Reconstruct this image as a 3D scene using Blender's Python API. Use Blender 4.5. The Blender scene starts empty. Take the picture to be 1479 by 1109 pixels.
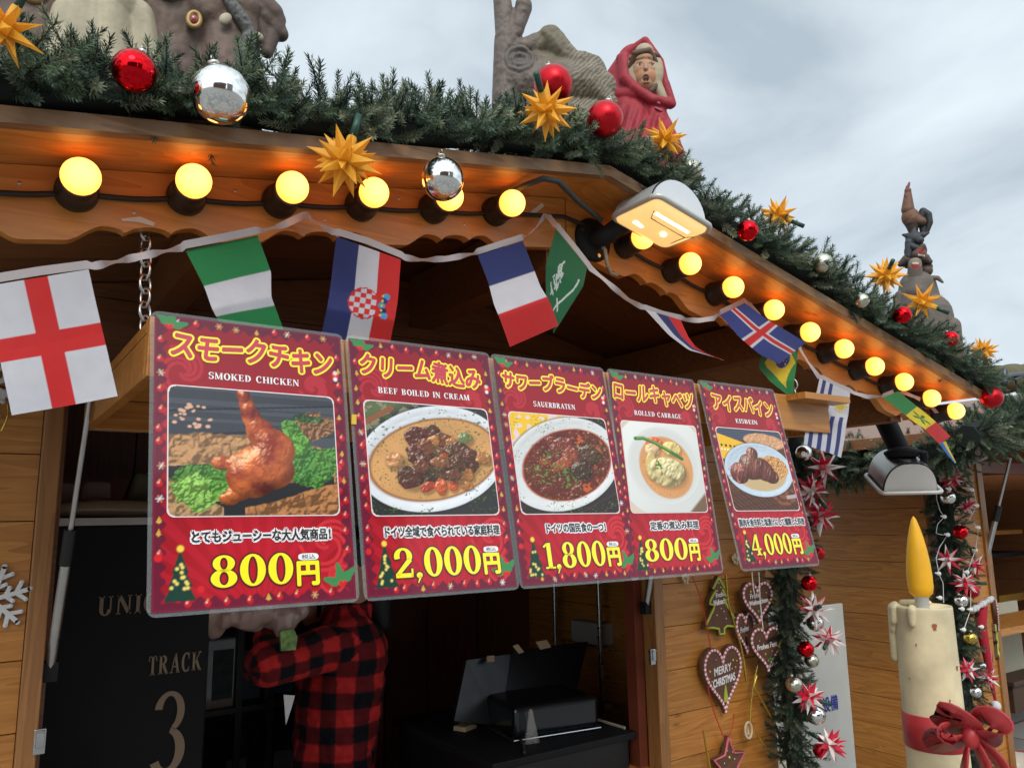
import bpy, bmesh, math, random
import numpy as np
from mathutils import Vector, Matrix
R = math.radians
random.seed(7); RNG = np.random.default_rng(7)
SC = bpy.context.scene; COL = SC.collection
V = Vector

# ------------------------------------------------------------------ camera
F_PX, CX, CY = 1120.0, 739.5, 554.5
_z = V((-100, 6455, -F_PX)).normalized()
_x = V((1640, -170, -F_PX)); _x = (_x - _z * _x.dot(_z)).normalized()
_y = _z.cross(_x)
ROT = Matrix((_x, _y, _z))                      # camera axes -> world axes
EYE = V((0, 0, 1.6))
cam = bpy.data.cameras.new('camera'); cam_o = bpy.data.objects.new('camera', cam); COL.objects.link(cam_o)
cam.sensor_width = 36; cam.lens = F_PX / 1479 * 36; cam.clip_start = 0.02; cam.clip_end = 500
cam_o.matrix_world = Matrix.Translation(EYE) @ ROT.to_4x4()
SC.camera = cam_o
def at(px, py, Y):
    """point of the plane y = Y that a photo pixel looks at"""
    d = ROT @ V((px - CX, -(py - CY), -F_PX))
    return EYE + d * (Y / d.y)

# ------------------------------------------------------------------ sky, sun, exposure
SUN_EL, SUN_AZ = 42.0, 205.0       # azimuth the light comes from, measured clockwise from +Y
w = bpy.data.worlds.new('World'); SC.world = w; w.use_nodes = True
nt = w.node_tree; N = nt.nodes; L = nt.links; N.clear()
out = N.new('ShaderNodeOutputWorld'); bg = N.new('ShaderNodeBackground'); bg.inputs['Strength'].default_value = 0.1
sky = N.new('ShaderNodeTexSky'); sky.sky_type = 'NISHITA'; sky.sun_disc = False
sky.sun_elevation = R(SUN_EL); sky.sun_rotation = R(SUN_AZ)
tc = N.new('ShaderNodeTexCoord'); mp = N.new('ShaderNodeMapping'); mp.inputs['Scale'].default_value = (1.0, 1.0, 1.9)
n1 = N.new('ShaderNodeTexNoise'); n1.inputs['Scale'].default_value = 2.3; n1.inputs['Detail'].default_value = 7; n1.inputs['Roughness'].default_value = .52
n1.inputs['Distortion'].default_value = .5
rp = N.new('ShaderNodeValToRGB')
rp.color_ramp.elements[0].position = .36; rp.color_ramp.elements[0].color = (4.1, 4.9, 5.5, 1)
rp.color_ramp.elements[1].position = .64; rp.color_ramp.elements[1].color = (7.3, 8.1, 8.6, 1)
e = rp.color_ramp.elements.new(.5); e.color = (6.0, 6.75, 7.3, 1)
mx = N.new('ShaderNodeMix'); mx.data_type = 'RGBA'; mx.inputs['Factor'].default_value = .9
# the overcast is brighter round the hidden sun
dt = N.new('ShaderNodeVectorMath'); dt.operation = 'DOT_PRODUCT'
sd = V((math.sin(R(SUN_AZ)) * math.cos(R(SUN_EL)), math.cos(R(SUN_AZ)) * math.cos(R(SUN_EL)), math.sin(R(SUN_EL))))
dt.inputs[1].default_value = sd
mr = N.new('ShaderNodeMapRange'); mr.inputs['From Min'].default_value = 0.2; mr.inputs['From Max'].default_value = 1
mr.inputs['To Min'].default_value = 1.0; mr.inputs['To Max'].default_value = 2.1
sc_ = N.new('ShaderNodeVectorMath'); sc_.operation = 'SCALE'
L.new(tc.outputs['Generated'], mp.inputs['Vector']); L.new(mp.outputs[0], n1.inputs['Vector'])
L.new(n1.outputs['Fac'], rp.inputs['Fac']); L.new(sky.outputs[0], mx.inputs['A']); L.new(rp.outputs[0], mx.inputs['B'])
L.new(tc.outputs['Generated'], dt.inputs[0]); L.new(dt.outputs['Value'], mr.inputs['Value'])
L.new(mx.outputs['Result'], sc_.inputs[0]); L.new(mr.outputs[0], sc_.inputs['Scale'])
L.new(sc_.outputs[0], bg.inputs['Color']); L.new(bg.outputs[0], out.inputs['Surface'])
sun = bpy.data.lights.new('sun', 'SUN'); sun_o = bpy.data.objects.new('sun', sun); COL.objects.link(sun_o)
sun.energy = 1.3; sun.angle = R(25); sun.color = (1, .95, .88)
sun_o.rotation_euler = sd.to_track_quat('Z', 'Y').to_euler()
vs = SC.view_settings; vs.view_transform = 'Standard'; vs.look = 'None'; vs.gamma = 1; vs.exposure = 0.3; vs.use_curve_mapping = False
SC.cycles.max_bounces = 6; SC.cycles.diffuse_bounces = 3; SC.cycles.glossy_bounces = 3
SC.cycles.transparent_max_bounces = 12; SC.cycles.sample_clamp_indirect = 4
SC.cycles.use_denoising = True

# ------------------------------------------------------------------ helpers
def lin(c):
    """sRGB 0-255 -> linear"""
    c = np.asarray(c, float) / 255.0
    return np.where(c <= .04045, c / 12.92, ((c + .055) / 1.055) ** 2.4)
ORG = {}
def org(o):
    return ORG.get(o.name, V((0, 0, 0))) if o else V((0, 0, 0))
def thing(name, label, cat, loc=(0, 0, 0), group=None):
    o = bpy.data.objects.new(name, None); COL.objects.link(o); o.empty_display_size = .05
    o.location = loc; ORG[o.name] = V(loc)
    o['label'] = label; o['category'] = cat
    if group: o['group'] = group
    return o
def tag(o, label, cat, group=None):
    o['label'] = label; o['category'] = cat
    if group: o['group'] = group
    return o
def link_mesh(name, me, mats, parent, origin, smooth=False):
    o = bpy.data.objects.new(name, me); COL.objects.link(o)
    for m in (mats if isinstance(mats, (list, tuple)) else [mats]): me.materials.append(m)
    if parent: o.parent = parent
    else: o.location = origin
    ORG[o.name] = V(origin)
    if smooth:
        me.polygons.foreach_set('use_smooth', [True] * len(me.polygons))
    me.update()
    return o
def rot_to(d):
    return V(d).to_track_quat('Z', 'Y').to_matrix()
class MB:
    def __init__(s): s.v = []; s.f = []; s.m = []; s.c = []; s.sm = []
    def add(s, vs_, fs, mi=0, tint=None, smooth=False):
        b = len(s.v); s.v += [tuple(p) for p in vs_]
        for f in fs: s.f.append([b + i for i in f]); s.m.append(mi); s.sm.append(smooth)
        s.c += [tint if tint is not None else 1.0] * len(vs_)
    def box(s, c, size, rot=None, mi=0, tint=None, taper=None):
        c = V(c); sx, sy, sz = [q / 2 for q in size]
        vs_ = []
        for z in (-1, 1):
            for x, y in ((-1, -1), (1, -1), (1, 1), (-1, 1)):
                t = taper if (taper and z > 0) else 1
                p = V((x * sx * t, y * sy * t, z * sz))
                vs_.append(c + (rot @ p if rot else p))
        s.add(vs_, [(3, 2, 1, 0), (4, 5, 6, 7), (0, 1, 5, 4), (1, 2, 6, 5), (2, 3, 7, 6), (3, 0, 4, 7)], mi, tint)
    def bbox(s, a, b, mi=0, tint=None):
        a = V(a); b = V(b)
        s.box((a + b) / 2, [abs(b[i] - a[i]) for i in range(3)], None, mi, tint)
    def hexa(s, p, mi=0, tint=None):
        """8 corners, bottom ring then top ring"""
        s.add(p, [(3, 2, 1, 0), (4, 5, 6, 7), (0, 1, 5, 4), (1, 2, 6, 5), (2, 3, 7, 6), (3, 0, 4, 7)], mi, tint)
    def prism(s, poly, ex, mi=0, tint=None, smooth=False, cap=True):
        """polygon of 3-D points pushed along ex"""
        n = len(poly); ex = V(ex)
        vs_ = [V(p) for p in poly] + [V(p) + ex for p in poly]
        fs = [(i, (i + 1) % n, n + (i + 1) % n, n + i) for i in range(n)]
        s.add(vs_, fs, mi, tint, smooth)
        if cap: s.add(vs_, [tuple(range(n))[::-1], tuple(range(n, 2 * n))], mi, tint)
    def tube(s, pts, r, n=8, mi=0, tint=None, cap=True, flat=None):
        pts = [V(p) for p in pts]; rs = r if isinstance(r, (list, tuple)) else [r] * len(pts)
        vs_ = []; up = None
        for i, p in enumerate(pts):
            d = (pts[min(i + 1, len(pts) - 1)] - pts[max(i - 1, 0)])
            d = d.normalized() if d.length > 1e-9 else V((0, 0, 1))
            if up is None:
                up = V((0, 0, 1)) if abs(d.z) < .9 else V((1, 0, 0))
            a = d.cross(up)
            a = a.normalized() if a.length > 1e-6 else d.orthogonal().normalized()
            b = a.cross(d).normalized(); up = b
            for k in range(n):
                t = 2 * math.pi * k / n
                vs_.append(p + (a * math.cos(t) + b * math.sin(t) * (flat or 1)) * rs[i])
        fs = []
        for i in range(len(pts) - 1):
            for k in range(n):
                fs.append((i * n + k, i * n + (k + 1) % n, (i + 1) * n + (k + 1) % n, (i + 1) * n + k))
        s.add(vs_, fs, mi, tint, True)
        if cap: s.add(vs_, [tuple(range(n))[::-1], tuple(range((len(pts) - 1) * n, len(pts) * n))], mi, tint)
    def lathe(s, prof, c=(0, 0, 0), axis=(0, 0, 1), n=24, mi=0, tint=None):
        """prof: list of (radius, height along axis)"""
        m = rot_to(axis); c = V(c); vs_ = []
        for r_, h in prof:
            for k in range(n):
                t = 2 * math.pi * k / n
                vs_.append(c + m @ V((r_ * math.cos(t), r_ * math.sin(t), h)))
        fs = []
        for i in range(len(prof) - 1):
            for k in range(n):
                fs.append((i * n + k, i * n + (k + 1) % n, (i + 1) * n + (k + 1) % n, (i + 1) * n + k))
        s.add(vs_, fs, mi, tint, True)
    def ball(s, c, r, n=16, mi=0, tint=None, rot=None):
        r = V(r) if hasattr(r, '__len__') else V((r, r, r)); c = V(c); vs_ = []; m = n // 2
        for i in range(m + 1):
            a = math.pi * i / m
            for k in range(n):
                t = 2 * math.pi * k / n
                p = V((r.x * math.sin(a) * math.cos(t), r.y * math.sin(a) * math.sin(t), -r.z * math.cos(a)))
                vs_.append(c + (rot @ p if rot else p))
        fs = [(i * n + k, i * n + (k + 1) % n, (i + 1) * n + (k + 1) % n, (i + 1) * n + k) for i in range(m) for k in range(n)]
        s.add(vs_, fs, mi, tint, True)
    def mesh(s, name, o):
        me = bpy.data.meshes.new(name)
        me.from_pydata([(p[0] - o.x, p[1] - o.y, p[2] - o.z) for p in s.v], [], s.f)
        me.polygons.foreach_set('material_index', s.m); me.polygons.foreach_set('use_smooth', s.sm)
        if True:
            ca = me.color_attributes.new('Col', 'FLOAT_COLOR', 'POINT')
            arr = np.ones((len(s.v), 4), np.float32)
            for i, t in enumerate(s.c):
                arr[i, :3] = t
            ca.data.foreach_set('color', arr.ravel())
        me.validate(clean_customdata=False); me.update()
        return me
    def build(s, name, mats, parent=None, origin=None):
        if parent: o = org(parent)
        elif origin is not None: o = V(origin)
        else:
            a = np.array(s.v); lo, hi = a.min(0), a.max(0)
            o = V(((lo[0] + hi[0]) / 2, (lo[1] + hi[1]) / 2, lo[2]))
        me = s.mesh(name, o)
        return link_mesh(name, me, mats, parent, o)
def bevel(o, wdt=.003, seg=2):
    m = o.modifiers.new('bevel', 'BEVEL'); m.width = wdt; m.segments = seg; m.limit_method = 'ANGLE'; m.angle_limit = R(40)
    return o
def dup(root, loc, rot=None, scale=None, label=None):
    r = root.copy(); COL.objects.link(r); r.location = loc
    if rot is not None: r.rotation_euler = rot
    if scale is not None: r.scale = (scale,) * 3
    if label: r['label'] = label
    for ch in list(root.children):
        c = ch.copy(); COL.objects.link(c); c.parent = r
        for g in ch.children:
            d = g.copy(); COL.objects.link(d); d.parent = c
    return r
def fused(mb, voxel, smooth=4, disp=None):
    """one continuous skin over overlapping volumes"""
    me = mb.mesh('tmp', V((0, 0, 0))); o = bpy.data.objects.new('tmp', me); COL.objects.link(o)
    m = o.modifiers.new('r', 'REMESH'); m.mode = 'VOXEL'; m.voxel_size = voxel; m.use_smooth_shade = True
    m = o.modifiers.new('s', 'SMOOTH'); m.iterations = smooth; m.factor = .5
    bpy.context.view_layer.update()
    dg = bpy.context.evaluated_depsgraph_get()
    res = bpy.data.meshes.new_from_object(o.evaluated_get(dg), preserve_all_data_layers=False, depsgraph=dg)
    bpy.data.objects.remove(o); res.materials.clear()
    return res
def mverts(me):
    a = np.empty(len(me.vertices) * 3, np.float32); me.vertices.foreach_get('co', a); return a.reshape(-1, 3)
def mset(me, a):
    me.vertices.foreach_set('co', np.ascontiguousarray(a, np.float32).ravel()); me.update()
def mcol(me, rgb):
    ca = me.color_attributes.new('Col', 'FLOAT_COLOR', 'POINT')
    arr = np.ones((len(me.vertices), 4), np.float32); arr[:, :3] = rgb; ca.data.foreach_set('color', arr.ravel())
def skin_obj(name, me, mats, parent, smooth=True):
    a = mverts(me)
    if parent and parent.get('category') == 'roof figure':      # figures stand on the roof boards, not through them
        xs_ = np.clip(a[:, 0], XL, XR); rz_ = np.where(xs_ < XA, 2.085 + .18 * xs_, 2.519 - .23 * xs_) + .089; a[:, 2] = np.maximum(a[:, 2], rz_)
    o = org(parent) if parent else V(((a[:, 0].min() + a[:, 0].max()) / 2, (a[:, 1].min() + a[:, 1].max()) / 2, a[:, 2].min()))
    mset(me, a - np.array(o)); return link_mesh(name, me, mats, parent, o, smooth)

# ------------------------------------------------------------------ materials
def mat(name, col=(.5, .5, .5), rough=.5, metal=0.0, coat=0.0, var=0.0, vscale=8.0, bump=0.0, bscale=60.0, vc=False,
        emit=None, estr=0.0, trans=0.0, sss=0.0, spec=.5, alpha=1.0, sheen=0.0, ior=1.45):
    m = bpy.data.materials.new(name); m.use_nodes = True; t = m.node_tree; n = t.nodes; l = t.links
    b = n['Principled BSDF']; b.inputs['Roughness'].default_value = rough; b.inputs['Metallic'].default_value = metal
    b.inputs['Coat Weight'].default_value = coat; b.inputs['Coat Roughness'].default_value = .08
    b.inputs['Specular IOR Level'].default_value = spec; b.inputs['Transmission Weight'].default_value = trans
    b.inputs['IOR'].default_value = ior; b.inputs['Alpha'].default_value = alpha
    b.inputs['Sheen Weight'].default_value = sheen
    if sss: b.inputs['Subsurface Weight'].default_value = sss; b.inputs['Subsurface Radius'].default_value = (.01, .006, .003)
    if emit: b.inputs['Emission Color'].default_value = (*emit, 1); b.inputs['Emission Strength'].default_value = estr
    src = None
    if vc:
        a = n.new('ShaderNodeVertexColor'); a.layer_name = 'Col'; src = a.outputs['Color']
        mm = n.new('ShaderNodeMix'); mm.data_type = 'RGBA'; mm.blend_type = 'MULTIPLY'; mm.inputs['Factor'].default_value = 1
        l.new(src, mm.inputs['A']); mm.inputs['B'].default_value = (*col, 1); src = mm.outputs['Result']
    co = n.new('ShaderNodeTexCoord')
    if var:
        z = n.new('ShaderNodeTexNoise'); z.inputs['Scale'].default_value = vscale; z.inputs['Detail'].default_value = 6
        l.new(co.outputs['Object'], z.inputs['Vector'])
        r_ = n.new('ShaderNodeMapRange'); r_.inputs['From Min'].default_value = .25; r_.inputs['From Max'].default_value = .75
        r_.inputs['To Min'].default_value = 1 - var; r_.inputs['To Max'].default_value = 1 + var
        l.new(z.outputs['Fac'], r_.inputs['Value'])
        mm = n.new('ShaderNodeVectorMath'); mm.operation = 'SCALE'
        if src: l.new(src, mm.inputs[0])
        else: mm.inputs[0].default_value = col
        l.new(r_.outputs[0], mm.inputs['Scale']); src = mm.outputs[0]
        r2 = n.new('ShaderNodeMapRange'); r2.inputs['To Min'].default_value = max(0, rough - .12); r2.inputs['To Max'].default_value = min(1, rough + .12)
        l.new(z.outputs['Fac'], r2.inputs['Value']); l.new(r2.outputs[0], b.inputs['Roughness'])
    if src: l.new(src, b.inputs['Base Color'])
    else: b.inputs['Base Color'].default_value = (*col, 1)
    if bump:
        z = n.new('ShaderNodeTexNoise'); z.inputs['Scale'].default_value = bscale; z.inputs['Detail'].default_value = 5
        l.new(co.outputs['Object'], z.inputs['Vector'])
        bp = n.new('ShaderNodeBump'); bp.inputs['Strength'].default_value = bump; bp.inputs['Distance'].default_value = .004
        l.new(z.outputs['Fac'], bp.inputs['Height']); l.new(bp.outputs[0], b.inputs['Normal'])
    return m
def wood(name, c1, c2, axis='X', rough=.45, knots=True, coat=.15, vc=True, grain=1.0, slope=0.0):
    """varnished softwood: growth rings stretched along the board, streaks, knots"""
    m = bpy.data.materials.new(name); m.use_nodes = True; t = m.node_tree; n = t.nodes; l = t.links
    b = n['Principled BSDF']; b.inputs['Roughness'].default_value = rough; b.inputs['Coat Weight'].default_value = coat; b.inputs['Coat Roughness'].default_value = .25
    co = n.new('ShaderNodeTexCoord'); mp_ = n.new('ShaderNodeMapping')
    s = {'X': (.7, 9, 9), 'Y': (9, .7, 9), 'Z': (9, 9, .7)}[axis]
    mp_.inputs['Scale'].default_value = s
    if slope: mp_.inputs['Rotation'].default_value = (0, slope, 0)
    l.new(co.outputs['Object'], mp_.inputs['Vector'])
    warp = n.new('ShaderNodeTexNoise'); warp.inputs['Scale'].default_value = 1.6; warp.inputs['Detail'].default_value = 2
    l.new(mp_.outputs[0], warp.inputs['Vector'])
    rings = n.new('ShaderNodeMath'); rings.operation = 'MULTIPLY'; rings.inputs[1].default_value = 9 * grain
    l.new(warp.outputs['Fac'], rings.inputs[0])
    fr = n.new('ShaderNodeMath'); fr.operation = 'FRACT'; l.new(rings.outputs[0], fr.inputs[0])
    streak = n.new('ShaderNodeTexNoise'); streak.inputs['Scale'].default_value = 11; streak.inputs['Detail'].default_value = 6; streak.inputs['Roughness'].default_value = .65
    l.new(mp_.outputs[0], streak.inputs['Vector'])
    mixf = n.new('ShaderNodeMath'); mixf.operation = 'MULTIPLY_ADD'; mixf.inputs[1].default_value = .32; l.new(fr.outputs[0], mixf.inputs[0])
    sm = n.new('ShaderNodeMath'); sm.operation = 'MULTIPLY'; sm.inputs[1].default_value = .8; l.new(streak.outputs['Fac'], sm.inputs[0]); l.new(sm.outputs[0], mixf.inputs[2])
    ramp = n.new('ShaderNodeValToRGB'); ramp.color_ramp.elements[0].position = .2; ramp.color_ramp.elements[1].position = .85
    ramp.color_ramp.elements[0].color = (*c1, 1); ramp.color_ramp.elements[1].color = (*c2, 1)
    l.new(mixf.outputs[0], ramp.inputs['Fac']); src = ramp.outputs['Color']
    if knots:
        mk = n.new('ShaderNodeMapping'); mk.inputs['Scale'].default_value = {'X': (2.2, 6, 6), 'Y': (6, 2.2, 6), 'Z': (6, 6, 2.2)}[axis]
        if slope: mk.inputs['Rotation'].default_value = (0, slope, 0)
        l.new(co.outputs['Object'], mk.inputs['Vector'])
        vo = n.new('ShaderNodeTexVoronoi'); vo.inputs['Scale'].default_value = 1.5; vo.inputs['Randomness'].default_value = 1
        l.new(mk.outputs[0], vo.inputs['Vector'])
        kr = n.new('ShaderNodeMapRange'); kr.inputs['From Min'].default_value = .03; kr.inputs['From Max'].default_value = .085
        kr.inputs['To Min'].default_value = .45; kr.inputs['To Max'].default_value = 1; l.new(vo.outputs['Distance'], kr.inputs['Value'])
        k2 = n.new('ShaderNodeVectorMath'); k2.operation = 'SCALE'; l.new(src, k2.inputs[0]); l.new(kr.outputs[0], k2.inputs['Scale']); src = k2.outputs[0]
    if vc:
        a = n.new('ShaderNodeVertexColor'); a.layer_name = 'Col'
        mm = n.new('ShaderNodeMix'); mm.data_type = 'RGBA'; mm.blend_type = 'MULTIPLY'; mm.inputs['Factor'].default_value = 1
        l.new(src, mm.inputs['A']); l.new(a.outputs['Color'], mm.inputs['B']); src = mm.outputs['Result']
    l.new(src, b.inputs['Base Color'])
    bp = n.new('ShaderNodeBump'); bp.inputs['Strength'].default_value = .25; bp.inputs['Distance'].default_value = .0015
    l.new(mixf.outputs[0], bp.inputs['Height']); l.new(bp.outputs[0], b.inputs['Normal'])
    return m
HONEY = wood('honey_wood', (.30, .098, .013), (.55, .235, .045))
HONEY_Y = wood('honey_wood_deep', (.30, .098, .013), (.55, .235, .045), 'Y')
HONEY_V = wood('honey_wood_upright', (.20, .075, .018), (.36, .16, .045), 'Z')
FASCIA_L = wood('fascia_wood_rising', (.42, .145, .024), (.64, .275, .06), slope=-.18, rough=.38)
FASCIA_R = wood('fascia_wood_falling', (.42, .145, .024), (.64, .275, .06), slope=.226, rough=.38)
TRIM = wood('weathered_trim', (.16, .08, .035), (.30, .16, .07), coat=0)
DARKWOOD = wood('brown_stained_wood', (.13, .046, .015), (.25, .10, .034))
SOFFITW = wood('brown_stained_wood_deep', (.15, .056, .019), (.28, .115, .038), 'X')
REDWOOD = mat('red_brown_paint', (.16, .035, .015), .45, var=.2)
BLACKP = mat('black_plastic', (.012, .012, .013), .35, var=.2, vscale=20)
BLACKM = mat('black_matte', (.011, .011, .012), .65, var=.15, spec=.25)
BLACKGLOSS = mat('black_gloss', (.008, .009, .011), .12, coat=.5)
CABLE = mat('black_cable', (.02, .018, .016), .5)
STEEL = mat('steel', (.55, .55, .54), .28, metal=1, var=.1, vscale=30)
ALU = mat('brushed_aluminium', (.50, .49, .47), .38, metal=1, var=.12, vscale=25)
WHITEP = mat('white_plastic', (.75, .74, .72), .4)
VC = mat('painted', (1, 1, 1), .6, vc=True)
VCS = mat('painted_statue', (1, 1, 1), .62, vc=True, var=.16, vscale=22, bump=.5, bscale=55)
PRINT = mat('glossy_print', (1, 1, 1), .5, vc=True, coat=.6, spec=.2, bump=.35, bscale=6)
CLOTH = mat('thin_flag_cloth', (1, 1, 1), .75, vc=True, sheen=.2, bump=.9, bscale=13, var=.05, vscale=40)
def thin_cloth(m, amt=.35):
    t = m.node_tree; b = t.nodes['Principled BSDF']; o = t.nodes['Material Output']
    tr = t.nodes.new('ShaderNodeBsdfTranslucent'); mxs = t.nodes.new('ShaderNodeMixShader'); mxs.inputs[0].default_value = amt
    src = b.inputs['Base Color'].links[0].from_socket if b.inputs['Base Color'].links else None
    if src: t.links.new(src, tr.inputs['Color'])
    else: tr.inputs['Color'].default_value = b.inputs['Base Color'].default_value
    t.links.new(b.outputs[0], mxs.inputs[1]); t.links.new(tr.outputs[0], mxs.inputs[2]); t.links.new(mxs.outputs[0], o.inputs[0])
thin_cloth(CLOTH, .3)

# ------------------------------------------------------------------ ground
g = MB(); g.add([(-60, -60, 0), (60, -60, 0), (60, 60, 0), (-60, 60, 0)], [(0, 1, 2, 3)])
PAVE = mat('paving', (.27, .26, .24), .8, var=.15, vscale=3); _t = PAVE.node_tree; _b = _t.nodes.new('ShaderNodeTexBrick'); _c = _t.nodes.new('ShaderNodeTexCoord')
_b.inputs['Scale'].default_value = 1.0; _b.inputs['Brick Width'].default_value = .6; _b.inputs['Row Height'].default_value = .6; _b.inputs['Mortar Size'].default_value = .012
_b.inputs['Color1'].default_value = (.30, .29, .27, 1); _b.inputs['Color2'].default_value = (.17, .17, .17, 1); _b.inputs['Mortar'].default_value = (.07, .07, .07, 1)
_t.links.new(_c.outputs['Object'], _b.inputs['Vector']); _t.links.new(_b.outputs['Color'], _t.nodes['Principled BSDF'].inputs['Base Color'])
ground = g.build('ground', PAVE, origin=(0, 0, 0)); ground['kind'] = 'structure'

# ------------------------------------------------------------------ the near hut
XA = 1.058
def GL(x): return 2.085 + .18 * x if x < XA else 2.519 - .23 * x        # line the bulbs sit on
def SF(x): return GL(x) + .042                                            # soffit
YW, YB, YT = 2.0, 1.30, 1.15        # front wall, bargeboard, roof edge
XL, XR = -.5, 2.62
hut = thing('market_hut', 'near wooden market stall with low gable hung with bulbs, flags and menu posters', 'market hut', (1.06, YW, 0), 'market huts')
def scallop(x):
    s = ((x - .056) / .285) % 1.0
    if s > .5: s = 1 - s
    if s < .10: h = 0
    elif s < .27: u = (s - .10) / .17; h = .023 * u * u * (3 - 2 * u)
    elif s < .385: h = .009 + .014 * math.sqrt(max(0, 1 - ((s - .27) / .115) ** 2))
    else: h = .009 + .014 * math.sqrt(max(0, 1 - ((s - .5) / .115) ** 2))
    return h
def barge(x0, x1, plain, m):
    n = int((x1 - x0) / .004); mb = MB(); pts = []
    xs = [x0 + (x1 - x0) * i / n for i in range(n + 1)]
    f, b = [], []
    vs_ = []
    for x in xs:
        lo = GL(x) - .075 + (0 if plain(x) else scallop(x))
        vs_ += [(x, YB, lo), (x, YB, SF(x) - .001), (x, YB + .022, lo), (x, YB + .022, SF(x) - .001)]
    fs = []
    for i in range(n):
        a, c = 4 * i, 4 * i + 4
        fs += [(a, c, c + 1, a + 1), (a + 2, a + 3, c + 3, c + 2), (a, a + 2, c + 2, c)]
    fs += [(0, 1, 3, 2), (4 * n, 4 * n + 2, 4 * n + 3, 4 * n + 1)]
    mb.add(vs_, fs); return mb.build('bargeboard', m, hut)
barge(XL, XA - .0015, lambda x: x > .945, FASCIA_L)
barge(XA + .0015, XR - .03, lambda x: x < 1.16, FASCIA_R)
for x0, x1, m in ((XL, XA, FASCIA_L), (XA, XR, FASCIA_R)):
    # soffit board: underside between roof edge and bargeboard, and on past it
    mb = MB(); mb.hexa([(x0, YT + .016, SF(x0)), (x1, YT + .016, SF(x1)), (x1, YB + .022, SF(x1)), (x0, YB + .022, SF(x0)),
                        (x0, YT + .016, SF(x0) + .016), (x1, YT + .016, SF(x1) + .016), (x1, YB + .022, SF(x1) + .016), (x0, YB + .022, SF(x0) + .016)])
    mb.build('soffit_board', m, hut)
    mb = MB(); mb.hexa([(x0, YT - .004, SF(x0) - .006), (x1, YT - .004, SF(x1) - .006), (x1, YT + .016, SF(x1) - .006), (x0, YT + .016, SF(x0) - .006),
                        (x0, YT - .004, SF(x0) + .018), (x1, YT - .004, SF(x1) + .018), (x1, YT + .016, SF(x1) + .018), (x0, YT + .016, SF(x0) + .018)])
    mb.build('edge_trim', TRIM, hut)
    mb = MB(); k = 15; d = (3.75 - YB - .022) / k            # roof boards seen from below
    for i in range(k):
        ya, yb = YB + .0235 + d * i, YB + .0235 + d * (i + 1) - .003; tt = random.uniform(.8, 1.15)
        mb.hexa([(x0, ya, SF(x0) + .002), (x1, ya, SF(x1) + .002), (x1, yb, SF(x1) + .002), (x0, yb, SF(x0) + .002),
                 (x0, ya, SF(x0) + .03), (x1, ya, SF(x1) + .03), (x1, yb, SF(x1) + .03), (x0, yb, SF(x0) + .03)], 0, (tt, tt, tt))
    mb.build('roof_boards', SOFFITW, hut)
    mb = MB(); mb.hexa([(x0, YT + .10, SF(x0) + .032), (x1, YT + .10, SF(x1) + .032), (x1, 3.76, SF(x1) + .032), (x0, 3.76, SF(x0) + .032),
                        (x0, YT + .10, SF(x0) + .045), (x1, YT + .10, SF(x1) + .045), (x1, 3.76, SF(x1) + .045), (x0, 3.76, SF(x0) + .045)])
    mb.build('roof', mat('roof_felt', (.05, .05, .055), .9), hut)
for xc, wd, hg in ((XA, .07, .15), (.33, .06, .11), (1.80, .06, .11), (-.30, .06, .11), (2.42, .06, .11)):
    mb = MB(); mb.bbox((xc - wd / 2, YB + .03, min(SF(xc - wd / 2), SF(xc + wd / 2)) - hg), (xc + wd / 2, YW - .004, min(SF(xc - wd / 2), SF(xc + wd / 2)) - .002))
    mb.build('roof_beam', SOFFITW, hut)
def planks(x0, x1, y, z0, z1, h, m, name, parent, top=None, thick=.02, axis='x', lo=.86, hi=1.12):
    """horizontal tongue-and-groove boards, each a slightly different tone"""
    mb = MB(); z = z0
    while z < z1 - .01:
        zt = min(z + h, z1) - .0025; tt = random.uniform(lo, hi); tint = (tt, tt * random.uniform(.97, 1.02), tt * random.uniform(.93, 1.03))
        if axis == 'x':
            if top:      # cut under the gable
                xa, xb = x0, x1
                cand = [x0 + (x1 - x0) * i / 200 for i in range(201)]
                ok = [x for x in cand if top(x) > z + .01]
                if not ok: z += h; continue
                xa, xb = ok[0], ok[-1]
                za, zb = min(zt, top(xa)), min(zt, top(xb))
                mid = (xa + xb) / 2
                poly = [(xa, y, z), (xb, y, z), (xb, y, zb)]
                if xa < XA < xb: poly += [(x, y, min(zt, top(x))) for x in [xb - (xb - xa) * i / 12 for i in range(1, 12)]]
                poly += [(xa, y, za)]
                mb.prism(poly, (0, thick, 0), 0, tint)
            else: mb.bbox((x0, y, z), (x1, y + thick, zt), 0, tint)
        else: mb.bbox((y, x0, z), (y + thick, x1, zt), 0, tint)
        z += h
    return mb.build(name, m, parent)
planks(-.39, .118, YW, .02, 1.965, .1447, HONEY, 'wall_panel', hut)
planks(2.008, 2.58, YW, .065, 1.965, .1447, HONEY, 'wall_panel', hut)
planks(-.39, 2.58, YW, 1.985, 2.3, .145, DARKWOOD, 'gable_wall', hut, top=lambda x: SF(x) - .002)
mb = MB(); mb.bbox((-.39, YW - .012, 1.967), (2.58, YW + .03, 1.984)); mb.build('lintel', DARKWOOD, hut)
for a, b in ((.1195, .158), (1.963, 2.0065)):
    mb = MB(); mb.bbox((a, YW - .012, .02), (b, YW + .05, 1.966)); bevel(mb.build('door_post', HONEY_V, hut), .003)
mb = MB(); mb.bbox((1.925, YW + .052, .02), (1.962, YW + .10, 1.96)); mb.build('jamb', REDWOOD, hut)
mb = MB(); mb.bbox((.159, YW + .052, .02), (.17, YW + .10, 1.96)); mb.build('jamb', DARKWOOD, hut)
planks(.17, 1.962, YW + .01, .02, .74, .145, HONEY, 'front_wall', hut)
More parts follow.
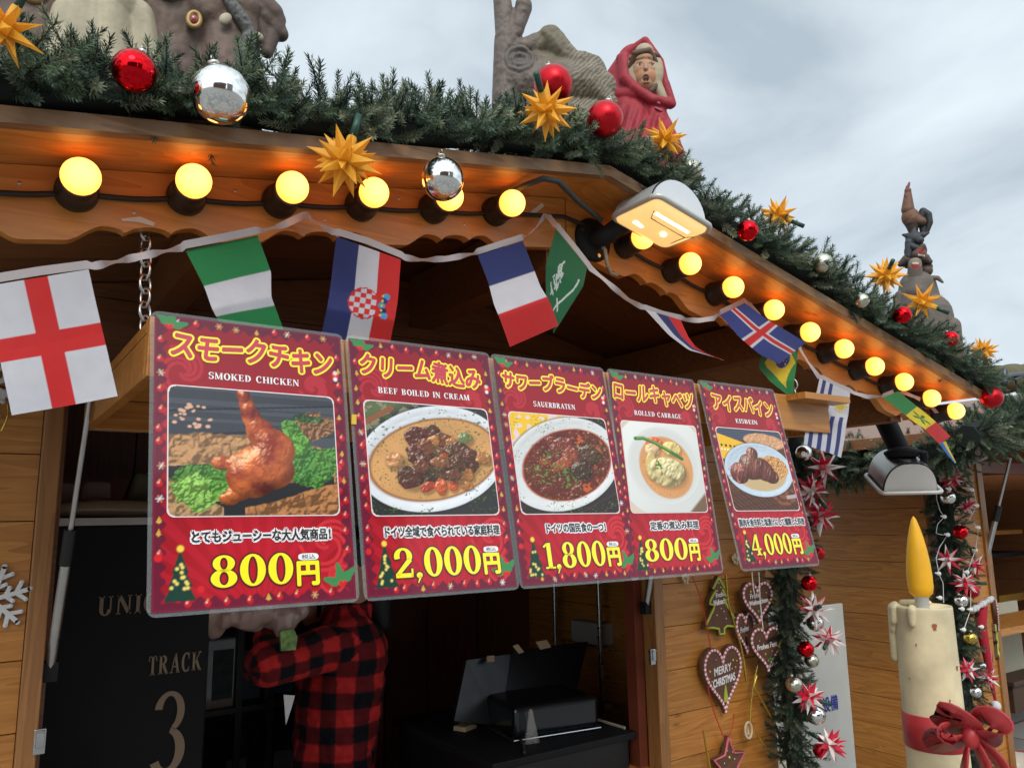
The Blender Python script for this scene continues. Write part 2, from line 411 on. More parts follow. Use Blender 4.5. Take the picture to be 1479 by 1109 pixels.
mb = MB(); mb.bbox((.16, YW - .06, .742), (1.96, YW + .16, .77)); mb.build('serving_shelf', HONEY, hut)
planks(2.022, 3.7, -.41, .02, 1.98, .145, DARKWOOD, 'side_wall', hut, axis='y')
planks(2.022, 3.7, 2.559, .02, 1.98, .145, HONEY_Y, 'side_wall', hut, axis='y')
# back wall: upright panels of different brown
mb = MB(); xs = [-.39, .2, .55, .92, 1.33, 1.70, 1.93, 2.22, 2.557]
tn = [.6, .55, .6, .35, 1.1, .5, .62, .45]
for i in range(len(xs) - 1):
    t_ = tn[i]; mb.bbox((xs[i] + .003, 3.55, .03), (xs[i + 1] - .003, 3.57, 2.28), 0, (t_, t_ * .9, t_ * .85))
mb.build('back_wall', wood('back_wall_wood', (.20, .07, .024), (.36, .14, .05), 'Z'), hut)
mb = MB(); mb.bbox((-.42, 3.58, .03), (2.59, 3.60, 2.32)); mb.bbox((-.43, 2.03, .03), (-.412, 3.57, 2.1)); mb.bbox((2.581, 2.03, .03), (2.60, 3.57, 2.0))  # unseen backing, added to keep skylight from leaking through the plank gaps
mb.build('leak_backing', DARKWOOD, hut)
mb = MB(); mb.bbox((-.39, 2.03, .015), (2.558, 3.545, .03)); mb.build('floor_boards', DARKWOOD, hut)
mb = MB(); mb.bbox((-.38, 3.05, 1.66), (2.47, 3.09, 1.76)); mb.build('cross_beam', REDWOOD, hut)
mb = MB(); mb.bbox((1.20, 2.95, .03), (1.30, 3.05, 2.1)); mb.build('inner_post', mat('dark_brown_post', (.12, .035, .016), .5, var=.2), hut)

# the flap that closes the opening, swung up level on chains and stays
hz0, hz1 = 1.812, 1.899
mb = MB()
mb.bbox((.195, 1.235, hz1 - .018), (1.88, 1.975, hz1)); mb.build('flap', HONEY, hut)
mb = MB()
mb.bbox((.195, 1.215, hz0), (1.88, 1.2335, hz1 + .004)); mb.bbox((.195, 1.955, hz0), (1.88, 1.975, hz1 - .019))
mb.bbox((.195, 1.2345, hz0), (.215, 1.954, hz1 - .019)); mb.bbox((1.86, 1.2345, hz0), (1.88, 1.954, hz1 - .019))
mb.bbox((1.02, 1.2345, hz0 + .01), (1.06, 1.954, hz1 - .019))
bevel(mb.build('flap_frame', HONEY, hut), .002)
mb = MB(); mb.bbox((1.70, 1.16, hz1 - .012), (1.895, 1.214, hz1 + .004)); mb.build('flap_lip', HONEY, hut)
mb = MB(); mb.tube([(.2, 1.985, hz0 + .005), (1.87, 1.985, hz0 + .005)], .006); mb.build('hinge', STEEL, hut)
for x0, x1 in ((.172, .187), (1.951, 1.889)):
    a, b = V((x0, 2.02, 1.29)), V((x1, 1.80, 1.86)); d = b - a
    mb = MB(); mb.tube([a, a + d * .50], .011, 6); mb.tube([a + d * .50, b], .0055, 8)
    st = mb.build('gas_stay', ALU, hut)
    mb = MB(); mb.tube([a + d * .40, a + d * .53], .0125, 8); mb.build('sleeve', BLACKP, st)
    mb = MB(); mb.box(a, (.03, .03, .04)); mb.build('bracket', BLACKM, st)
for px, py in ((57, 1070), (942, 948)):
    p = at(px, py, 1.985); mb = MB(); mb.box(p, (.022, .012, .05)); mb.box(p + V((0, -.008, .004)), (.014, .01, .03)); mb.tube([p + V((-.008, -.01, .02)), p + V((.008, -.01, .02))], .004)
    bevel(mb.build('latch', STEEL, hut), .002)
# chains that carry the flap: oval links
def chain(p0, p1, name='flap_chain'):
    mb = MB(); p0, p1 = V(p0), V(p1); d = (p1 - p0); n = int(d.length / .0235); u = d.normalized(); a = u.orthogonal().normalized(); b = u.cross(a)
    for i in range(n):
        c = p0 + d * ((i + .5) / n); s = (a + b * .25).normalized() if i % 2 else (b - a * .25).normalized(); pts = []
        for k in range(17):
            t = 2 * math.pi * k / 16; pts.append(c + u * (.0165 * math.cos(t)) + s * (.0088 * math.sin(t) * (1.15 if abs(math.sin(t)) > .4 else 1)))
        mb.tube(pts, .0025, 6, cap=False)
    mb.build(name, STEEL, hut)
chain((.197, 1.345, SF(.2) - .01), (.203, 1.30, hz1 - .002))
chain((1.872, 1.345, SF(1.87) - .01), (1.872, 1.30, hz1 - .002))

# ------------------------------------------------------------------ the next hut
hut2 = thing('market_hut', 'farther wooden market stall behind the wax candle at the right edge', 'market hut', (5.4, 2.2, 0), 'market huts')
def S2(x): return 1.90 + .20 * (x - 3.5) if x < 5.3 else 2.26 - .2 * (x - 5.3)
planks(2.2, 4.2, 4.2, .03, 1.98, .145, HONEY_Y, 'side_wall', hut2, axis='y')
planks(4.222, 4.80, 2.2, .03, 1.98, .145, HONEY, 'wall_panel', hut2)
mb = MB(); mb.bbox((4.80, 2.188, .03), (4.86, 2.25, 2.0)); mb.build('door_post', HONEY_V, hut2)
planks(4.222, 7.2, 2.2, 1.985, 2.4, .145, DARKWOOD, 'gable_wall', hut2, top=lambda x: S2(x) - .01)
for x0, x1 in ((3.5, 5.3), (5.3, 7.1)):
    mb = MB(); mb.hexa([(x0, 1.62, S2(x0)), (x1, 1.62, S2(x1)), (x1, 4.3, S2(x1)), (x0, 4.3, S2(x0)), (x0, 1.62, S2(x0) + .05), (x1, 1.62, S2(x1) + .05), (x1, 4.3, S2(x1) + .05), (x0, 4.3, S2(x0) + .05)])
    mb.build('roof', SOFFITW, hut2)
    mb = MB(); mb.hexa([(x0 + .1, 1.75, S2(x0) - .13), (x1, 1.75, S2(x1) - .13), (x1, 1.77, S2(x1) - .13), (x0 + .1, 1.77, S2(x0) - .13), (x0 + .1, 1.75, S2(x0) - .002), (x1, 1.75, S2(x1) - .002), (x1, 1.77, S2(x1) - .002), (x0 + .1, 1.77, S2(x0) - .002)])
    mb.build('bargeboard', DARKWOOD, hut2)
planks(2.222, 3.62, 7.18, .03, 2.1, .145, DARKWOOD, 'side_wall', hut2, axis='y')
mb = MB(); mb.bbox((4.23, 3.6, .03), (7.17, 3.62, 2.3)); mb.bbox((7.202, 2.2, .03), (7.22, 3.64, 2.1)); mb.bbox((4.222, 3.622, .03), (7.17, 3.64, 2.3)); mb.build('back_wall', DARKWOOD, hut2)  # includes unseen outer backing, added to stop sky showing through plank gaps
mb = MB(); mb.bbox((4.865, 2.19, .9), (7.0, 2.5, .94)); mb.build('serving_shelf', HONEY, hut2)
for z0 in (1.42, 1.25):
    mb = MB(); mb.bbox((4.87, 2.9, z0), (7.0, 3.2, z0 + .03)); mb.build('inner_shelf', BLACKM if z0 < 1.3 else HONEY, hut2)
mb = MB(); mb.bbox((4.87, 2.26, 1.83), (7.0, 2.30, 1.90)); mb.build('cross_beam', REDWOOD, hut2)
p0, p1 = at(1459, 661, 2.05), at(1426, 800, 2.2); d = p1 - p0
mb = MB(); mb.tube([p0, p0 + d * .55], .009, 8); mb.tube([p0 + d * .55, p1], .016, 8); st = mb.build('gas_stay', ALU, hut2)
mb = MB(); mb.tube([p0 + d * .5, p0 + d * .66], .02, 8); mb.build('sleeve', BLACKP, st)

# ------------------------------------------------------------------ fir garlands: needles on sprigs, thousands of thin blades
NEEDLE = mat('fir_needles', (1, 1, 1), .55, vc=True, spec=.35)
TWIG = mat('garland_core', (.012, .016, .012), .9)
WIRE = mat('twig_brown', (.07, .045, .025), .8)
def sprig(seed, Ls=.078, nl=.0175, n=72, bendy=.3):
    r = np.random.default_rng(seed); vs_, fs, cs = [], [], []
    b = r.uniform(-bendy, bendy, 2)
    def stem(t): return np.array([b[0] * t * t * Ls, b[1] * t * t * Ls, t * Ls])
    for i in range(n):
        t = .06 + .94 * (i + r.uniform(0, 1)) / n; p = stem(t); a = i * 2.399 + r.uniform(-.4, .4)
        out_ = np.array([math.cos(a), math.sin(a), 0]); fw = np.array([2 * b[0] * t, 2 * b[1] * t, 1.0]); fw /= np.linalg.norm(fw)
        k = r.uniform(.55, 1.0) + (.5 if t > .9 else 0)
        d = out_ * (1.05 - .5 * max(0, t - .6)) + fw * k; d /= np.linalg.norm(d)
        ln = nl * r.uniform(.8, 1.15) * (1 - .30 * t ** 3)
        sd_ = np.cross(d, fw); sd_ /= max(np.linalg.norm(sd_), 1e-6); up = np.cross(sd_, d); w_ = .0014
        mid = p + d * ln * .45 + out_ * ln * .03
        base = len(vs_)
        vs_ += [p - sd_ * w_ * .7, p + sd_ * w_ * .7, mid + sd_ * w_, mid - sd_ * w_, p + d * ln, mid + up * w_ * .9]
        fs += [(base, base + 1, base + 2), (base, base + 2, base + 3), (base + 3, base + 5, base + 4), (base + 5, base + 2, base + 4)]
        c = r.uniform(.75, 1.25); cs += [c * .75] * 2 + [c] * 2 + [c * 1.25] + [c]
    # stem
    base = len(vs_)
    for t in (0, .5, 1):
        p = stem(t)
        for k in range(3): vs_.append(p + np.array([math.cos(k * 2.09), math.sin(k * 2.09), 0]) * .0016 * (1.2 - t))
    for i in range(2):
        for k in range(3):
            a, c_ = base + i * 3 + k, base + i * 3 + (k + 1) % 3; fs += [(a, c_, c_ + 3), (a, c_ + 3, a + 3)]
    cs += [-1] * 9
    return np.array(vs_, np.float32), np.array(fs, np.int32), np.array(cs, np.float32)
SPRIGS = [sprig(i) for i in range(9)] + [sprig(20 + i, .105, .018, 110, .2) for i in range(3)]
FIRS = [lin((86, 104, 78)), lin((104, 118, 92)), lin((70, 88, 68)), lin((124, 132, 106)), lin((84, 104, 86))]
def garland(name, label, path, rad, per_m, scale=1.0, up=.0, parent=None, spikes=8, tone=1.0, core=.5, seed=1, clean=False):
    r = np.random.default_rng(seed); path = [V(p) for p in path]
    seg = [(path[i + 1] - path[i]).length for i in range(len(path) - 1)]; tot = sum(seg); VS, FS, CS = [], [], []; nv = 0
    def pos(s):
        for i, q in enumerate(seg):
            if s <= q or i == len(seg) - 1: return path[i].lerp(path[i + 1], min(1, s / q)), (path[i + 1] - path[i]).normalized()
            s -= q
    n = int(per_m * tot); nsp = int(spikes * tot)
    for i in range(n + nsp):
        s = tot * r.uniform(); p, ax = pos(s); a0 = ax.cross(V((0, 1, 0.1))).normalized(); b0 = ax.cross(a0)
        th = r.uniform(0, 2 * math.pi); spike = i >= n
        if spike: th = r.normal(0, .5); 
        rd = (a0 * math.cos(th) + b0 * math.sin(th))
        if spike and rd.z < 0: rd = -rd
        d = (rd * r.uniform(.5, 1.1) + ax * r.uniform(-1.0, 1.0) * .8 + V((0, 0, up)) + V(r.normal(0, .15, 3))).normalized()
        if spike: d = (V((0, 0, 1)) + V(r.normal(0, .25, 3))).normalized()
        if clean and d.z < -.30 and r.uniform() < .86: d.z *= .2
        sv, sf, scl = SPRIGS[r.integers(9, 12) if spike else r.integers(0, 9)]
        if clean:      # nothing grows through the roof boards
            tp_ = p + d * .085
            if tp_.y > YT - .034 and tp_.z < SF(min(max(tp_.x, XL), XR)) + .048: continue
        m = np.array(rot_to(d) @ Matrix.Rotation(r.uniform(0, 6.28), 3, 'Z'))
        k = scale * r.uniform(.72, 1.12)
        st = np.array(p + rd * rad * r.uniform(.0, .62)) if not spike else np.array(p + V((0, 0, rad * .35)))
        VS.append(sv @ m.T * k + st); FS.append(sf + nv); nv += len(sv)
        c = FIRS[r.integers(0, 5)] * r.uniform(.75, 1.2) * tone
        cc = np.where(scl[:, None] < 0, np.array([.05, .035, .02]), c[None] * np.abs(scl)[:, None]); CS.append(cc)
    vs_ = np.concatenate(VS); fs = np.concatenate(FS); cs = np.concatenate(CS)
    o0 = np.array(path[0]); me = bpy.data.meshes.new(name); me.vertices.add(len(vs_)); me.vertices.foreach_set('co', (vs_ - o0).astype(np.float32).ravel())
    me.loops.add(len(fs) * 3); me.loops.foreach_set('vertex_index', fs.ravel()); me.polygons.add(len(fs))
    me.polygons.foreach_set('loop_start', np.arange(0, len(fs) * 3, 3, dtype=np.int32)); me.update(calc_edges=True); mcol(me, cs)
    root = thing(name, label, 'garland', path[0], 'fir garlands')
    o = link_mesh('needles', me, NEEDLE, root, path[0])
    mb = MB(); mb.tube(path, rad * core, 7); mb.build('core', TWIG, root)
    return root
GY = 1.168
def gpath(x0, x1, n=10): return [(x0 + (x1 - x0) * i / n, GY, SF(x0 + (x1 - x0) * i / n) + .059 + .010 * math.sin(i * 1.7)) for i in range(n + 1)]
garland('fir_garland', 'thick green fir garland along the rising left roof edge with red and silver baubles', gpath(-.5, XA), .056, 820, .92, up=.0, spikes=5, seed=3, clean=True)
garland('fir_garland', 'thick green fir garland along the falling right roof edge with small baubles', gpath(XA, 2.66), .054, 760, .86, up=.0, spikes=3, seed=4, clean=True)

# ------------------------------------------------------------------ baubles
RED_S = mat('red_mirror', (.72, .008, .015), .04, metal=1); RED_M = mat('red_satin', (.55, .01, .018), .3, metal=.75, var=.08)
SIL_S = mat('silver_mirror', (.88, .87, .83), .09, metal=1); SIL_M = mat('champagne_satin', (.62, .60, .48), .26, metal=1)
GOLD_S = mat('gold_satin', (.72, .52, .10), .2, metal=1); CAPM = mat('cap_metal', (.5, .48, .42), .3, metal=1)
def bauble_proto(m):
    o = thing('bauble', 'x', 'bauble', (0, 0, 0))
    mb = MB(); mb.ball((0, 0, 0), 1.0, 32); mb.build('ball', m, o)
    mb = MB(); mb.lathe([(.001, 1.12), (.2, 1.12), (.22, 1.1), (.22, .93), (.2, .93)], n=14)
    pts = [(.12 * math.cos(t), 0, 1.2 + .12 * math.sin(t)) for t in [k * math.pi / 6 for k in range(13)]]; mb.tube(pts, .025, 5, cap=False); mb.build('cap', CAPM, o)
    return o
BP = {}
def bauble(kind, p, r, label, group='roof edge baubles', tilt=None):
    m = {'rs': RED_S, 'rm': RED_M, 'ss': SIL_S, 'cm': SIL_M, 'gs': GOLD_S}[kind]; p = V(p)
    rot = tilt or (random.uniform(-.35, .35), random.uniform(-.35, .35), random.uniform(0, 6))
    if kind not in BP: o = BP[kind] = bauble_proto(m); o.location = p; o.rotation_euler = rot; o.scale = (r, r, r)
    else: o = dup(BP[kind], p, rot, r)
    o['label'] = label; o['group'] = group; return o
def px_r(px, py, Y, rpx):
    """metres for a radius in photo pixels at that point"""
    p = at(px, py, Y); c = ROT.transposed() @ (p - EYE); zc = -c.z
    off = math.hypot(px - CX, py - CY) / F_PX
    return p, rpx * zc / F_PX / (1 + .25 * off * off)
for k, px, py, rp_, Y, lab in [
    ('rs', 194, 103, 34, 1.09, 'shiny red mirror bauble on the garland left of the large silver one'),
    ('ss', 319, 137, 45, 1.075, 'largest silver mirror bauble, on the garland in front of the brown statue'),
    ('ss', 639, 259, 32, 1.12, 'silver bauble hanging low in front of a lit bulb'),
    ('rm', 799, 122, 29, 1.17, 'satin red bauble behind the yellow star under the grey animal statue'),
    ('rm', 874, 172, 27, 1.09, 'satin red bauble beside the red cloak of the hooded statue'),
    ('cm', 997, 247, 18, 1.15, 'dull champagne bauble half hidden in needles right of the hooded statue'),
    ('rs', 1080, 333, 16, 1.10, 'shiny red bauble just above the floodlight to its right'),
    ('cm', 1188, 380, 15, 1.11, 'champagne bauble near the middle of the falling garland'),
    ('cm', 1245, 434, 11, 1.10, 'tiny champagne bauble low on the falling garland'),
    ('rs', 1303, 455, 14, 1.10, 'shiny red bauble left of the low yellow star'),
    ('rs', 1373, 489, 12, 1.105, 'shiny red bauble at the foot of the stacked animals'),
    ('rm', 1432, 574, 17, 1.13, 'satin red bauble at the right tip of the roof edge')]:
    p, r_ = px_r(px, py, Y, rp_); bauble(k, p, r_, lab)

# ------------------------------------------------------------------ many-pointed paper stars
STARY = mat('yellow_star_plastic', (1.0, .56, .055), .42, var=.1, vscale=4); thin_cloth(STARY, .4)
STAR_R = mat('red_star_plastic', (.62, .02, .05), .35); STAR_W = mat('white_star_plastic', (.80, .72, .68), .4)
SOCK_G = mat('green_socket', (.015, .06, .04), .4); SOCK_R = mat('dark_red_socket', (.20, .012, .02), .4)
def star_dirs():
    ds = []
    for x in (-1, 0, 1):
        for y in (-1, 0, 1):
            for z in (-1, 0, 1):
                if (x, y, z) != (0, 0, 0): ds.append((V((x, y, z)).normalized(), abs(x) + abs(y) + abs(z)))
    return ds
def star_proto(mats, neck, seed):
    r = random.Random(seed); o = thing('star', 'x', 'star', (0, 0, 0)); mb = MB()
    mb.ball((0, 0, 0), .2, 12, 0)
    for i, (d, k) in enumerate(star_dirs()):
        if d.z > .99: continue
        n = 3 if k == 3 else 4; rb = {1: .22, 2: .205, 3: .18}[k]; m = rot_to(d); L_ = {1: 1.0, 2: .96, 3: .86}[k] * r.uniform(.94, 1.03)
        ring = [m @ V((rb * math.cos(2 * math.pi * (q + .5) / n), rb * math.sin(2 * math.pi * (q + .5) / n), .17)) for q in range(n)]; tip = d * L_
        for q in range(n):
            mi = 0
            if len(mats) > 1: mi = 1 if (i % 3 != 0 and q % 2 == 0) or i % 4 == 1 else 0
            mb.add([ring[q], ring[(q + 1) % n], tip], [(0, 1, 2)], mi)
    mb.build('star_points', mats, o)
    mb = MB(); mb.lathe([(.13, .12), (.13, .62), (.11, .66)], n=14, mi=0); mb.lathe([(.001, .60), (.10, .60), (.10, 1.25), (.001, 1.26)], n=14, mi=1); mb.build('socket', neck, o)
    return o
SPY = star_proto([STARY], [STARY, SOCK_G], 3); SPR = star_proto([STAR_R, STAR_W], [SOCK_R, SOCK_G], 5)
_used = {}
def star(proto, p, r, label, group, rot):
    if proto.name not in _used: _used[proto.name] = 1; o = proto; o.location = p; o.rotation_euler = rot; o.scale = (r,) * 3
    else: o = dup(proto, p, rot, r)
    o['label'] = label; o['group'] = group; return o
SPY_L = 0
for i, (px, py, rp_, Y, rot, lab) in enumerate([
    (6, 42, 62, 1.06, (.5, .3, .2), 'large yellow pointed star cut by the left picture edge'),
    (498, 232, 56, 1.09, (.25, .12, .5), 'large yellow star hanging from a green socket in front of the lit bulbs'),
    (789, 160, 46, 1.06, (.3, -1.0, .3), 'yellow star on the garland below the grey animal statue'),
    (960, 203, 36, 1.14, (-.7, 2.4, .6), 'yellow star in front of the red cloak'),
    (1124, 312, 31, 1.15, (.9, 2.6, .2), 'yellow star standing up behind the shiny red bauble'),
    (1279, 398, 31, 1.12, (.1, -1.3, .7), 'yellow star on the garland left of the stacked animals'),
    (1332, 436, 31, 1.09, (1.0, 2.8, .5), 'yellow star at the chest of the donkey statue'),
    (1419, 507, 24, 1.13, (.4, 2.5, .9), 'small yellow star near the right tip of the garland')]):
    p, r_ = px_r(px, py, Y, rp_); star(SPY, p, r_ * 1.06, lab, 'yellow stars on the roof edge', rot)

# ------------------------------------------------------------------ light string: black holders with glowing globes
GLOBE = mat('warm_globe', (.8, .5, .1), .25, emit=(1.0, .355, .062), estr=2.75)
_t = GLOBE.node_tree; _c = _t.nodes.new('ShaderNodeTexCoord'); _s = _t.nodes.new('ShaderNodeSeparateXYZ'); _m = _t.nodes.new('ShaderNodeMapRange'); _r = _t.nodes.new('ShaderNodeValToRGB')
_m.inputs['From Min'].default_value = -.040; _m.inputs['From Max'].default_value = -.0945       # hotter towards the frosted tip than at the neck
_r.color_ramp.elements[0].color = (1.0, .19, .014, 1); _r.color_ramp.elements[1].color = (1.0, .45, .12, 1); _e = _r.color_ramp.elements.new(.55); _e.color = (1.0, .32, .042, 1)
_t.links.new(_c.outputs['Object'], _s.inputs[0]); _t.links.new(_s.outputs['Y'], _m.inputs['Value']); _t.links.new(_m.outputs[0], _r.inputs['Fac']); _t.links.new(_r.outputs[0], _t.nodes['Principled BSDF'].inputs['Emission Color'])
SOCKET = mat('bulb_holder', (.02, .016, .012), .38, var=.15)
def bulb_proto():
    o = thing('festoon_bulb', 'x', 'light bulb', (0, 0, 0)); ax = (0, -1, 0)
    mb = MB(); mb.lathe([(.001, 0), (.031, 0), (.031, .012), (.0285, .016), (.0275, .034), (.0270, .050), (.0250, .053), (.020, .053)], axis=ax, n=24)
    mb.tube([(.020, -.012, .021), (.020, -.0165, .021)], .0035, 8); mb.build('holder', SOCKET, o)
    mb = MB(); mb.ball((0, -.068, .0), .0272, 28); mb.build('globe', GLOBE, o)
    return o
BX = [.094, .251, .405, .559, .713, .862, 1.233, 1.387, 1.541, 1.696, 1.850, 2.002, 2.156, 2.310, 2.462, 2.607]
OR = ['farthest left', 'second', 'third', 'fourth', 'fifth', 'sixth']
BL = ['lit yellow globe bulb nearest the left picture edge', 'second lit globe bulb from the left, below the large silver bauble', 'third lit globe bulb from the left, over the green and white flag',
      'lit globe bulb touching the tip of the hanging yellow star', 'lit globe bulb mostly hidden by the hanging silver bauble', 'lit globe bulb highest on the rising board, beside the gable peak',
      'lit globe bulb tucked under the floodlight', 'first lit globe bulb to the right of the floodlight', 'second lit globe bulb right of the floodlight', 'lit globe bulb at the top corner of the blue flag with red cross',
      'lit globe bulb just past the blue flag with red cross', 'lit globe bulb midway down the falling board', 'fourth lit globe bulb from the right end', 'third lit globe bulb from the right end', 'second lit globe bulb from the right end', 'last lit globe bulb at the right end of the falling board']
B0 = bulb_proto()
for i, x in enumerate(BX):
    loc = (x, YB, GL(x)); rt = (random.uniform(-.06, .06), 0, random.uniform(-.05, .05))
    o = B0 if i == 0 else dup(B0, loc)
    o.location = loc; o.rotation_euler = rt; o['label'] = BL[i]; o['group'] = 'bulbs along the gable board'
mb = MB(); pts = []
xs = [-.5] + [-.06] + BX + [2.64]
for a, b in zip(xs[:-1], xs[1:]):
    for q in range(8):
        t = q / 8; x = a + (b - a) * t; pts.append((x, YB - .0075, GL(x) - .002 - .006 * math.sin(math.pi * t) * (1 if (b - a) < .2 else .5)))
mb.tube(pts, .0045, 6); tag(mb.build('light_cable', CABLE), 'black cable linking the bulb holders along the gable boards', 'cable')
# scraps of tape left on the boards
TAPE = mat('old_tape', (.62, .58, .50), .6)
for (pts_, lab) in [([(175, 316), (203, 313), (224, 322), (222, 327), (200, 321), (176, 319)], 'torn pale tape scrap on the board left of the green and white flag'),
                    ([(766, 306), (783, 293), (786, 298), (770, 311)], 'short pale tape scrap near the gable peak')]:
    mb = MB(); mb.prism([at(x, y, YB - .0012) for x, y in pts_][::-1], (0, .0008, 0)); tag(mb.build('tape_scrap', TAPE), lab, 'tape')

# ------------------------------------------------------------------ floodlights
def floodlight(label, loc, rot, lit, arm):
    o = thing('floodlight', label, 'floodlight', loc, 'floodlights'); R3 = rot; c = V(loc)
    def W(p): return c + R3 @ V(p)
    rad, ln = (.083, .115) if lit else (.088, .15)       # half drum along local y, flat glass below
    hk = .92 if lit else 1.12
    prof = [(rad * math.copysign(abs(math.cos(t)) ** (1 if lit else .7), math.cos(t)), rad * math.sin(t) * hk) for t in [math.pi * k / 20 for k in range(21)]]
    mb = MB(); mb.prism([W((x, 0, z)) for x, z in prof], R3 @ V((0, ln, 0)), smooth=False, cap=False)
    for i in range(20): mb.sm[-1 - i] = True
    mb.add([W((x * .97, ln - .001, z * .97)) for x, z in prof], [tuple(range(21))], 0)
    mb.build('shade', mat('grey_shade' if lit else 'alu_shade', (.42, .43, .43) if lit else (.46, .45, .42), .34 if not lit else .45, metal=1 if not lit else 0, var=.1), o)
    pl = [(x * .96, z * .96) for x, z in prof]
    mb = MB(); mb.prism([W((x, -.006, z)) for x, z in pl][::-1], R3 @ V((0, .006, 0))); bevel(mb.build('end_plate', mat('pale_end_plate', (.62, .65, .68) if lit else (.55, .54, .50), .45, var=.06), o), .002)
    a, b = rad * (1.02 if lit else 1.12), 0
    mb = MB(); pts = [(-a, -.022, 0), (a, -.022, 0), (a, ln + .006, 0), (-a, ln + .006, 0)]; fr = []
    for i in range(4):
        p, q, s_ = V(pts[i - 1]), V(pts[i]), V(pts[(i + 1) % 4])
        for k in range(5):
            t = k / 4; e1 = q + (p - q).normalized() * .02; e2 = q + (s_ - q).normalized() * .02; fr.append(e1.lerp(q, t).lerp(q.lerp(e2, t), t))
    mb.tube([W(x) for x in fr] + [W(fr[0])], .007, 8); mb.build('frame', mat('frame_metal', (.55, .54, .50), .4, metal=.3), o)
    mb = MB(); gc = V((0, ln / 2 - .008, 0)); nf = len(fr); rings = ((.95, -.002), (.93, -.007), (.72, -.013), (.4, -.016))
    for s_, dz in rings: mb.v += [tuple(W((gc.x + (x.x - gc.x) * s_, gc.y + (x.y - gc.y) * s_, dz * (1.4 if lit else .5)))) for x in fr]
    for q in range(3):
        for k in range(nf): mb.f.append([q * nf + k, q * nf + (k + 1) % nf, (q + 1) * nf + (k + 1) % nf, (q + 1) * nf + k]); mb.m.append(0); mb.sm.append(True)
    mb.f.append([3 * nf + k for k in range(nf)]); mb.m.append(0); mb.sm.append(True); mb.c += [1.0] * (4 * nf)
    gm = mat('lit_glass', (.9, .7, .4), .2, emit=(1.0, .56, .17), estr=.72) if lit else mat('unlit_glass', (.35, .36, .34), .1, coat=.5)
    mb.build('glass', gm, o)
    if lit:    # the two bright tubes and reflector rim seen through the glass
        mb = MB(); mb.tube([W((-.055, .010, -.013)), W((.045, .010, -.013))], .0085, 10); mb.tube([W((-.058, .070, -.014)), W((-.035, .070, -.016))], .008, 10); mb.tube([W((.01, .05, -.020)), W((.018, .058, -.020))], .007, 8)
        mb.build('tube', mat('hot_tube', (1, .9, .7), .3, emit=(1, .86, .55), estr=5.5), o)
        mb = MB(); q = [(-.068, .0), (-.050, .028), (.055, .028), (.068, .0)]; mb.tube([W((x, y, -.022)) for x, y in q], .0015, 5); mb.tube([W((.055, .028, -.022)), W((.06, .09, -.016))], .0015, 5); mb.build('wire_guard', mat('guard_wire', (.5, .42, .3), .4, metal=.5), o)
    arm(o, W); return o
def arm1(o, W):
    pl = V((1.135, YB, 2.232)); h = W((-.02, .108, .03))
    mb = MB(); mb.lathe([(.001, .014), (.03, .014), (.048, .010), (.052, .005), (.052, 0)], c=pl, axis=(0, -1, 0), n=28)
    for t in (.7, 2.8, 4.9): mb.tube([pl + V((.04 * math.cos(t), -.010, .04 * math.sin(t))), pl + V((.04 * math.cos(t), -.0145, .04 * math.sin(t)))], .005, 6, mi=1)
    mb.build('mounting_plate', [BLACKM, STEEL], o)
    mb = MB(); mb.tube([pl, pl + V((.006, -.05, 0)), h.lerp(pl, .35), h], [.024, .022, .021, .024], 14); mb.tube([h.lerp(pl, .42), h.lerp(pl, .22)], .026, 14); mb.build('arm', BLACKM, o)
    mb = MB(); mb.tube([pl + V((.01, -.018, -.012)), pl + V((.012, -.03, -.03)), pl + V((.018, -.028, -.06)), pl + V((.035, -.02, -.078)), pl + V((.065, -.01, -.075))], .0045, 6); mb.build('lamp_cord', mat('grey_cord', (.30, .26, .20), .5), o)
m1 = Matrix.Rotation(R(13), 3, 'Y')
floodlight('lit floodlight with white end plate on a black arm by the gable peak', (1.20, 1.092, 2.238), m1, True, arm1)
def arm2(o, W):
    h = W((0, .075, .09)); top = h + V((.02, .10, .24))
    mb = MB(); mb.tube([top, h], [.036, .034], 14); mb.lathe([(.045, 0), (.06, .012), (.06, .02), (.03, .035)], c=W((0, .075, .092)), n=20); mb.build('arm', BLACKM, o)
    mb = MB(); mb.tube([W((.055, .05, .05)), W((.06, .05, .10)), W((.055, .05, .12))], .012, 8); mb.build('knob', BLACKM, o)
p2 = at(1314, 708, 1.42)
floodlight('unlit grey floodlight hanging above the wax candle', p2, Matrix.Rotation(R(-42), 3, 'Z') @ Matrix.Rotation(R(24), 3, 'X'), False, arm2)
# screws in the gable boards
for i, (x, dz) in enumerate(((.02, .012), (.175, -.028), (.33, .018), (.49, -.03), (.64, .02), (.79, -.03), (1.31, .02), (1.47, -.03), (1.62, .02), (1.78, -.028), (1.93, .02), (2.23, .018))):
    mb = MB(); mb.lathe([(.001, .0012), (.0028, .0012), (.0034, 0)], c=(x, YB, GL(x) + dz), axis=(0, -1, 0), n=10); mb.build('screw', STEEL, hut)
# grey conduit lying in the garland at the peak
mb = MB(); mb.tube([at(x, y, d) for x, y, d in ((738, 278, 1.25), (758, 268, 1.2), (785, 258, 1.15), (806, 262, 1.15), (832, 288, 1.18), (868, 318, 1.24))], .006, 10); tag(mb.build('conduit', mat('grey_conduit', (.035, .04, .038), .6)), 'grey conduit looping under the garland at the gable peak', 'cable')

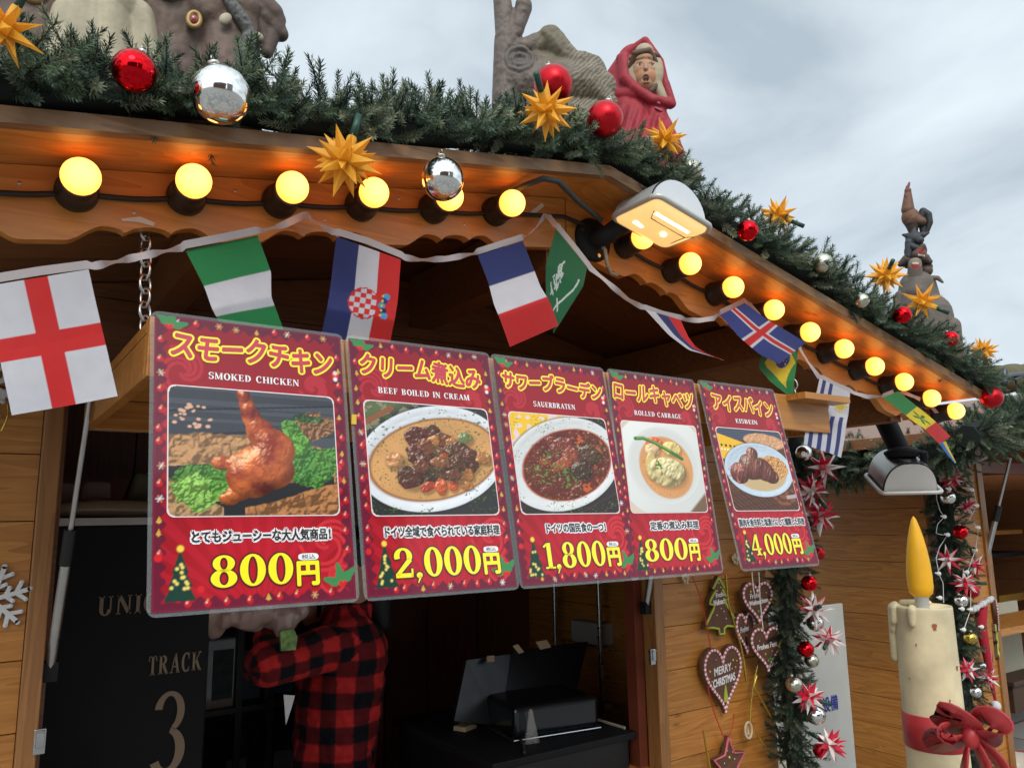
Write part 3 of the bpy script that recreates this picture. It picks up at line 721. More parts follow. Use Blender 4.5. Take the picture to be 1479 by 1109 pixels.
# ------------------------------------------------------------------ printed pictures: colours computed point by point on a fine sheet
def vnoise(x, y, f, seed):
    r = np.random.default_rng(seed); n = 64; tab = r.uniform(0, 1, (n, n)); X = x * f; Y = y * f
    xi = np.floor(X).astype(int); yi = np.floor(Y).astype(int); fx = X - xi; fy = Y - yi
    fx = fx * fx * (3 - 2 * fx); fy = fy * fy * (3 - 2 * fy)
    a = tab[yi % n, xi % n]; b = tab[yi % n, (xi + 1) % n]; c = tab[(yi + 1) % n, xi % n]; d = tab[(yi + 1) % n, (xi + 1) % n]
    return (a * (1 - fx) + b * fx) * (1 - fy) + (c * (1 - fx) + d * fx) * fy
def fbm(x, y, f, seed, o=5):
    s, a, t = 0, 1, 0
    for i in range(o): s = s + a * vnoise(x + 3.1 * i, y + 1.7 * i, f * 2 ** i, seed + i); t += a; a *= .55
    return s / t
def sstep(a, b, x): t = np.clip((x - a) / (b - a), 0, 1); return t * t * (3 - 2 * t)
class Pic:
    """canvas in units of its width; y runs down"""
    def __init__(s, h, w_, base):
        s.h, s.w = h, w_; s.y, s.x = np.mgrid[0:h, 0:w_]; s.x = s.x / (w_ - 1.0); s.y = s.y / (w_ - 1.0); s.asp = (h - 1) / (w_ - 1.0)
        s.c = np.ones((h, w_, 3)) * lin(base); s.px = 1.0 / w_
    def put(s, m, col):
        m = np.clip(m, 0, 1)[..., None]; s.c = s.c * (1 - m) + (lin(col) if not (isinstance(col, np.ndarray) and col.ndim == 3) else col) * m
    def disc(s, x, y, r, col, k=1.0, soft=None):
        d = np.hypot(s.x - x, (s.y - y) / k); s.put(sstep(r + (soft or s.px), r - (soft or s.px), d), col)
    def ell(s, x, y, a, b, th=0):
        c, n_ = math.cos(th), math.sin(th); dx, dy = s.x - x, s.y - y
        return np.hypot((dx * c + dy * n_) / a, (-dx * n_ + dy * c) / b)
    def seg(s, p, q, r, col, r2=None, soft=None):
        s.put(s.segm(p, q, r, r2, soft), col)
    def segm(s, p, q, r, r2=None, soft=None):
        px, py = p; dx, dy = q[0] - px, q[1] - py; L2 = dx * dx + dy * dy + 1e-12
        t = np.clip(((s.x - px) * dx + (s.y - py) * dy) / L2, 0, 1); d = np.hypot(s.x - px - t * dx, s.y - py - t * dy)
        rr = r + ((r2 if r2 is not None else r) - r) * t; sf = soft or s.px
        return sstep(rr + sf, rr - sf, d)
    def line(s, pts, r, col):
        m = np.zeros((s.h, s.w))
        for p, q in zip(pts[:-1], pts[1:]): m = np.maximum(m, s.segm(p, q, r))
        s.put(m, col)
    def poly(s, pts, col):
        ins = np.zeros((s.h, s.w), bool); n = len(pts)
        for i in range(n):
            x1, y1 = pts[i]; x2, y2 = pts[(i + 1) % n]
            cnd = ((y1 > s.y) != (y2 > s.y)); ins ^= cnd & (s.x < (x2 - x1) * (s.y - y1) / ((y2 - y1) if y2 != y1 else 1e-9) + x1)
        s.put(ins.astype(float), col)
    def lit(s, H, col, m, amp=1.0, gloss=0.0, spec=(255, 240, 220)):
        """print of something with relief H (heights in canvas widths)"""
        gy, gx = np.gradient(H, s.px); n = np.sqrt(1 + (gx * amp) ** 2 + (gy * amp) ** 2); l_ = np.array([-.45, -.55, .70])
        dif = (-gx * amp * l_[0] - gy * amp * l_[1] + l_[2]) / n; base = lin(col) if not (isinstance(col, np.ndarray) and col.ndim == 3) else col
        cc = base * (0.35 + .85 * np.clip(dif, 0, 1.2))[..., None]
        if gloss: cc = cc + lin(spec) * (gloss * np.clip((dif - .86) / .14, 0, 1) ** 2)[..., None]
        s.put(m, np.clip(cc, 0, 1))
def dome(d): return np.sqrt(np.clip(1 - d * d, 0, 1))
def chicken():
    P = Pic(182, 216, (58, 60, 66)); x, y = P.x, P.y
    P.put((vnoise(x * .12 + y * 2.0, y * 9, 5, 4) > .52) * .5, (84, 88, 96)); P.put((np.abs(((y + x * .10) * 6) % 1 - .5) > .46) * .8, (28, 30, 34))
    def paper(m, seed, c=(186, 138, 92)):
        h = np.abs(fbm(x, y, 7, seed, 4) - .5) * .5 + np.abs(vnoise(x + y * .5, y, 11, seed + 3) - .5) * .12; P.lit(h, c, m, .75)
    edge = .30 + .07 * fbm(x, y, 6, 11); paper(sstep(.0, .012, y - edge + .04 - .10 * np.abs(x - .30)) * sstep(.0, .02, .72 - y + .1 * x), 21)
    P.poly([(.0, .53), (.30, .50), (.62, .64), (.98, .58), (.98, .85), (.3, .85), (.0, .60)], (38, 38, 40))
    paper(sstep(.0, .01, y - .80 + .28 * (x - .45) + .04 * fbm(x, y, 8, 5)) * (x > .42), 31, (178, 120, 72)); paper(sstep(0, .01, y - .62 - .55 * x) * (x < .3), 41, (180, 140, 98))
    for i in range(26):
        a, b = RNG.uniform(.03, .25), RNG.uniform(.12, .27); P.disc(a, b, RNG.uniform(.007, .015), (218, 168, 140), .8)
    def leaf(cx, cy, a, b, th, seed, c):
        d = P.ell(cx, cy, a, b, th) + .8 * (fbm(x, y, 14, seed) - .5); h = np.abs(fbm(x, y, 9, seed + 1, 4) - .5) * .30 + .02 * np.sin(fbm(x, y, 6, seed + 8) * 40)
        P.lit(h, lin(c) * (0.65 + .8 * fbm(x, y, 8, seed + 2))[..., None], sstep(1.0, .93, d), .9, .15)
    leaf(.86, .22, .14, .10, -.2, 47, (150, 104, 66)); leaf(.76, .34, .07, .17, -.45, 50, (98, 158, 58)); leaf(.84, .52, .17, .13, .1, 53, (74, 134, 50)); leaf(.93, .48, .1, .12, .2, 56, (84, 140, 52))
    leaf(.20, .60, .20, .10, -.2, 60, (84, 140, 50)); leaf(.16, .70, .13, .12, .4, 63, (138, 186, 84)); leaf(.28, .66, .06, .07, .4, 73, (100, 156, 60)); leaf(.29, .52, .05, .03, 0, 66, (120, 150, 40)); leaf(.83, .17, .12, .03, .1, 70, (60, 90, 44))
    # the leg: shin, drumstick, thigh, knuckle
    parts = [(.425, .03, .043, .05, 0), (.445, .10, .048, .10, -.15), (.475, .19, .062, .11, -.35), (.53, .29, .09, .12, -.5), (.60, .40, .135, .15, -.4), (.55, .52, .185, .16, .3), (.46, .60, .15, .13, .3), (.41, .52, .10, .09, .5), (.39, .69, .085, .06, -.3), (.33, .735, .06, .042, .1), (.29, .50, .06, .05, .2)]
    H = np.zeros_like(x); M = np.zeros_like(x)
    for (cx, cy, a, b, th) in parts:
        d = P.ell(cx, cy, a, b, th) + .10 * (fbm(x, y, 12, 77) - .5); H = H + np.exp(dome(d) * min(a, b) * .95 * 34) - 1; M = np.maximum(M, sstep(1.0, .95, d))
    H = np.log(1 + H) / 34 * 1.1 + .010 * np.abs(fbm(x * 1.4 - y * .5, y + x, 14, 91, 3) - .5) + .006 * fbm(x, y, 26, 80) + .02 * np.abs(fbm(x, y, 9, 82) - .5)
    t = sstep(.3, .7, fbm(x, y, 7, 84))[..., None]; col = lin((206, 104, 48)) * (1 - t) + lin((128, 40, 22)) * t
    col = col * (1.15 - .45 * sstep(.55, .8, y))[..., None]
    P.lit(H, col, M, 1.0, .75, (255, 214, 170)); P.put(M * (fbm(x, y, 30, 90) > .66) * .35, (88, 30, 14))
    return P
def plate(P, cx, cy, a, b, th, c=(226, 228, 230), relief=True):
    d = P.ell(cx, cy, a, b, th); x, y = P.x, P.y
    P.put(sstep(1.06, 1.0, d) * .6, (20, 18, 18))
    H = .022 * sstep(.7, 1.0, d)
    if relief: H = H + .0035 * np.abs(np.sin(9 * np.arctan2(y - cy, x - cx)) * np.sin(d * 22)) * (d > .74) * (.4 + fbm(x, y, 9, 61))
    P.lit(H, c, sstep(1.01, .99, d), .8, .1); return d
def chunks(P, lst, seed, herbs=0, col_h=(70, 96, 40), grow=1.0):
    x, y = P.x, P.y
    for i, (cx, cy, a, b, th, c) in enumerate(lst):
        a, b = a * grow, b * grow
        d = P.ell(cx, cy, a, b, th); d = d + .55 * (fbm(x, y, 11, seed + i, 3) - .5) + .35 * (np.abs(vnoise(x, y, 22, seed + 9 + i) - .5))
        P.put(sstep(1.25, .8, P.ell(cx + .012, cy + .018, a, b, th)) * .5, (50, 22, 10))
        H = dome(np.clip(d, 0, 1)) ** .5 * min(a, b) * .6 + .03 * fbm(x, y, 34, seed + 40 + i, 3)
        P.lit(H, lin(c) * (.7 + .6 * fbm(x, y, 18, seed + 70 + i))[..., None], sstep(1, .94, d), .9, .5)
    hm = (vnoise(x, y, 85, seed + 5) > .80) * (fbm(x, y, 7, seed + 6) > .50)
    if herbs: P.put(hm * herbs, col_h)
def stew():
    P = Pic(200, 216, (46, 44, 44)); x, y = P.x, P.y
    P.put(sstep(.25, .1, y + x * .5), (92, 104, 66)); P.put((fbm(x, y, 14, 3) > .55) * (y + .4 * x < .26) * .6, (160, 150, 120)); P.seg((.0, .18), (.2, .05), .022, (140, 84, 48))
    plate(P, .52, .45, .62, .43, -.33); d = P.ell(.53, .46, .545, .33, -.30)
    t = fbm(x, y, 5, 9)[..., None]; P.put(sstep(1.06, .99, d), (150, 92, 40)); P.put(sstep(1.0, .95, d), lin((206, 152, 92)) * (.8 + .4 * t))
    dk, br, tn, rd = (92, 46, 34), (120, 66, 42), (178, 116, 62), (176, 62, 36)
    chunks(P, [(.38, .28, .085, .075, .3, dk), (.50, .24, .07, .055, -.2, dk), (.60, .30, .08, .06, .2, br), (.37, .42, .07, .08, .2, dk), (.47, .47, .085, .06, 0, dk), (.50, .34, .05, .065, .6, tn), (.59, .40, .075, .045, -.3, br),
               (.62, .44, .06, .028, -.1, rd), (.67, .33, .05, .05, 0, tn), (.72, .40, .09, .08, .5, (96, 56, 40)), (.80, .47, .07, .10, .2, dk), (.31, .62, .095, .085, .1, dk), (.46, .60, .06, .06, .3, (70, 44, 32)), (.58, .57, .07, .06, 0, (96, 58, 40)),
               (.74, .59, .065, .06, 0, tn), (.20, .49, .07, .062, .2, (196, 136, 84)), (.43, .70, .055, .035, -.4, rd), (.54, .69, .042, .06, .1, (204, 92, 48)), (.64, .68, .035, .045, .4, (204, 84, 44)), (.74, .68, .05, .03, .2, tn), (.92, .44, .06, .05, .1, tn), (.78, .27, .06, .05, 0, (120, 130, 80)), (.44, .36, .07, .06, .4, br), (.68, .50, .08, .07, -.3, dk), (.55, .50, .07, .05, .2, (150, 88, 52)), (.40, .53, .06, .05, 0, br), (.65, .60, .06, .05, .2, (112, 60, 42))], 100, .85, grow=1.22)
    sp = (vnoise(x, y, 70, 12) > .90) * (d < .95); P.put(sp * .7, (96, 84, 40))
    return P
def sauer():
    P = Pic(210, 200, (46, 36, 34)); x, y = P.x, P.y
    P.put((np.abs(((x * .5 + y) * 9) % 1 - .5) > .42) * .5, (74, 54, 46))
    P.put(sstep(.38, .30, y + x * .55), (238, 190, 40)); P.put((vnoise(x, y, 22, 5) > .5) * sstep(.40, .34, y + x * .5) * (y + x > .12), (228, 204, 190))
    plate(P, .50, .52, .64, .46, -.52, (222, 222, 220)); d = P.ell(.53, .53, .50, .35, -.50) + .03 * (fbm(x, y, 10, 8) - .5)
    H = .03 * fbm(x, y, 16, 14) + .008 * fbm(x, y, 40, 15, 2)
    t = fbm(x, y, 10, 16)[..., None]; P.put(sstep(1.05, .99, d), (176, 70, 26)); P.lit(H, lin((104, 38, 24)) * (.55 + .9 * t), sstep(1, .97, d), 1.1, .8)
    P.put((fbm(x, y, 16, 22) > .60) * (d < .95) * (x > .55) * .8, (206, 96, 40))
    chunks(P, [(.50, .38, .19, .16, .5, (122, 52, 38)), (.57, .47, .15, .12, -.5, (144, 68, 46)), (.76, .42, .14, .12, .1, (84, 50, 34)), (.46, .54, .13, .07, -.5, (160, 66, 40)), (.64, .60, .14, .11, -.2, (70, 38, 30)), (.30, .52, .07, .05, .2, (150, 52, 30))], 200, .9, (96, 122, 44))
    P.put((vnoise(x, y, 55, 31) > .72) * (P.ell(.36, .66, .24, .14, .3) < 1) * .85, (96, 132, 52)); P.put((vnoise(x, y, 55, 33) > .75) * (P.ell(.26, .50, .10, .12, .3) < 1) * .8, (110, 136, 62))
    return P
def cabbage():
    P = Pic(226, 196, (214, 196, 176)); x, y = P.x, P.y
    d = P.ell(.5, .55, .66, .70, .1); P.lit(.1 * np.clip(1.02 - d, 0, .3), (226, 226, 220), sstep(1.0, .98, d), 1.2); P.put(sstep(.78, .62, d) * .45, (196, 194, 188))
    d = P.ell(.52, .58, .345, .40, -.15); P.put(sstep(1.06, .98, d), (210, 150, 96)); P.put(sstep(1.0, .93, d), lin((214, 152, 94)) * (.85 + .3 * fbm(x, y, 5, 4))[..., None])
    def blob(cx, cy, a, b, th, c, seed, g=.25, f=8, am=.1):
        q = P.ell(cx, cy, a, b, th) + .12 * (fbm(x, y, 9, seed) - .5); P.put(sstep(1.2, .9, P.ell(cx + .01, cy + .02, a, b, th)) * .4, (120, 70, 30))
        P.lit(dome(np.clip(q, 0, 1)) * min(a, b) * .55 + am * np.abs(fbm(x + .4 * y, y * .6, f, seed + 1, 3) - .5), lin(c) * (.85 + .3 * fbm(x, y, 12, seed + 2))[..., None], sstep(1, .95, q), .9, g)
    blob(.40, .27, .12, .09, .2, (222, 104, 64), 10); blob(.62, .33, .13, .10, .1, (232, 206, 130), 14); blob(.36, .36, .10, .09, 0, (224, 190, 140), 18)
    blob(.32, .56, .07, .18, .1, (216, 186, 120), 22); blob(.52, .64, .265, .20, .08, (214, 194, 134), 26, .3, 7, .22); blob(.60, .60, .16, .14, .3, (222, 206, 152), 30, .25, 9, .16)
    P.line([(.16, .22), (.26, .21), (.40, .26), (.58, .36), (.74, .46)], .024, (62, 112, 40)); P.line([(.18, .21), (.27, .20), (.42, .26), (.6, .36)], .008, (124, 168, 74))
    P.put((vnoise(x, y, 45, 3) > .62) * (P.ell(.42, .55, .06, .07, .4) < 1), (76, 120, 50)); P.put((vnoise(x, y, 70, 6) > .86) * (d < .98) * .5, (140, 90, 40))
    P.put(sstep(.0, .06, (x - .86) + (y - 1.02)), (120, 90, 66)); return P
def eisbein():
    P = Pic(226, 190, (96, 56, 32)); x, y = P.x, P.y
    P.put((np.abs(((x * .25 + y) * 11) % 1 - .5) > .40) * .5, (62, 36, 22)); P.put((y < .17), (60, 66, 84)); P.put((np.abs((y * 26 + x * 3) % 1 - .5) > .3) * (y < .17) * .5, (92, 98, 114))
    P.poly([(0, .08), (.42, .22), (.40, .42), (0, .46)], (236, 182, 30)); P.put((np.abs((x * 16) % 1 - .5) < .24) * (np.abs(y - .25 - .1 * x) < .018) * (x < .4), (60, 40, 20)); P.put((np.abs((x * 22) % 1 - .5) < .3) * (np.abs(y - .31 - .1 * x) < .01) * (x < .4), (250, 240, 220))
    q = P.ell(.70, .17, .34, .13, .08); P.lit(.05 * np.abs(fbm(x, y, 12, 5) - .5), (214, 160, 116), sstep(1.0, .94, q + .2 * (fbm(x, y, 10, 6) - .5)), 1.6)
    P.put((np.abs(((x - y) * 14) % 1 - .5) > .36) * (y > .92), (50, 28, 18)); P.put((P.ell(.80, .98, .2, .14, 0) < 1) * (fbm(x, y, 20, 7) > .5) * .6, (160, 90, 60))
    plate(P, .52, .60, .52, .40, -.04, (196, 210, 222)); q = P.ell(.52, .66, .42, .27, -.02); P.put(sstep(1.0, .9, q), (196, 168, 120))
    d = P.ell(.76, .56, .22, .18, .3) + .25 * (fbm(x, y, 14, 9) - .5); P.lit(.09 * np.abs(fbm(x, y, 22, 11, 4) - .5), (220, 160, 92), sstep(1, .93, d), 1.9, .2)
    parts = [(.20, .66, .14, .16, .3), (.40, .56, .20, .20, -.3), (.46, .36, .09, .10, .2), (.58, .60, .16, .19, -.5), (.68, .70, .12, .11, -.4)]; H = 0 * x; M = 0 * x
    for (cx, cy, a, b, th) in parts:
        d = P.ell(cx, cy, a, b, th) + .16 * (fbm(x, y, 12, 30) - .5); H = H + np.exp(dome(d) * min(a, b) * 26) - 1; M = np.maximum(M, sstep(1, .94, d))
    H = np.log(1 + H) / 26 * 1.1; fib = fbm((x * .9 + y * .35) * 5, y * .35, 7, 33, 4); H = H + .055 * fib; t = fbm(x, y, 9, 36)[..., None]
    P.lit(H, lin((150, 76, 58)) * (1 - t) + lin((88, 40, 32)) * t, M, 1.0, .5); P.put((fib > .56) * M * .5, (66, 28, 22)); P.put((vnoise(x, y, 60, 38) > .74) * M * (P.ell(.38, .45, .2, .12, 0) < 1) * .8, (96, 104, 56))
    d = P.ell(.15, .68, .13, .14, .2); P.put((fbm(x, y, 20, 40) > .5) * (d < 1) * .7, (198, 108, 84))
    for k in range(4): P.seg((.84, .985 + .013 * k), (.99, .965 + .013 * k), .004, (196, 196, 196))
    return P
def poster_ground(seed, asp):
    """dark red sheet: rays, scrolls, a scalloped plum border, small ornaments"""
    w_ = 208; h = int(w_ * asp); P = Pic(h, w_, (156, 9, 24)); x, y = P.x, P.y; A = P.asp
    th = np.arctan2(y - A * 1.05, x - .5); P.put(((th * 9 / math.pi * 2) % 1 > .5) * sstep(.62 * A, .78 * A, y) * .55, (190, 22, 44)); P.put(sstep(.5, .1, np.hypot((x - .5), (y - .87 * A) * 1.2)) * .45, (204, 26, 46))
    P.put(sstep(.30 * A, .05 * A, y) * .4, (128, 14, 40))
    for (cx, cy, s_, fl) in ((.14, .20, .14, 1), (.86, .80, .15, -1), (.90, .93, .10, -1), (.10, .40, .1, 1), (.90, .55, .1, -1), (.82, .22, .08, -1)):
        for k in range(4):
            a0 = k * 1.1 + cx * 7; pts = []
            for q in range(16):
                u = q / 15; a = a0 + fl * u * 4.2; r_ = s_ * (1 - .85 * u); pts.append((cx + r_ * math.cos(a), cy * A + r_ * math.sin(a)))
            P.line(pts, .009, (206, 44, 52) if cy > .5 else (182, 36, 50))
    b = np.minimum(np.minimum(x, 1 - x), np.minimum(y, A - y)); sc_ = .050 + .012 * np.sin(np.where(np.minimum(x, 1 - x) < np.minimum(y, A - y), y, x) * 95)
    P.put(sstep(sc_ + .004, sc_ - .004, b) * .88, (92, 14, 46)); P.put(sstep(.012, .006, b), (120, 26, 52))
    r = np.random.default_rng(seed)
    def orn(cx, cy):
        k = r.integers(0, 4)
        if k < 2: P.disc(cx, cy, .016, (196, 20, 30)); P.disc(cx - .005, cy - .006, .005, (255, 190, 180)); P.disc(cx, cy - .017, .004, (210, 170, 80))
        elif k == 2:
            for a in range(3): P.seg((cx - .016 * math.cos(a * 1.05), cy - .016 * math.sin(a * 1.05)), (cx + .016 * math.cos(a * 1.05), cy + .016 * math.sin(a * 1.05)), .002, (222, 176, 110) if r.uniform() < .6 else (240, 240, 245))
        else: P.poly([(cx - .014, cy + .012), (cx, cy - .018), (cx + .014, cy + .012)], (206, 160, 60)); P.disc(cx, cy + .014, .004, (230, 190, 90))
    for i in range(9):
        orn(.10 + i * .1 + r.uniform(-.02, .02), .028 + r.uniform(-.006, .01)); orn(.16 + i * .09 + r.uniform(-.02, .02), A - .032 + r.uniform(-.01, .006))
    for i in range(13):
        orn(.03 + r.uniform(-.006, .008), .14 + i * .09 + r.uniform(-.02, .02)); orn(.97 + r.uniform(-.008, .006), .14 + i * .09 + r.uniform(-.02, .02))
    def tree(cx, by, s_):
        for k in range(3): P.poly([(cx - s_ * (.5 - .12 * k), by - s_ * .42 * k), (cx, by - s_ * (.95 + .32 * k)), (cx + s_ * (.5 - .12 * k), by - s_ * .42 * k)], (22, 58, 46))
        for q in range(13):
            v = r.uniform(.1, 1.2); P.disc(cx + r.uniform(-.4, .4) * s_ * (1.3 - v) * .8, by - v * s_, .008, (240, 214, 110))
        P.disc(cx, by - 1.62 * s_, .016, (246, 206, 70)); P.disc(cx - s_ * .65, by - s_ * 1.35, .018, (214, 30, 36)); P.disc(cx + s_ * .62, by - .05, .017, (214, 30, 36))
    tree(.125, A - .045, .15)
    def holly(cx, cy, s_, fl):
        for a in (.2, 1.3, 2.3):
            q = P.ell(cx + fl * s_ * .6 * math.cos(a), cy - s_ * .6 * math.sin(a), s_ * .62, s_ * .28, -fl * a) ; q = q + .16 * np.cos(6 * np.arctan2(y - cy, x - cx) * 2); P.put(sstep(1, .9, q), (62, 132, 76))
        for k in range(3): P.disc(cx + s_ * .14 * (k - 1), cy + s_ * .12 * (k % 2), s_ * .13, (214, 24, 30))
    holly(.07, .055, .075, 1); holly(.93, A - .085, .085, -1)
    P.disc(.955, .245, .02, (220, 30, 40)); P.disc(.955, .228, .013, (236, 206, 190)); P.disc(.955, .265, .012, (240, 236, 236))      # plain ornament at the right edge
    return P
def sheet(name, P, TL, ex, ey, parent, m, bulge=None, rnd=0):
    """mesh sheet carrying the colours of P; ex along the width, ey down the full height"""
    h, w_ = P.h, P.w; u = np.linspace(0, 1, w_); v = np.linspace(0, 1, h); U, VV = np.meshgrid(u, v); pts = np.array(TL)[None, None] + U[..., None] * np.array(ex) + VV[..., None] * np.array(ey)
    if bulge is not None: pts = pts + bulge(U, VV)
    idx = np.arange(h * w_).reshape(h, w_); q = np.stack([idx[1:, :-1], idx[1:, 1:], idx[:-1, 1:], idx[:-1, :-1]], -1)
    if rnd:
        cx = (np.minimum(u[:-1], 1 - u[1:]) * np.linalg.norm(ex)); cy = np.minimum(v[:-1], 1 - v[1:]) * np.linalg.norm(ey)
        GX, GYy = np.meshgrid(cx, cy); keep = ~((GX < rnd) & (GYy < rnd) & (np.hypot(rnd - GX, rnd - GYy) > rnd)); q = q[keep]
    q = q.reshape(-1, 4); o0 = org(parent); me = bpy.data.meshes.new(name); me.vertices.add(h * w_); me.vertices.foreach_set('co', (pts.reshape(-1, 3) - np.array(o0)).astype(np.float32).ravel())
    me.loops.add(len(q) * 4); me.loops.foreach_set('vertex_index', q.astype(np.int32).ravel()); me.polygons.add(len(q)); me.polygons.foreach_set('loop_start', np.arange(0, len(q) * 4, 4, dtype=np.int32)); me.update(calc_edges=True)
    mcol(me, P.c.reshape(-1, 3)); return link_mesh(name, me, m, parent, o0, bulge is not None)

# ---- lettering: outline fonts turned into flat meshes, plus a hand-cut slab face
def text_geo(body, bold=0.0):
    c = bpy.data.curves.new('t', 'FONT'); c.body = body; c.offset = bold; c.resolution_u = 6; o = bpy.data.objects.new('t', c); COL.objects.link(o)
    bpy.context.view_layer.update(); dg = bpy.context.evaluated_depsgraph_get(); me = bpy.data.meshes.new_from_object(o.evaluated_get(dg))
    v = mverts(me)[:, :2].copy(); f = [list(p.vertices) for p in me.polygons]; bpy.data.objects.remove(o); bpy.data.meshes.remove(me); bpy.data.curves.remove(c); return v, f
def fit(v, x, y, w_, h, ref=None):
    """scale into a box: centre x,y (y down)"""
    r_ = v if ref is None else ref; lo, hi = r_.min(0), r_.max(0); s = np.array([w_, h]) / (hi - lo); q = (v - (lo + hi) / 2) * s; return np.stack([x + q[:, 0], y - q[:, 1]], 1)
def ring(cx, cy, rx, ry, ix, iy, a0=0, a1=360, n=28):
    P_ = []
    for i in range(n):
        t0, t1 = R(a0 + (a1 - a0) * i / n), R(a0 + (a1 - a0) * (i + 1) / n)
        P_.append([(cx + rx * math.cos(t0), cy + ry * math.sin(t0)), (cx + rx * math.cos(t1), cy + ry * math.sin(t1)), (cx + ix * math.cos(t1), cy + iy * math.sin(t1)), (cx + ix * math.cos(t0), cy + iy * math.sin(t0))])
    return P_
def bar(p, q, a, b=None):
    d = V((q[0] - p[0], q[1] - p[1])); n_ = V((-d.y, d.x)).normalized(); b = b or a
    return [[(p[0] - n_.x * a / 2, p[1] - n_.y * a / 2), (q[0] - n_.x * b / 2, q[1] - n_.y * b / 2), (q[0] + n_.x * b / 2, q[1] + n_.y * b / 2), (p[0] + n_.x * a / 2, p[1] + n_.y * a / 2)]]
def rc(x0, y0, x1, y1): return [[(x0, y0), (x1, y0), (x1, y1), (x0, y1)]]
TK, TN, SE = .20, .08, .07      # heavy stem, thin stroke, serif height
def stem_(x, wd=TK): return rc(x, 0, x + wd, 1) + rc(x - .07, 0, x + wd + .07, SE) + rc(x - .07, 1 - SE, x + wd + .07, 1)
GLY = {
    'I': (.34, stem_(.07)), 'H': (.86, stem_(.07) + stem_(.59) + rc(.2, .46, .66, .55)), 'N': (.86, stem_(.07, TN) + stem_(.66, TN) + bar((.14, .98), (.70, .02), TK)),
    'M': (1.0, stem_(.07, TN) + stem_(.72) + bar((.14, .98), (.46, .05), .18) + bar((.46, .05), (.78, .98), TN)),
    'L': (.68, stem_(.07) + rc(.2, 0, .62, SE) + rc(.55, 0, .62, .3)), 'E': (.70, stem_(.07) + rc(.2, 0, .62, SE) + rc(.2, 1 - SE, .60, 1) + rc(.55, 0, .63, .28) + rc(.53, .74, .60, 1) + rc(.2, .47, .46, .54) + rc(.42, .38, .48, .63)),
    'F': (.66, stem_(.07) + rc(.2, 1 - SE, .60, 1) + rc(.53, .70, .60, 1) + rc(.2, .47, .46, .54) + rc(.42, .38, .48, .63)),
    'T': (.72, rc(.26, 0, .46, 1) + rc(.18, 0, .54, SE) + rc(.02, 1 - SE, .70, 1) + rc(.02, .72, .09, 1) + rc(.63, .72, .70, 1)),
    'D': (.80, stem_(.07) + ring(.27, .5, .48, .5, .26, .43, -90, 90)), 'B': (.76, stem_(.07) + ring(.27, .27, .43, .27, .22, .20, -90, 90) + ring(.27, .76, .39, .24, .20, .17, -90, 90)),
    'R': (.82, stem_(.07) + ring(.27, .74, .40, .26, .20, .18, -90, 90) + bar((.40, .48), (.68, .02), .2) + rc(.58, 0, .82, SE)), 'K': (.84, stem_(.07) + bar((.26, .40), (.66, .97), TN) + bar((.38, .56), (.68, .02), .2) + rc(.56, 0, .84, SE) + rc(.54, 1 - SE, .80, 1)),
    'A': (.84, bar((.12, .0), (.42, 1), TN) + bar((.42, 1), (.70, 0), .2) + rc(.22, .30, .58, .37) + rc(.0, 0, .25, SE) + rc(.54, 0, .86, SE)),
    'O': (.80, ring(.4, .5, .40, .52, .19, .44)), 'C': (.76, ring(.40, .5, .40, .52, .19, .44, 52, 308) + rc(.58, .66, .66, 1.0) + rc(.60, .05, .66, .25)), 'G': (.82, ring(.40, .5, .40, .52, .19, .44, 52, 300) + rc(.58, .66, .66, 1.0) + rc(.52, .03, .70, .44) + rc(.45, .38, .77, .44)),
    'S': (.66, ring(.33, .74, .31, .27, .14, .19, 40, 270) + ring(.33, .28, .31, .30, .14, .22, -140, 90) + rc(.52, .70, .59, 1.0) + rc(.06, .0, .13, .32)),
    'U': (.84, rc(.07, .30, .27, 1) + rc(.62, .30, .70, 1) + ring(.385, .31, .315, .33, .115, .25, 180, 360) + rc(0, 1 - SE, .34, 1) + rc(.54, 1 - SE, .78, 1)), ' ': (.42, []),
    '0': (.74, ring(.36, .5, .35, .52, .13, .44)), '8': (.74, ring(.36, .745, .29, .265, .10, .19) + ring(.36, .27, .345, .29, .12, .21)), '1': (.52, rc(.18, 0, .38, 1) + rc(.04, 0, .52, SE) + bar((.04, .84), (.22, .97), .08)),
    '4': (.78, rc(.44, 0, .63, 1) + rc(.34, 0, .72, SE) + rc(.02, .25, .76, .33) + bar((.06, .30), (.50, .98), .09)), '2': (.74, ring(.35, .73, .33, .29, .13, .21, -25, 200) + bar((.60, .62), (.10, .10), .17, .12) + rc(.04, 0, .68, .15) + rc(.61, 0, .68, .30)),
    '3': (.72, ring(.32, .76, .30, .26, .15, .20, -70, 170) + ring(.30, .27, .36, .29, .17, .22, -150, 80)), ',': (.30, ring(.13, .06, .11, .10, 0, 0) + bar((.19, .06), (.06, -.20), .09, .03))}
def slab(txt, track=.10):
    v, f, x = [], [], 0
    for ch in txt:
        w_, ps = GLY[ch]
        for p in ps: b = len(v); v += [(x + a, c) for a, c in p]; f.append([b + i for i in range(len(p))])
        x += w_ + track
    return np.array(v, float), f
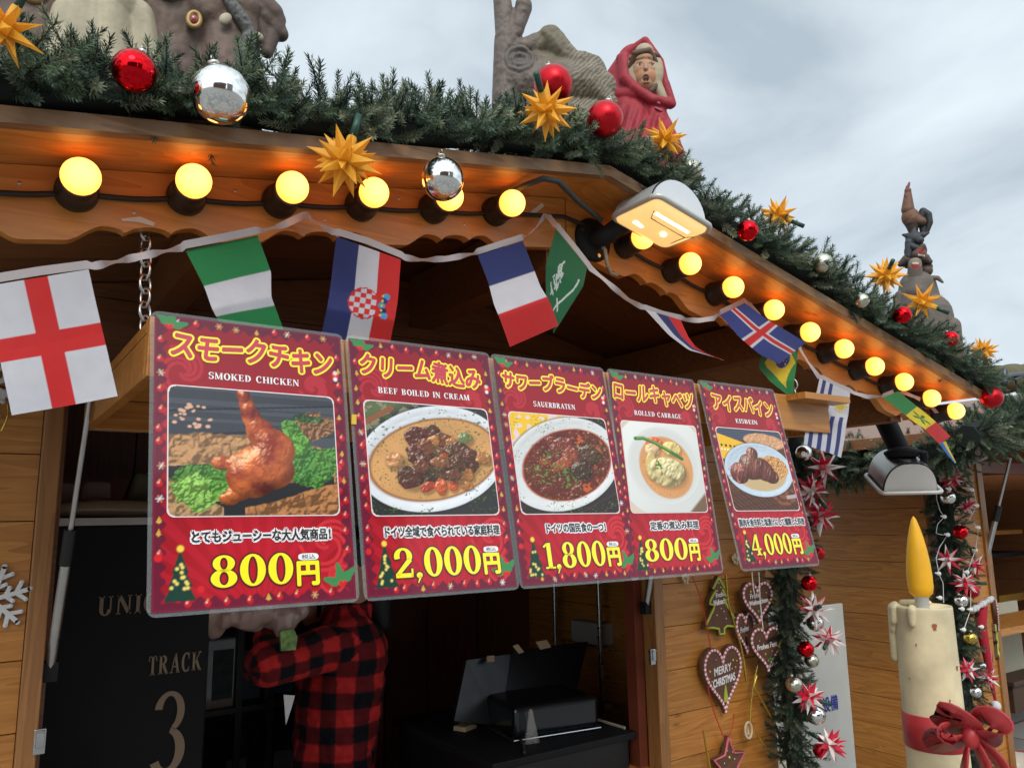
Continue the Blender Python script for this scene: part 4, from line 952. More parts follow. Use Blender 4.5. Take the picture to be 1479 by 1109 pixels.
def letters(name, layers, O, ex, ey, nrm, parent, W_):
    """layers: (verts in poster widths (y down), faces, material, lift)"""
    mb = MB(); ms = []
    for v, f, m, lift in layers:
        if m not in ms: ms.append(m)
        b = len(mb.v); mb.v += [tuple(O + ex * (p[0] * W_) + ey * (p[1] * W_) + nrm * (lift + (p[2] if len(p) > 2 else 0))) for p in v]
        for q in f:
            pts = [v[i] for i in q]; ar = sum(pts[i - 1][0] * pts[i][1] - pts[i][0] * pts[i - 1][1] for i in range(len(pts)))
            mb.f.append([b + i for i in (q if ar < 0 else q[::-1])]); mb.m.append(ms.index(m)); mb.sm.append(False)
        mb.c += [1.0] * len(v)
    return mb.build(name, ms, parent)
def shifted(v, f, d, n=8, dy=None):
    vs_, fs = [], []
    for k in range(n):
        t = 2 * math.pi * (k + .5) / n; b = sum(len(q) for q in vs_); q = v + np.array([d * math.cos(t), (dy or d) * math.sin(t)])
        vs_.append(np.concatenate([q, np.full((len(q), 1), k * 1.6e-5)], 1)); fs += [[b + i for i in q] for q in f]
    return np.concatenate(vs_), fs
INK = lambda n, c, r_=.35: mat(n, tuple(lin(c)), r_, coat=1.0)
YEL, CRIM, WHI, BLK, DKR, PALE = INK('yellow_ink', (255, 236, 20)), INK('crimson_ink', (196, 22, 52)), INK('white_ink', (240, 240, 238)), INK('black_ink', (26, 16, 18)), INK('dark_red_ink', (88, 8, 20)), INK('photo_edge', (232, 214, 210))
LAM = mat('clear_laminate', (.72, .74, .74), .12, alpha=.10, coat=.5); CLIP = mat('yellow_clip', (.75, .5, .06), .5)
POST = [  # name, slab line, note, price, picture, top-left x, width, bottom shift, label
    ('スモークチキン', 'SMOKED CHICKEN', 'とてもジューシーな大人気商品！', '800', chicken, .193, .297, .008, (.10, .92), (.27, .73), 'leftmost red menu poster: smoked chicken for 800 yen'),
    ('クリーム煮込み', 'BEEF BOILED IN CREAM', 'ドイツ全域で食べられている家庭料理', '2,000', stew, .4925, .289, .012, (.08, .90), (.18, .80), 'red menu poster with beef boiled in cream for 2,000 yen'),
    ('サワーブラーデン', 'SAUERBRATEN', 'ドイツの国民食の一つ！', '1,800', sauer, .7835, .284, .012, (.07, .93), (.30, .66), 'red menu poster with sauerbraten for 1,800 yen'),
    ('ロールキャベツ', 'ROLLED CABBAGE', '定番の煮込み料理', '800', cabbage, 1.074, .272, -.02, (.05, .93), (.24, .76), 'red menu poster with rolled cabbage for 800 yen'),
    ('アイスバイン', 'EISBEIN', '豚肉を香辛料と塩漬けにして燻製した料理', '4,000', eisbein, 1.347, .279, .012, (.13, .90), (.36, .64), 'rightmost red menu poster: eisbein for 4,000 yen')]
for i, (jp, en, note, price, pic, x0, Wd, bs, tx, exx, lab) in enumerate(POST):
    zt, Ht = 1.908, .434; tilt = R(9.3 if i != 4 else 11); yt = 1.200 - .002 * (i % 2) - (.003 if i == 4 else 0) + (.002 if i == 3 else 0)
    root = thing('menu_poster', lab, 'poster', (x0 + Wd / 2, yt, zt), 'laminated menu posters')
    O = V((x0, yt, zt)); ex = V((1, (.012 if i == 3 else 0), 0)).normalized(); ey = V((bs / Ht, -math.sin(tilt), -math.cos(tilt))); nrm = ex.cross(ey.normalized()).normalized()
    if nrm.y > 0: nrm = -nrm
    mg = .0055; A = Ht / Wd
    # laminate pouch with rounded corners
    rr = .012; pl = []
    for (cx, cy, a0) in ((rr, rr, 180), (Wd - rr, rr, 270), (Wd - rr, Ht - rr, 0), (rr, Ht - rr, 90)):
        for k in range(5): t = R(a0 + 22.5 * k); pl.append(O + ex * (cx + rr * math.cos(t)) + ey * (cy + rr * math.sin(t)))
    mb = MB(); mb.prism(pl, -nrm * .0009); mb.build('laminate_pouch', LAM, root)
    G = poster_ground(300 + i, (Ht - 2 * mg) / (Wd - 2 * mg))
    bw = lambda U, VV, a=.0022: -(np.sin(U * math.pi) * a)[..., None] * np.array(nrm) * 0
    sheet('printed_sheet', G, O + ex * mg + ey * mg + nrm * .0006, ex * (Wd - 2 * mg), ey * (Ht - 2 * mg), root, PRINT)
    pt, pb = (.262, .70) if i else (.262, .695); pu0, pu1 = (.085, .915)
    fw, fh = (pu1 - pu0) * Wd, (pb - pt) * Ht
    # pale rounded edge, then the picture
    e_ = .0018; rr = .010; pl = []
    for (cx, cy, a0) in ((rr, rr, 180), (fw + 2 * e_ - rr, rr, 270), (fw + 2 * e_ - rr, fh + 2 * e_ - rr, 0), (rr, fh + 2 * e_ - rr, 90)):
        for k in range(6): t = R(a0 + 18 * k); pl.append(O + ex * (pu0 * Wd - e_ + cx + rr * math.cos(t)) + ey * (pt * Ht - e_ + cy + rr * math.sin(t)) + nrm * .0011)
    mb = MB(); mb.add(pl, [tuple(range(len(pl)))]); mb.build('picture_edge', PALE, root)
    sheet('dish_picture', pic(), O + ex * (pu0 * Wd) + ey * (pt * Ht) + nrm * .0015, ex * fw, ey * fh, root, PRINT, rnd=.009)
    # dish name in Japanese: crimson brush letters with a yellow outline, climbing and falling a little
    v0, f0 = text_geo(jp, 0)
    xc, wt = (tx[0] + tx[1]) / 2, tx[1] - tx[0]; yc, ht = .117 * A, .088 * A * (1 if i != 2 else .85)
    def wob(v): q = fit(v, xc, yc, wt, ht, v0); t = (q[:, 0] - tx[0]) / wt; q[:, 1] += .010 * np.sin(t * 6.3 * 1.5) + (q[:, 0] - xc) * .03; q[:, 0] += (yc - q[:, 1]) * .12; return q
    q0 = wob(v0); q2, f2 = shifted(q0, f0, .0155, 12, .0155); q1, f1 = shifted(q0, f0, .005, 6)
    letters('title_lettering', [(q2, f2, YEL, .0012), (q1, f1, CRIM, .0017)], O, ex, ey, nrm, root, Wd)
    ve, fe = slab(en); hh = .026 * A; yy = .215 * A
    letters('name_lettering', [(fit(ve, (exx[0] + exx[1]) / 2, yy, exx[1] - exx[0], hh), fe, WHI, .0013)], O, ex, ey, nrm, root, Wd)
    vn, fn = text_geo(note, 0); nx = {0: (.19, .86), 1: (.15, .90), 2: (.26, .76), 3: (.26, .78), 4: (.10, .93)}[i]
    cx, wn = (nx[0] + nx[1]) / 2, nx[1] - nx[0]; hn = .037 * A
    qn = fit(vn, cx, .762 * A, wn, hn); qb, fb = shifted(qn, fn, .0115, 8); qk, fk = shifted(qn, fn, .0022, 4)
    letters('note_lettering', [(qb, fb, WHI, .0012), (qk, fk, BLK, .0017)], O, ex, ey, nrm, root, Wd)
    vp, fp = slab(price, .03); px_ = {0: (.27, .66), 1: (.19, .745), 2: (.21, .72), 3: (.17, .62), 4: (.18, .68)}[i]; hp = .103 * A * (1.25 if ',' in price else 1)
    q = fit(vp, (px_[0] + px_[1]) / 2, .873 * A + (.012 * A if ',' in price else 0), px_[1] - px_[0], hp); qs, fs_ = shifted(q, fp, .009)
    vy, fy = text_geo('円', 0); qy = fit(vy, px_[1] + .075, .893 * A, .105, .075 * A); qys, fys = shifted(qy, fy, .013); qy, fy = shifted(qy, fy, .006)
    letters('price_lettering', [(qs, fs_, DKR, .0011), (qys, fys, DKR, .0011), (q, fp, YEL, .0016), (qy, fy, YEL, .0016)], O, ex, ey, nrm, root, Wd)
    pill = [(px_[1] + .08 + .052 * math.copysign(abs(math.cos(t)) ** .5, math.cos(t)), .838 * A + .017 * math.copysign(abs(math.sin(t)) ** .7, math.sin(t))) for t in [2 * math.pi * k / 24 for k in range(24)]]
    vt, ft = text_geo('税込', 0)
    letters('tax_tag', [(np.array(pill), [list(range(24))], WHI, .0012), (fit(vt, px_[1] + .08, .838 * A, .07, .024), ft, BLK, .0016)], O, ex, ey, nrm, root, Wd)
    if i in (1,):
        mb = MB(); mb.box(O + ex * .004 + ey * .148 + nrm * .002, (.008, .003, .016)); mb.build('yellow_tab', CLIP, root)

# ------------------------------------------------------------------ bunting: one tape with the flags sewn to it
bunt = thing('flag_bunting', 'string of small national flags draped along the gable boards above the posters', 'bunting', at(300, 350, 1.24))
TAPEW = mat('white_bunting_tape', (.62, .56, .56), .7); thin_cloth(TAPEW, .3)
def flag(rows, paint, label, n=56, res=76, wave=.004, seed=0):
    """rows: (left px, right px, depth) from the tape down; the cloth is smoothly folded between them"""
    r = np.random.default_rng(seed); Lp = [np.array(at(*a, y)) for a, b, y in rows]; Rp = [np.array(at(*b, y + dy_)) for a, b, y, dy_ in [(q[0], q[1], q[2], (q[3] if len(q) > 3 else 0)) for q in [tuple(x) + (0,) for x in rows]]]
    k = len(rows); s = [0]
    for i in range(1, k): s.append(s[-1] + np.linalg.norm((Lp[i] + Rp[i] - Lp[i - 1] - Rp[i - 1]) / 2))
    s = np.array(s) / s[-1]; P = Pic(res, n, (200, 200, 205)); h, w_ = P.h, P.w; v = np.linspace(0, 1, h)
    Lc = np.stack([np.interp(v, s, [p[j] for p in Lp]) for j in range(3)], 1); Rc = np.stack([np.interp(v, s, [p[j] for p in Rp]) for j in range(3)], 1)
    def smooth(a):
        for _ in range(3): a[1:-1] = (a[:-2] + 2 * a[1:-1] + a[2:]) / 4
        return a
    Lc, Rc = smooth(Lc), smooth(Rc); u = np.linspace(0, 1, w_)[None, :, None]; pts = Lc[:, None] * (1 - u) + Rc[:, None] * u
    U, W_ = np.meshgrid(np.linspace(0, 1, w_), v); ph = r.uniform(0, 6)
    pts[..., 1] += wave * (np.sin(U * 5 + ph + W_ * 2) + .6 * np.sin(W_ * 7 + ph * 2 + U)) * W_ * 1.3 + wave * .35 * (fbm(U, W_, 5, seed) - .5)
    P.u, P.v = U, W_; paint(P)
    idx = np.arange(h * w_).reshape(h, w_); q = np.stack([idx[1:, :-1], idx[1:, 1:], idx[:-1, 1:], idx[:-1, :-1]], -1).reshape(-1, 4)
    me = bpy.data.meshes.new('flag'); o0 = org(bunt); me.vertices.add(h * w_); me.vertices.foreach_set('co', (pts.reshape(-1, 3) - np.array(o0)).astype(np.float32).ravel())
    me.loops.add(len(q) * 4); me.loops.foreach_set('vertex_index', q.astype(np.int32).ravel()); me.polygons.add(len(q)); me.polygons.foreach_set('loop_start', np.arange(0, len(q) * 4, 4, dtype=np.int32)); me.update(calc_edges=True)
    mcol(me, P.c.reshape(-1, 3)); o = link_mesh('flag', me, CLOTH, bunt, o0, True); o['label'] = label; return o
WF, RF, BF, GF, YF = (206, 206, 212), (206, 34, 34), (40, 50, 108), (34, 132, 72), (232, 206, 40)
def setm(P, m, c): P.put(m.astype(float), c)
def f_eng(P): setm(P, P.u >= 0, WF); setm(P, np.abs(P.u - .475) < .112, RF); setm(P, np.abs(P.v - .505) < .085, RF)
flag([((-24, 414), (128, 389), 1.235), ((-3, 508), (149, 482), 1.225), ((17, 600), (170, 572), 1.205)], f_eng, 'white flag with red cross', 76, 96, .003, 1)
def f_gwg(P): setm(P, P.u >= 0, GF); setm(P, (P.v > .37) & (P.v < .73), WF)
flag([((268, 362), (372, 340), 1.245), ((296, 416), (392, 393), 1.235), ((307, 446), (393, 428), 1.222), ((331, 492), (412, 482), 1.235)], f_gwg, 'green and white banded flag', 60, 80, .003, 2)
def f_cro(P):
    u, v = P.u, P.v; setm(P, u >= 0, WF); setm(P, u < .335, BF); setm(P, u > .665, RF)
    d = np.hypot((u - .50) / .235, (v - .60) / .17); sh = (d < 1) & (u < .68); setm(P, sh, (214, 40, 40)); chk = ((np.floor((u - .27) / .082) + np.floor((v - .43) / .058)) % 2 == 0); setm(P, sh & chk & (d < .93), WF)
    for i in range(5): q = np.hypot((u - .76 - .03 * abs(i - 2)) / .055, (v - (.48 + .055 * i)) / .034) < 1; setm(P, q, [(70, 160, 210), (40, 60, 120), (60, 150, 190), (30, 40, 90), (70, 160, 210)][i]); setm(P, np.hypot((u - .765) / .02, (v - (.48 + .055 * i)) / .014) < 1, (226, 200, 60))
flag([((486, 342), (579, 375), 1.24), ((477, 418), (574, 437), 1.228), ((473, 445), (571, 462), 1.218), ((465, 486), (563, 505), 1.235)], f_cro, 'blue white and red flag with checked shield', 76, 96, .003, 3)
def f_fra(P): setm(P, P.u >= 0, WF); setm(P, P.v < .335, BF); setm(P, P.v > .66, RF)
flag([((690, 369), (755, 348), 1.235), ((706, 410), (771, 389), 1.228), ((714, 440), (780, 414), 1.214), ((721, 457), (791, 432), 1.205), ((737, 501), (807, 470), 1.215)], f_fra, 'blue white and red banded flag', 50, 76, .002, 4)
def f_sau(P):
    u, v = P.u, P.v; setm(P, u >= 0, (22, 96, 56)); r = np.random.default_rng(3); C = (196, 204, 196); Q = Pic(P.h, P.w, WF); m = np.zeros_like(u)
    def sg(p, q, w_):
        dx, dy = q[0] - p[0], q[1] - p[1]; t = np.clip(((u - p[0]) * dx + (v - p[1]) * dy) / (dx * dx + dy * dy), 0, 1); return (np.hypot(u - p[0] - t * dx, (v - p[1] - t * dy)) < w_)
    for i in range(34):
        a = r.uniform(0, 1); cx, cy = .40 - .12 * a + r.uniform(-.10, .12), .26 + .52 * a * .9 + r.uniform(-.03, .03); th = r.choice([.5, 1.2, 2.2]); l_ = r.uniform(.03, .08); m = np.maximum(m, sg((cx, cy), (cx + l_ * math.cos(th), cy + l_ * math.sin(th)), .016))
    for a, b in zip([(.86, .36), (.84, .52), (.70, .70), (.60, .80)], [(.84, .52), (.70, .70), (.60, .80), (.56, .88)]): m = np.maximum(m, sg(a, b, .02))
    m = np.maximum(m, sg((.54, .74), (.70, .84), .018)); setm(P, m > 0, C)
flag([((803, 331), (848, 386), 1.232), ((788, 382), (842, 414), 1.222), ((789, 432), (798, 482), 1.226)], f_sau, 'green flag with white script and sword', 90, 110, .002, 5)
def f_svk(P): setm(P, P.u >= 0, WF); setm(P, P.u > .30, BF); setm(P, P.u > .62, RF)
flag([((932, 447), (983, 462), 1.235), ((966, 484), (994, 486), 1.225), ((995, 506), (1004, 500), 1.222), ((1014, 511), (1018, 509), 1.226), ((1045, 520), (1047, 520.5), 1.23)], f_svk, 'twisted white blue and red flag blown sideways', 40, 60, .001, 6)
def f_bra(P):
    u, v = P.u, P.v; setm(P, u >= 0, (28, 128, 62)); d = np.abs(u - .55) / .42 + np.abs(v - .40) / .46; setm(P, d < 1, (226, 200, 40)); q = np.hypot((u - .60) / .20, (v - .33) / .17); setm(P, q < 1, (44, 52, 120)); setm(P, (q < .9) & (vnoise(u, v, 40, 3) > .85), (220, 220, 230))
flag([((1106, 488), (1154, 494), 1.248), ((1095, 531), (1150, 530), 1.245), ((1112, 551), (1147, 550), 1.235), ((1137, 570), (1146, 572), 1.24)], f_bra, 'green flag with yellow diamond', 60, 70, .001, 7)
def f_ice(P):
    u, v = P.u, P.v; setm(P, u >= 0, (48, 58, 126))
    for w_, c in ((.105, WF), (.058, RF)): setm(P, (np.abs(u - .52) < w_) | (np.abs(v - .42) < w_ * .72), c)
flag([((1040, 455), (1076, 438), 1.222), ((1068, 487), (1108, 461), 1.205), ((1098, 512), (1134, 476), 1.198), ((1124, 526), (1164, 495), 1.205)], f_ice, 'blue flag with white edged red cross', 64, 90, .0015, 8)
def f_uru(P):
    u, v = P.u, P.v; setm(P, u >= 0, WF)
    for k, (a, b) in enumerate(((.10, .21), (.32, .43), (.55, .66), (.78, .89))): setm(P, (u > a) & (u < b) & ((v > .46) | (k < 2)), (46, 56, 116))
    d = np.hypot((u - .74) * .6, v - .25); an = np.arctan2(v - .25, (u - .74) * .6); setm(P, d < .072, (212, 180, 50)); setm(P, (d < .125) & (np.cos(an * 16) > .1), (212, 180, 50))
flag([((1184, 546), (1228, 567), 1.235), ((1174, 588), (1225, 600), 1.232), ((1165, 614), (1222, 611), 1.225), ((1161, 641), (1214, 661), 1.215)], f_uru, 'white and blue striped flag with a sun', 76, 90, .002, 9)
def f_sen(P):
    u, v = P.u, P.v; setm(P, u >= 0, (46, 130, 66)); setm(P, v > .33, (230, 208, 48)); setm(P, v > .665, RF)
    an = np.arctan2((v - .5) * 1.6, u - .5); d = np.hypot((v - .5) * 1.6, u - .5); setm(P, d < .26 * (.55 + .45 * np.cos(5 * an)), (40, 120, 60))
flag([((1275, 574), (1297, 565), 1.222), ((1305, 597), (1321, 584), 1.212), ((1320, 609), (1336, 596), 1.21), ((1334, 618), (1349, 607), 1.205), ((1357, 641), (1373, 630), 1.212)], f_sen, 'green yellow and red flag with a green star', 44, 80, .001, 10)
def f_ukr(P): setm(P, P.u >= 0, (40, 110, 190)); setm(P, P.u > .55, (220, 196, 60))
flag([((1356, 640), (1366, 637), 1.25), ((1367, 655), (1373, 652), 1.248), ((1379, 669), (1381, 668), 1.25)], f_ukr, 'sliver of a blue and yellow flag', 16, 24, 0, 11)
tp = [(-30, 414), (0, 405), (60, 395), (128, 386), (160, 380), (200, 371), (235, 364), (268, 357), (320, 347), (372, 336), (410, 325), (437, 312), (443, 311), (462, 326), (487, 338), (530, 351), (579, 371), (604, 376), (645, 374), (690, 366), (755, 345), (771, 332), (786, 312), (792, 313), (803, 328), (826, 356), (848, 384), (870, 402), (905, 432), (931, 446), (956, 455), (983, 461), (1008, 463), (1030, 460), (1040, 453), (1075, 436), (1082, 440), (1100, 462), (1130, 486), (1154, 503), (1168, 525), (1182, 544), (1206, 557), (1228, 566), (1252, 573), (1275, 573), (1297, 564), (1318, 572), (1340, 582), (1356, 600)]
yd = lambda x: 1.272 if (abs(x - 440) < 8 or abs(x - 789) < 8 or abs(x - 1079) < 8 or x > 1335 or abs(x - 1297) < 3) else 1.240
mb = MB(); T = [at(x, y, yd(x)) for x, y in tp]; W2 = []; n = len(T)
flat_at = lambda x: any(a <= x <= b for a, b in ((-30, 128), (268, 372), (487, 579), (690, 755), (803, 848), (931, 983), (1040, 1075), (1106, 1154), (1184, 1228), (1275, 1297)))
PT = []
for i in range(n - 1):
    for q in range(5):
        t = q / 5; PT.append((T[i].lerp(T[i + 1], t), tp[i][0] + (tp[i + 1][0] - tp[i][0]) * t))
tw = 0
vs_ = []
for i, (p, x) in enumerate(PT):
    d = (PT[min(i + 1, len(PT) - 1)][0] - PT[max(i - 1, 0)][0]).normalized(); up = (V((0, -.15, 1)) - d * d.dot(V((0, -.15, 1)))).normalized(); sd_ = d.cross(up)
    a = 0 if flat_at(x) else .9 * math.sin(x * .085) + .4; hw = .0062
    ax = up * math.cos(a) + sd_ * math.sin(a); c = p + up * (.0035 if flat_at(x) else 0) + V((0, -.0012, 0)); vs_ += [c - ax * hw, c + ax * hw]
mb.add(vs_, [(2 * i, 2 * i + 2, 2 * i + 3, 2 * i + 1) for i in range(len(PT) - 1)], 0, None, True); mb.build('tape', TAPEW, bunt)

# ------------------------------------------------------------------ inside the stall
LET = mat('tan_lettering', (.30, .215, .14), .6)
cab = thing('cabinet', 'black cabinet with tan lettering UNION TRACK 3 inside the stall at left', 'cabinet', (.45, 2.45, .03))
ztop = at(110, 760, 2.45).z; xr = at(300, 940, 2.45).x
mb = MB(); mb.bbox((.17, 2.45, .03), (xr, 2.80, ztop)); bevel(mb.build('body', BLACKM, cab), .004)
mb = MB(); mb.bbox((.17, 2.438, ztop + .002), (xr, 2.46, ztop + .022)); mb.build('top_rail', ALU, cab)
for txt, x0, x1, ya, yb in (('UNION', 142, 252, 857, 886), ('TRACK', 215, 291, 943, 972), ('3', 219, 268, 998, 1116)):
    v, f = slab(txt, .14); a, b = at(x0, (ya + yb) / 2, 2.447), at(x1, (ya + yb) / 2 - 2, 2.447); zt_, zb_ = at((x0 + x1) / 2, ya, 2.447).z, at((x0 + x1) / 2, yb, 2.447).z
    if txt == '3': v = v * np.array([1, 1.0])
    lo, hi = v.min(0), v.max(0); mb = MB()
    k = len(mb.v); mb.v += [(a.x + (p[0] - lo[0]) / (hi[0] - lo[0]) * (b.x - a.x), 2.447, zb_ + (p[1] - lo[1]) / (hi[1] - lo[1]) * (zt_ - zb_)) for p in v]
    for q in f:
        pts = [v[i] for i in q]; ar = sum(pts[i - 1][0] * pts[i][1] - pts[i][0] * pts[i - 1][1] for i in range(len(pts))); mb.f.append(q if ar > 0 else q[::-1]); mb.m.append(0); mb.sm.append(False)
    mb.c += [1.0] * len(v); mb.build('lettering', LET, cab)
# what lies on the cabinet
FILM = mat('clear_tub', (.55, .5, .45), .12, alpha=.28, coat=.6)
p = at(165, 737, 2.52)
mb = MB(); mb.tube([V((.19, 2.52, ztop + .045)), V((.30, 2.51, ztop + .05)), V((xr - .12, 2.52, ztop + .044)), V((xr - .05, 2.53, ztop + .04))], [.02, .026, .026, .018], 12); tag(mb.build('wrapped_roll', mat('beige_wrap', (.42, .30, .19), .3, coat=.7, bump=.6, bscale=40)), 'long beige food roll in cling film on top of the black cabinet', 'food pack')
for x0_, w_, h_, lab in ((.17, .09, .10, 'clear plastic tub by the stay on the black cabinet'), (.27, .075, .105, 'second clear tub, right of the first on the black cabinet')):
    mb = MB(); mb.box((x0_ + w_ / 2, 2.63, ztop + .024 + h_ / 2), (w_, .09, h_), taper=.9); bevel(mb.build('tub', FILM, origin=(x0_ + w_ / 2, 2.63, ztop + .024)), .01); tag(bpy.context.scene.objects[-1] if False else COL.objects[-1], lab, 'tub')
mb = MB(); mb.box((xr - .16, 2.64, ztop + .09), (.13, .08, .13), Matrix.Rotation(.15, 3, 'Y'), taper=.75); bevel(mb.build('paper_bag', mat('olive_bag', (.12, .11, .06), .7, bump=.6, bscale=25)), .012); tag(COL.objects[-1], 'olive paper bag standing on the black cabinet beside the poster edge', 'bag')
# glass fridge between cabinet and worker
fr = thing('drinks_fridge', 'dark glass fridge door with shelves behind the worker', 'fridge', (.98, 3.0, .03))
mb = MB(); mb.bbox((.72, 3.02, .03), (1.18, 3.45, 1.62)); mb.build('body', BLACKM, fr)
mb = MB()
for x in (.72, .845, .96, 1.155): mb.bbox((x, 2.985, .06), (x + .022, 3.0, 1.60))
for z in (.5, .93, 1.30): mb.bbox((.743, 2.986, z), (1.154, 2.999, z + .018))
mb.build('door_frame', mat('dark_frame', (.03, .03, .032), .4), fr)
mb = MB(); mb.bbox((.74, 3.004, .08), (1.155, 3.010, 1.58)); mb.build('glass', mat('smoky_glass', (.012, .018, .02), .06, coat=1), fr)
for x, z, c in ((.80, .98, (.06, .08, .09)), (.90, .97, (.03, .05, .08)), (1.02, .975, (.02, .07, .10)), (.86, .60, (.06, .06, .06)), (1.03, .6, (.07, .065, .06))):
    mb = MB(); mb.bbox((x - .035, 2.9995, z), (x + .035, 3.0035, z + .17)); mb.build('bottle_row', mat('fridge_goods', c, .6, var=.4, vscale=30), fr)

# worker in a checked shirt, turned to the left, both arms raised
per = thing('person', 'person in red and black checked shirt working with raised arms inside the stall', 'person', (1.02, 2.62, .03))
LS, LE, LW = at(508, 926, 2.52), at(384, 963, 2.46), at(390, 908, 2.56)
RS, RE, RW = at(488, 915, 2.84), at(432, 935, 2.86), at(447, 897, 2.74)
CH, WA, HP = at(492, 965, 2.66), at(482, 1085, 2.66), at(482, 1190, 2.66)
NK, HD = at(512, 878, 2.66), at(512, 815, 2.63)
def caps(mb, a, b, ra, rb, n=14, k=7):
    a, b = V(a), V(b); pts = [a.lerp(b, i / (k - 1)) for i in range(k)]; mb.tube(pts, [ra + (rb - ra) * i / (k - 1) for i in range(k)], n); mb.ball(a, ra, n); mb.ball(b, rb, n)
body = MB()
caps(body, HP, WA, .125, .115); caps(body, WA, CH, .115, .13); body.ball(CH + V((.0, 0, .06)), (.125, .185, .13)); caps(body, CH + V((0, 0, .14)), NK, .07, .052); caps(body, NK, HD - V((0, 0, .04)), .05, .055)
body.ball(HD, (.092, .078, .115)); body.ball(HD + V((-.035, 0, -.045)), (.06, .058, .065)); body.ball(HD + V((-.098, 0, -.018)), (.018, .013, .02))
for s_ in (-1, 1): body.ball(HD + V((.01, s_ * .078, -.01)), (.02, .01, .03))
caps(body, LS, LE, .048, .040); caps(body, LE, LW, .038, .027); caps(body, RS, RE, .048, .040); caps(body, RE, RW, .038, .027)
for s_ in (-.085, .085):
    hip = HP + V((0, s_, 0)); kn = V((hip.x - .02, hip.y, .03 + (hip.z - .03) * .50)); an = V((hip.x + .01, hip.y, .085)); caps(body, hip, kn, .085, .058); caps(body, kn, an, .056, .036); caps(body, an - V((0, 0, .025)), an + V((-.15, 0, -.04)), .036, .028)
def hand(mb, wr, d, palm_n, curl=.5):
    """palm, four unequal bent fingers and a thumb from the side of the palm"""
    d = V(d).normalized(); n_ = V(palm_n); n_ = (n_ - d * n_.dot(d)).normalized(); s_ = d.cross(n_); c = V(wr) + d * .045
    caps(mb, V(wr), V(wr) + d * .02, .024, .026, 10, 3)
    for k in range(4): caps(mb, V(wr) + d * .02 + s_ * (k - 1.5) * .013, V(wr) + d * .082 + s_ * (k - 1.5) * .019, .014, .0115, 8, 4)
    for k, ln in enumerate((.030, .036, .034, .026)):
        a = V(wr) + d * .085 + s_ * (k - 1.5) * .020; b = a + (d + n_ * .25 * curl).normalized() * ln; e_ = b + (d * .8 + n_ * .9 * curl).normalized() * ln * .75; g_ = e_ + (d * .4 + n_ * 1.1 * curl).normalized() * ln * .6
        caps(mb, a, b, .0095, .009, 8, 3); caps(mb, b, e_, .009, .0082, 8, 3); caps(mb, e_, g_, .0082, .007, 8, 3)
    a = V(wr) + d * .035 - s_ * .026; b = a + (d * .5 - s_ * .8 + n_ * .3).normalized() * .035; caps(mb, a, b, .013, .011, 8, 3); caps(mb, b, b + (d * .9 - s_ * .1 + n_ * .5).normalized() * .03, .0105, .008, 8, 3)
hand(body, LW, V((-.02, .02, .10)), V((.2, 1, .1))); hand(body, RW, V((-.02, -.02, .10)), V((.2, -1, .1)))
me = fused(body, .0075, 3); v = mverts(me); colr = np.tile(np.array([.50, .27, .18]), (len(v), 1)); colr[v[:, 2] < HP.z + .05] = (.02, .02, .025); colr[v[:, 2] < .14] = (.03, .025, .02)
gl = (np.linalg.norm(v - np.array(LW), axis=1) < .17) & (v[:, 2] > LW.z - .01); colr[gl] = (.52, .36, .25)
me_ = me; mcol(me, colr); skin_obj('body', me, mat('skin_and_trousers', (1, 1, 1), .6, vc=True, sss=.05), per)
# loose shirt, its checks following torso and sleeves
sh = MB(); hem = HP + V((0, 0, -.06))
def oval(mb, a, b, ra, rb):   # flattened torso segment
    for i in range(9):
        t = i / 8; p_ = V(a).lerp(V(b), t); r_ = ra + (rb - ra) * t; mb.ball(p_, (r_ * .92, r_ * 1.28, .06), 20)
oval(sh, hem, WA, .165, .148); oval(sh, WA, CH, .148, .155); sh.ball(CH + V((.005, 0, .055)), (.150, .215, .135), 20); oval(sh, CH + V((0, 0, .10)), CH + V((.01, 0, .165)), .12, .085)
caps(sh, LS + V((.02, .02, 0)), LE, .082, .062); caps(sh, LE, LE.lerp(LW, .82), .058, .042); caps(sh, RS + V((.02, -.02, 0)), RE, .082, .062); caps(sh, RE, RE.lerp(RW, .82), .058, .042); caps(sh, CH + V((.02, 0, .15)), NK + V((.02, 0, .012)), .085, .066)
me = fused(sh, .0075, 5); v = mverts(me).astype(float)
fold = fbm(v[:, 0] * 1.0 + v[:, 2] * .6, v[:, 1] + v[:, 2] * .35, 11, 5, 4) - .5; ce = np.array([(CH.x + WA.x) / 2, CH.y]); dr = v.copy(); dr[:, :2] -= ce; dr[:, 2] = 0; dr /= np.linalg.norm(dr, axis=1)[:, None] + 1e-6; v = v + dr * (fold * .055)[:, None]; mset(me, v)
def along(v, a, b):
    a, b = np.array(a), np.array(b); d = b - a; t = ((v - a) @ d) / (d @ d); tc_ = np.clip(t, 0, 1); q = a + tc_[:, None] * d; return t * np.linalg.norm(d), np.linalg.norm(v - q, axis=1), v - q, d / np.linalg.norm(d)
A_ = v[:, 2]; ang = np.arctan2(v[:, 1] - CH.y, v[:, 0] - CH.x); B_ = ang * .155; best = np.linalg.norm((v - np.array([CH.x, CH.y, 0]))[:, :2] / np.array([1, 1.4]), axis=1) - .15
for a, b, r_ in ((LS, LE, .072), (LE, LW, .05), (RS, RE, .072), (RE, RW, .05)):
    l_, dist, off, d = along(v, a, b); e1 = np.cross(d, [0, 0, 1.0]); e1 /= np.linalg.norm(e1); e2 = np.cross(e1, d); an = np.arctan2(off @ e2, -(off @ e1)); use = (dist - r_) < np.minimum(best, .035) - .004
    use &= (l_ > .03) | (dist < r_ * 1.25); A_ = np.where(use, l_ + .02, A_); B_ = np.where(use, an * r_, B_); best = np.where(use, dist - r_, best)
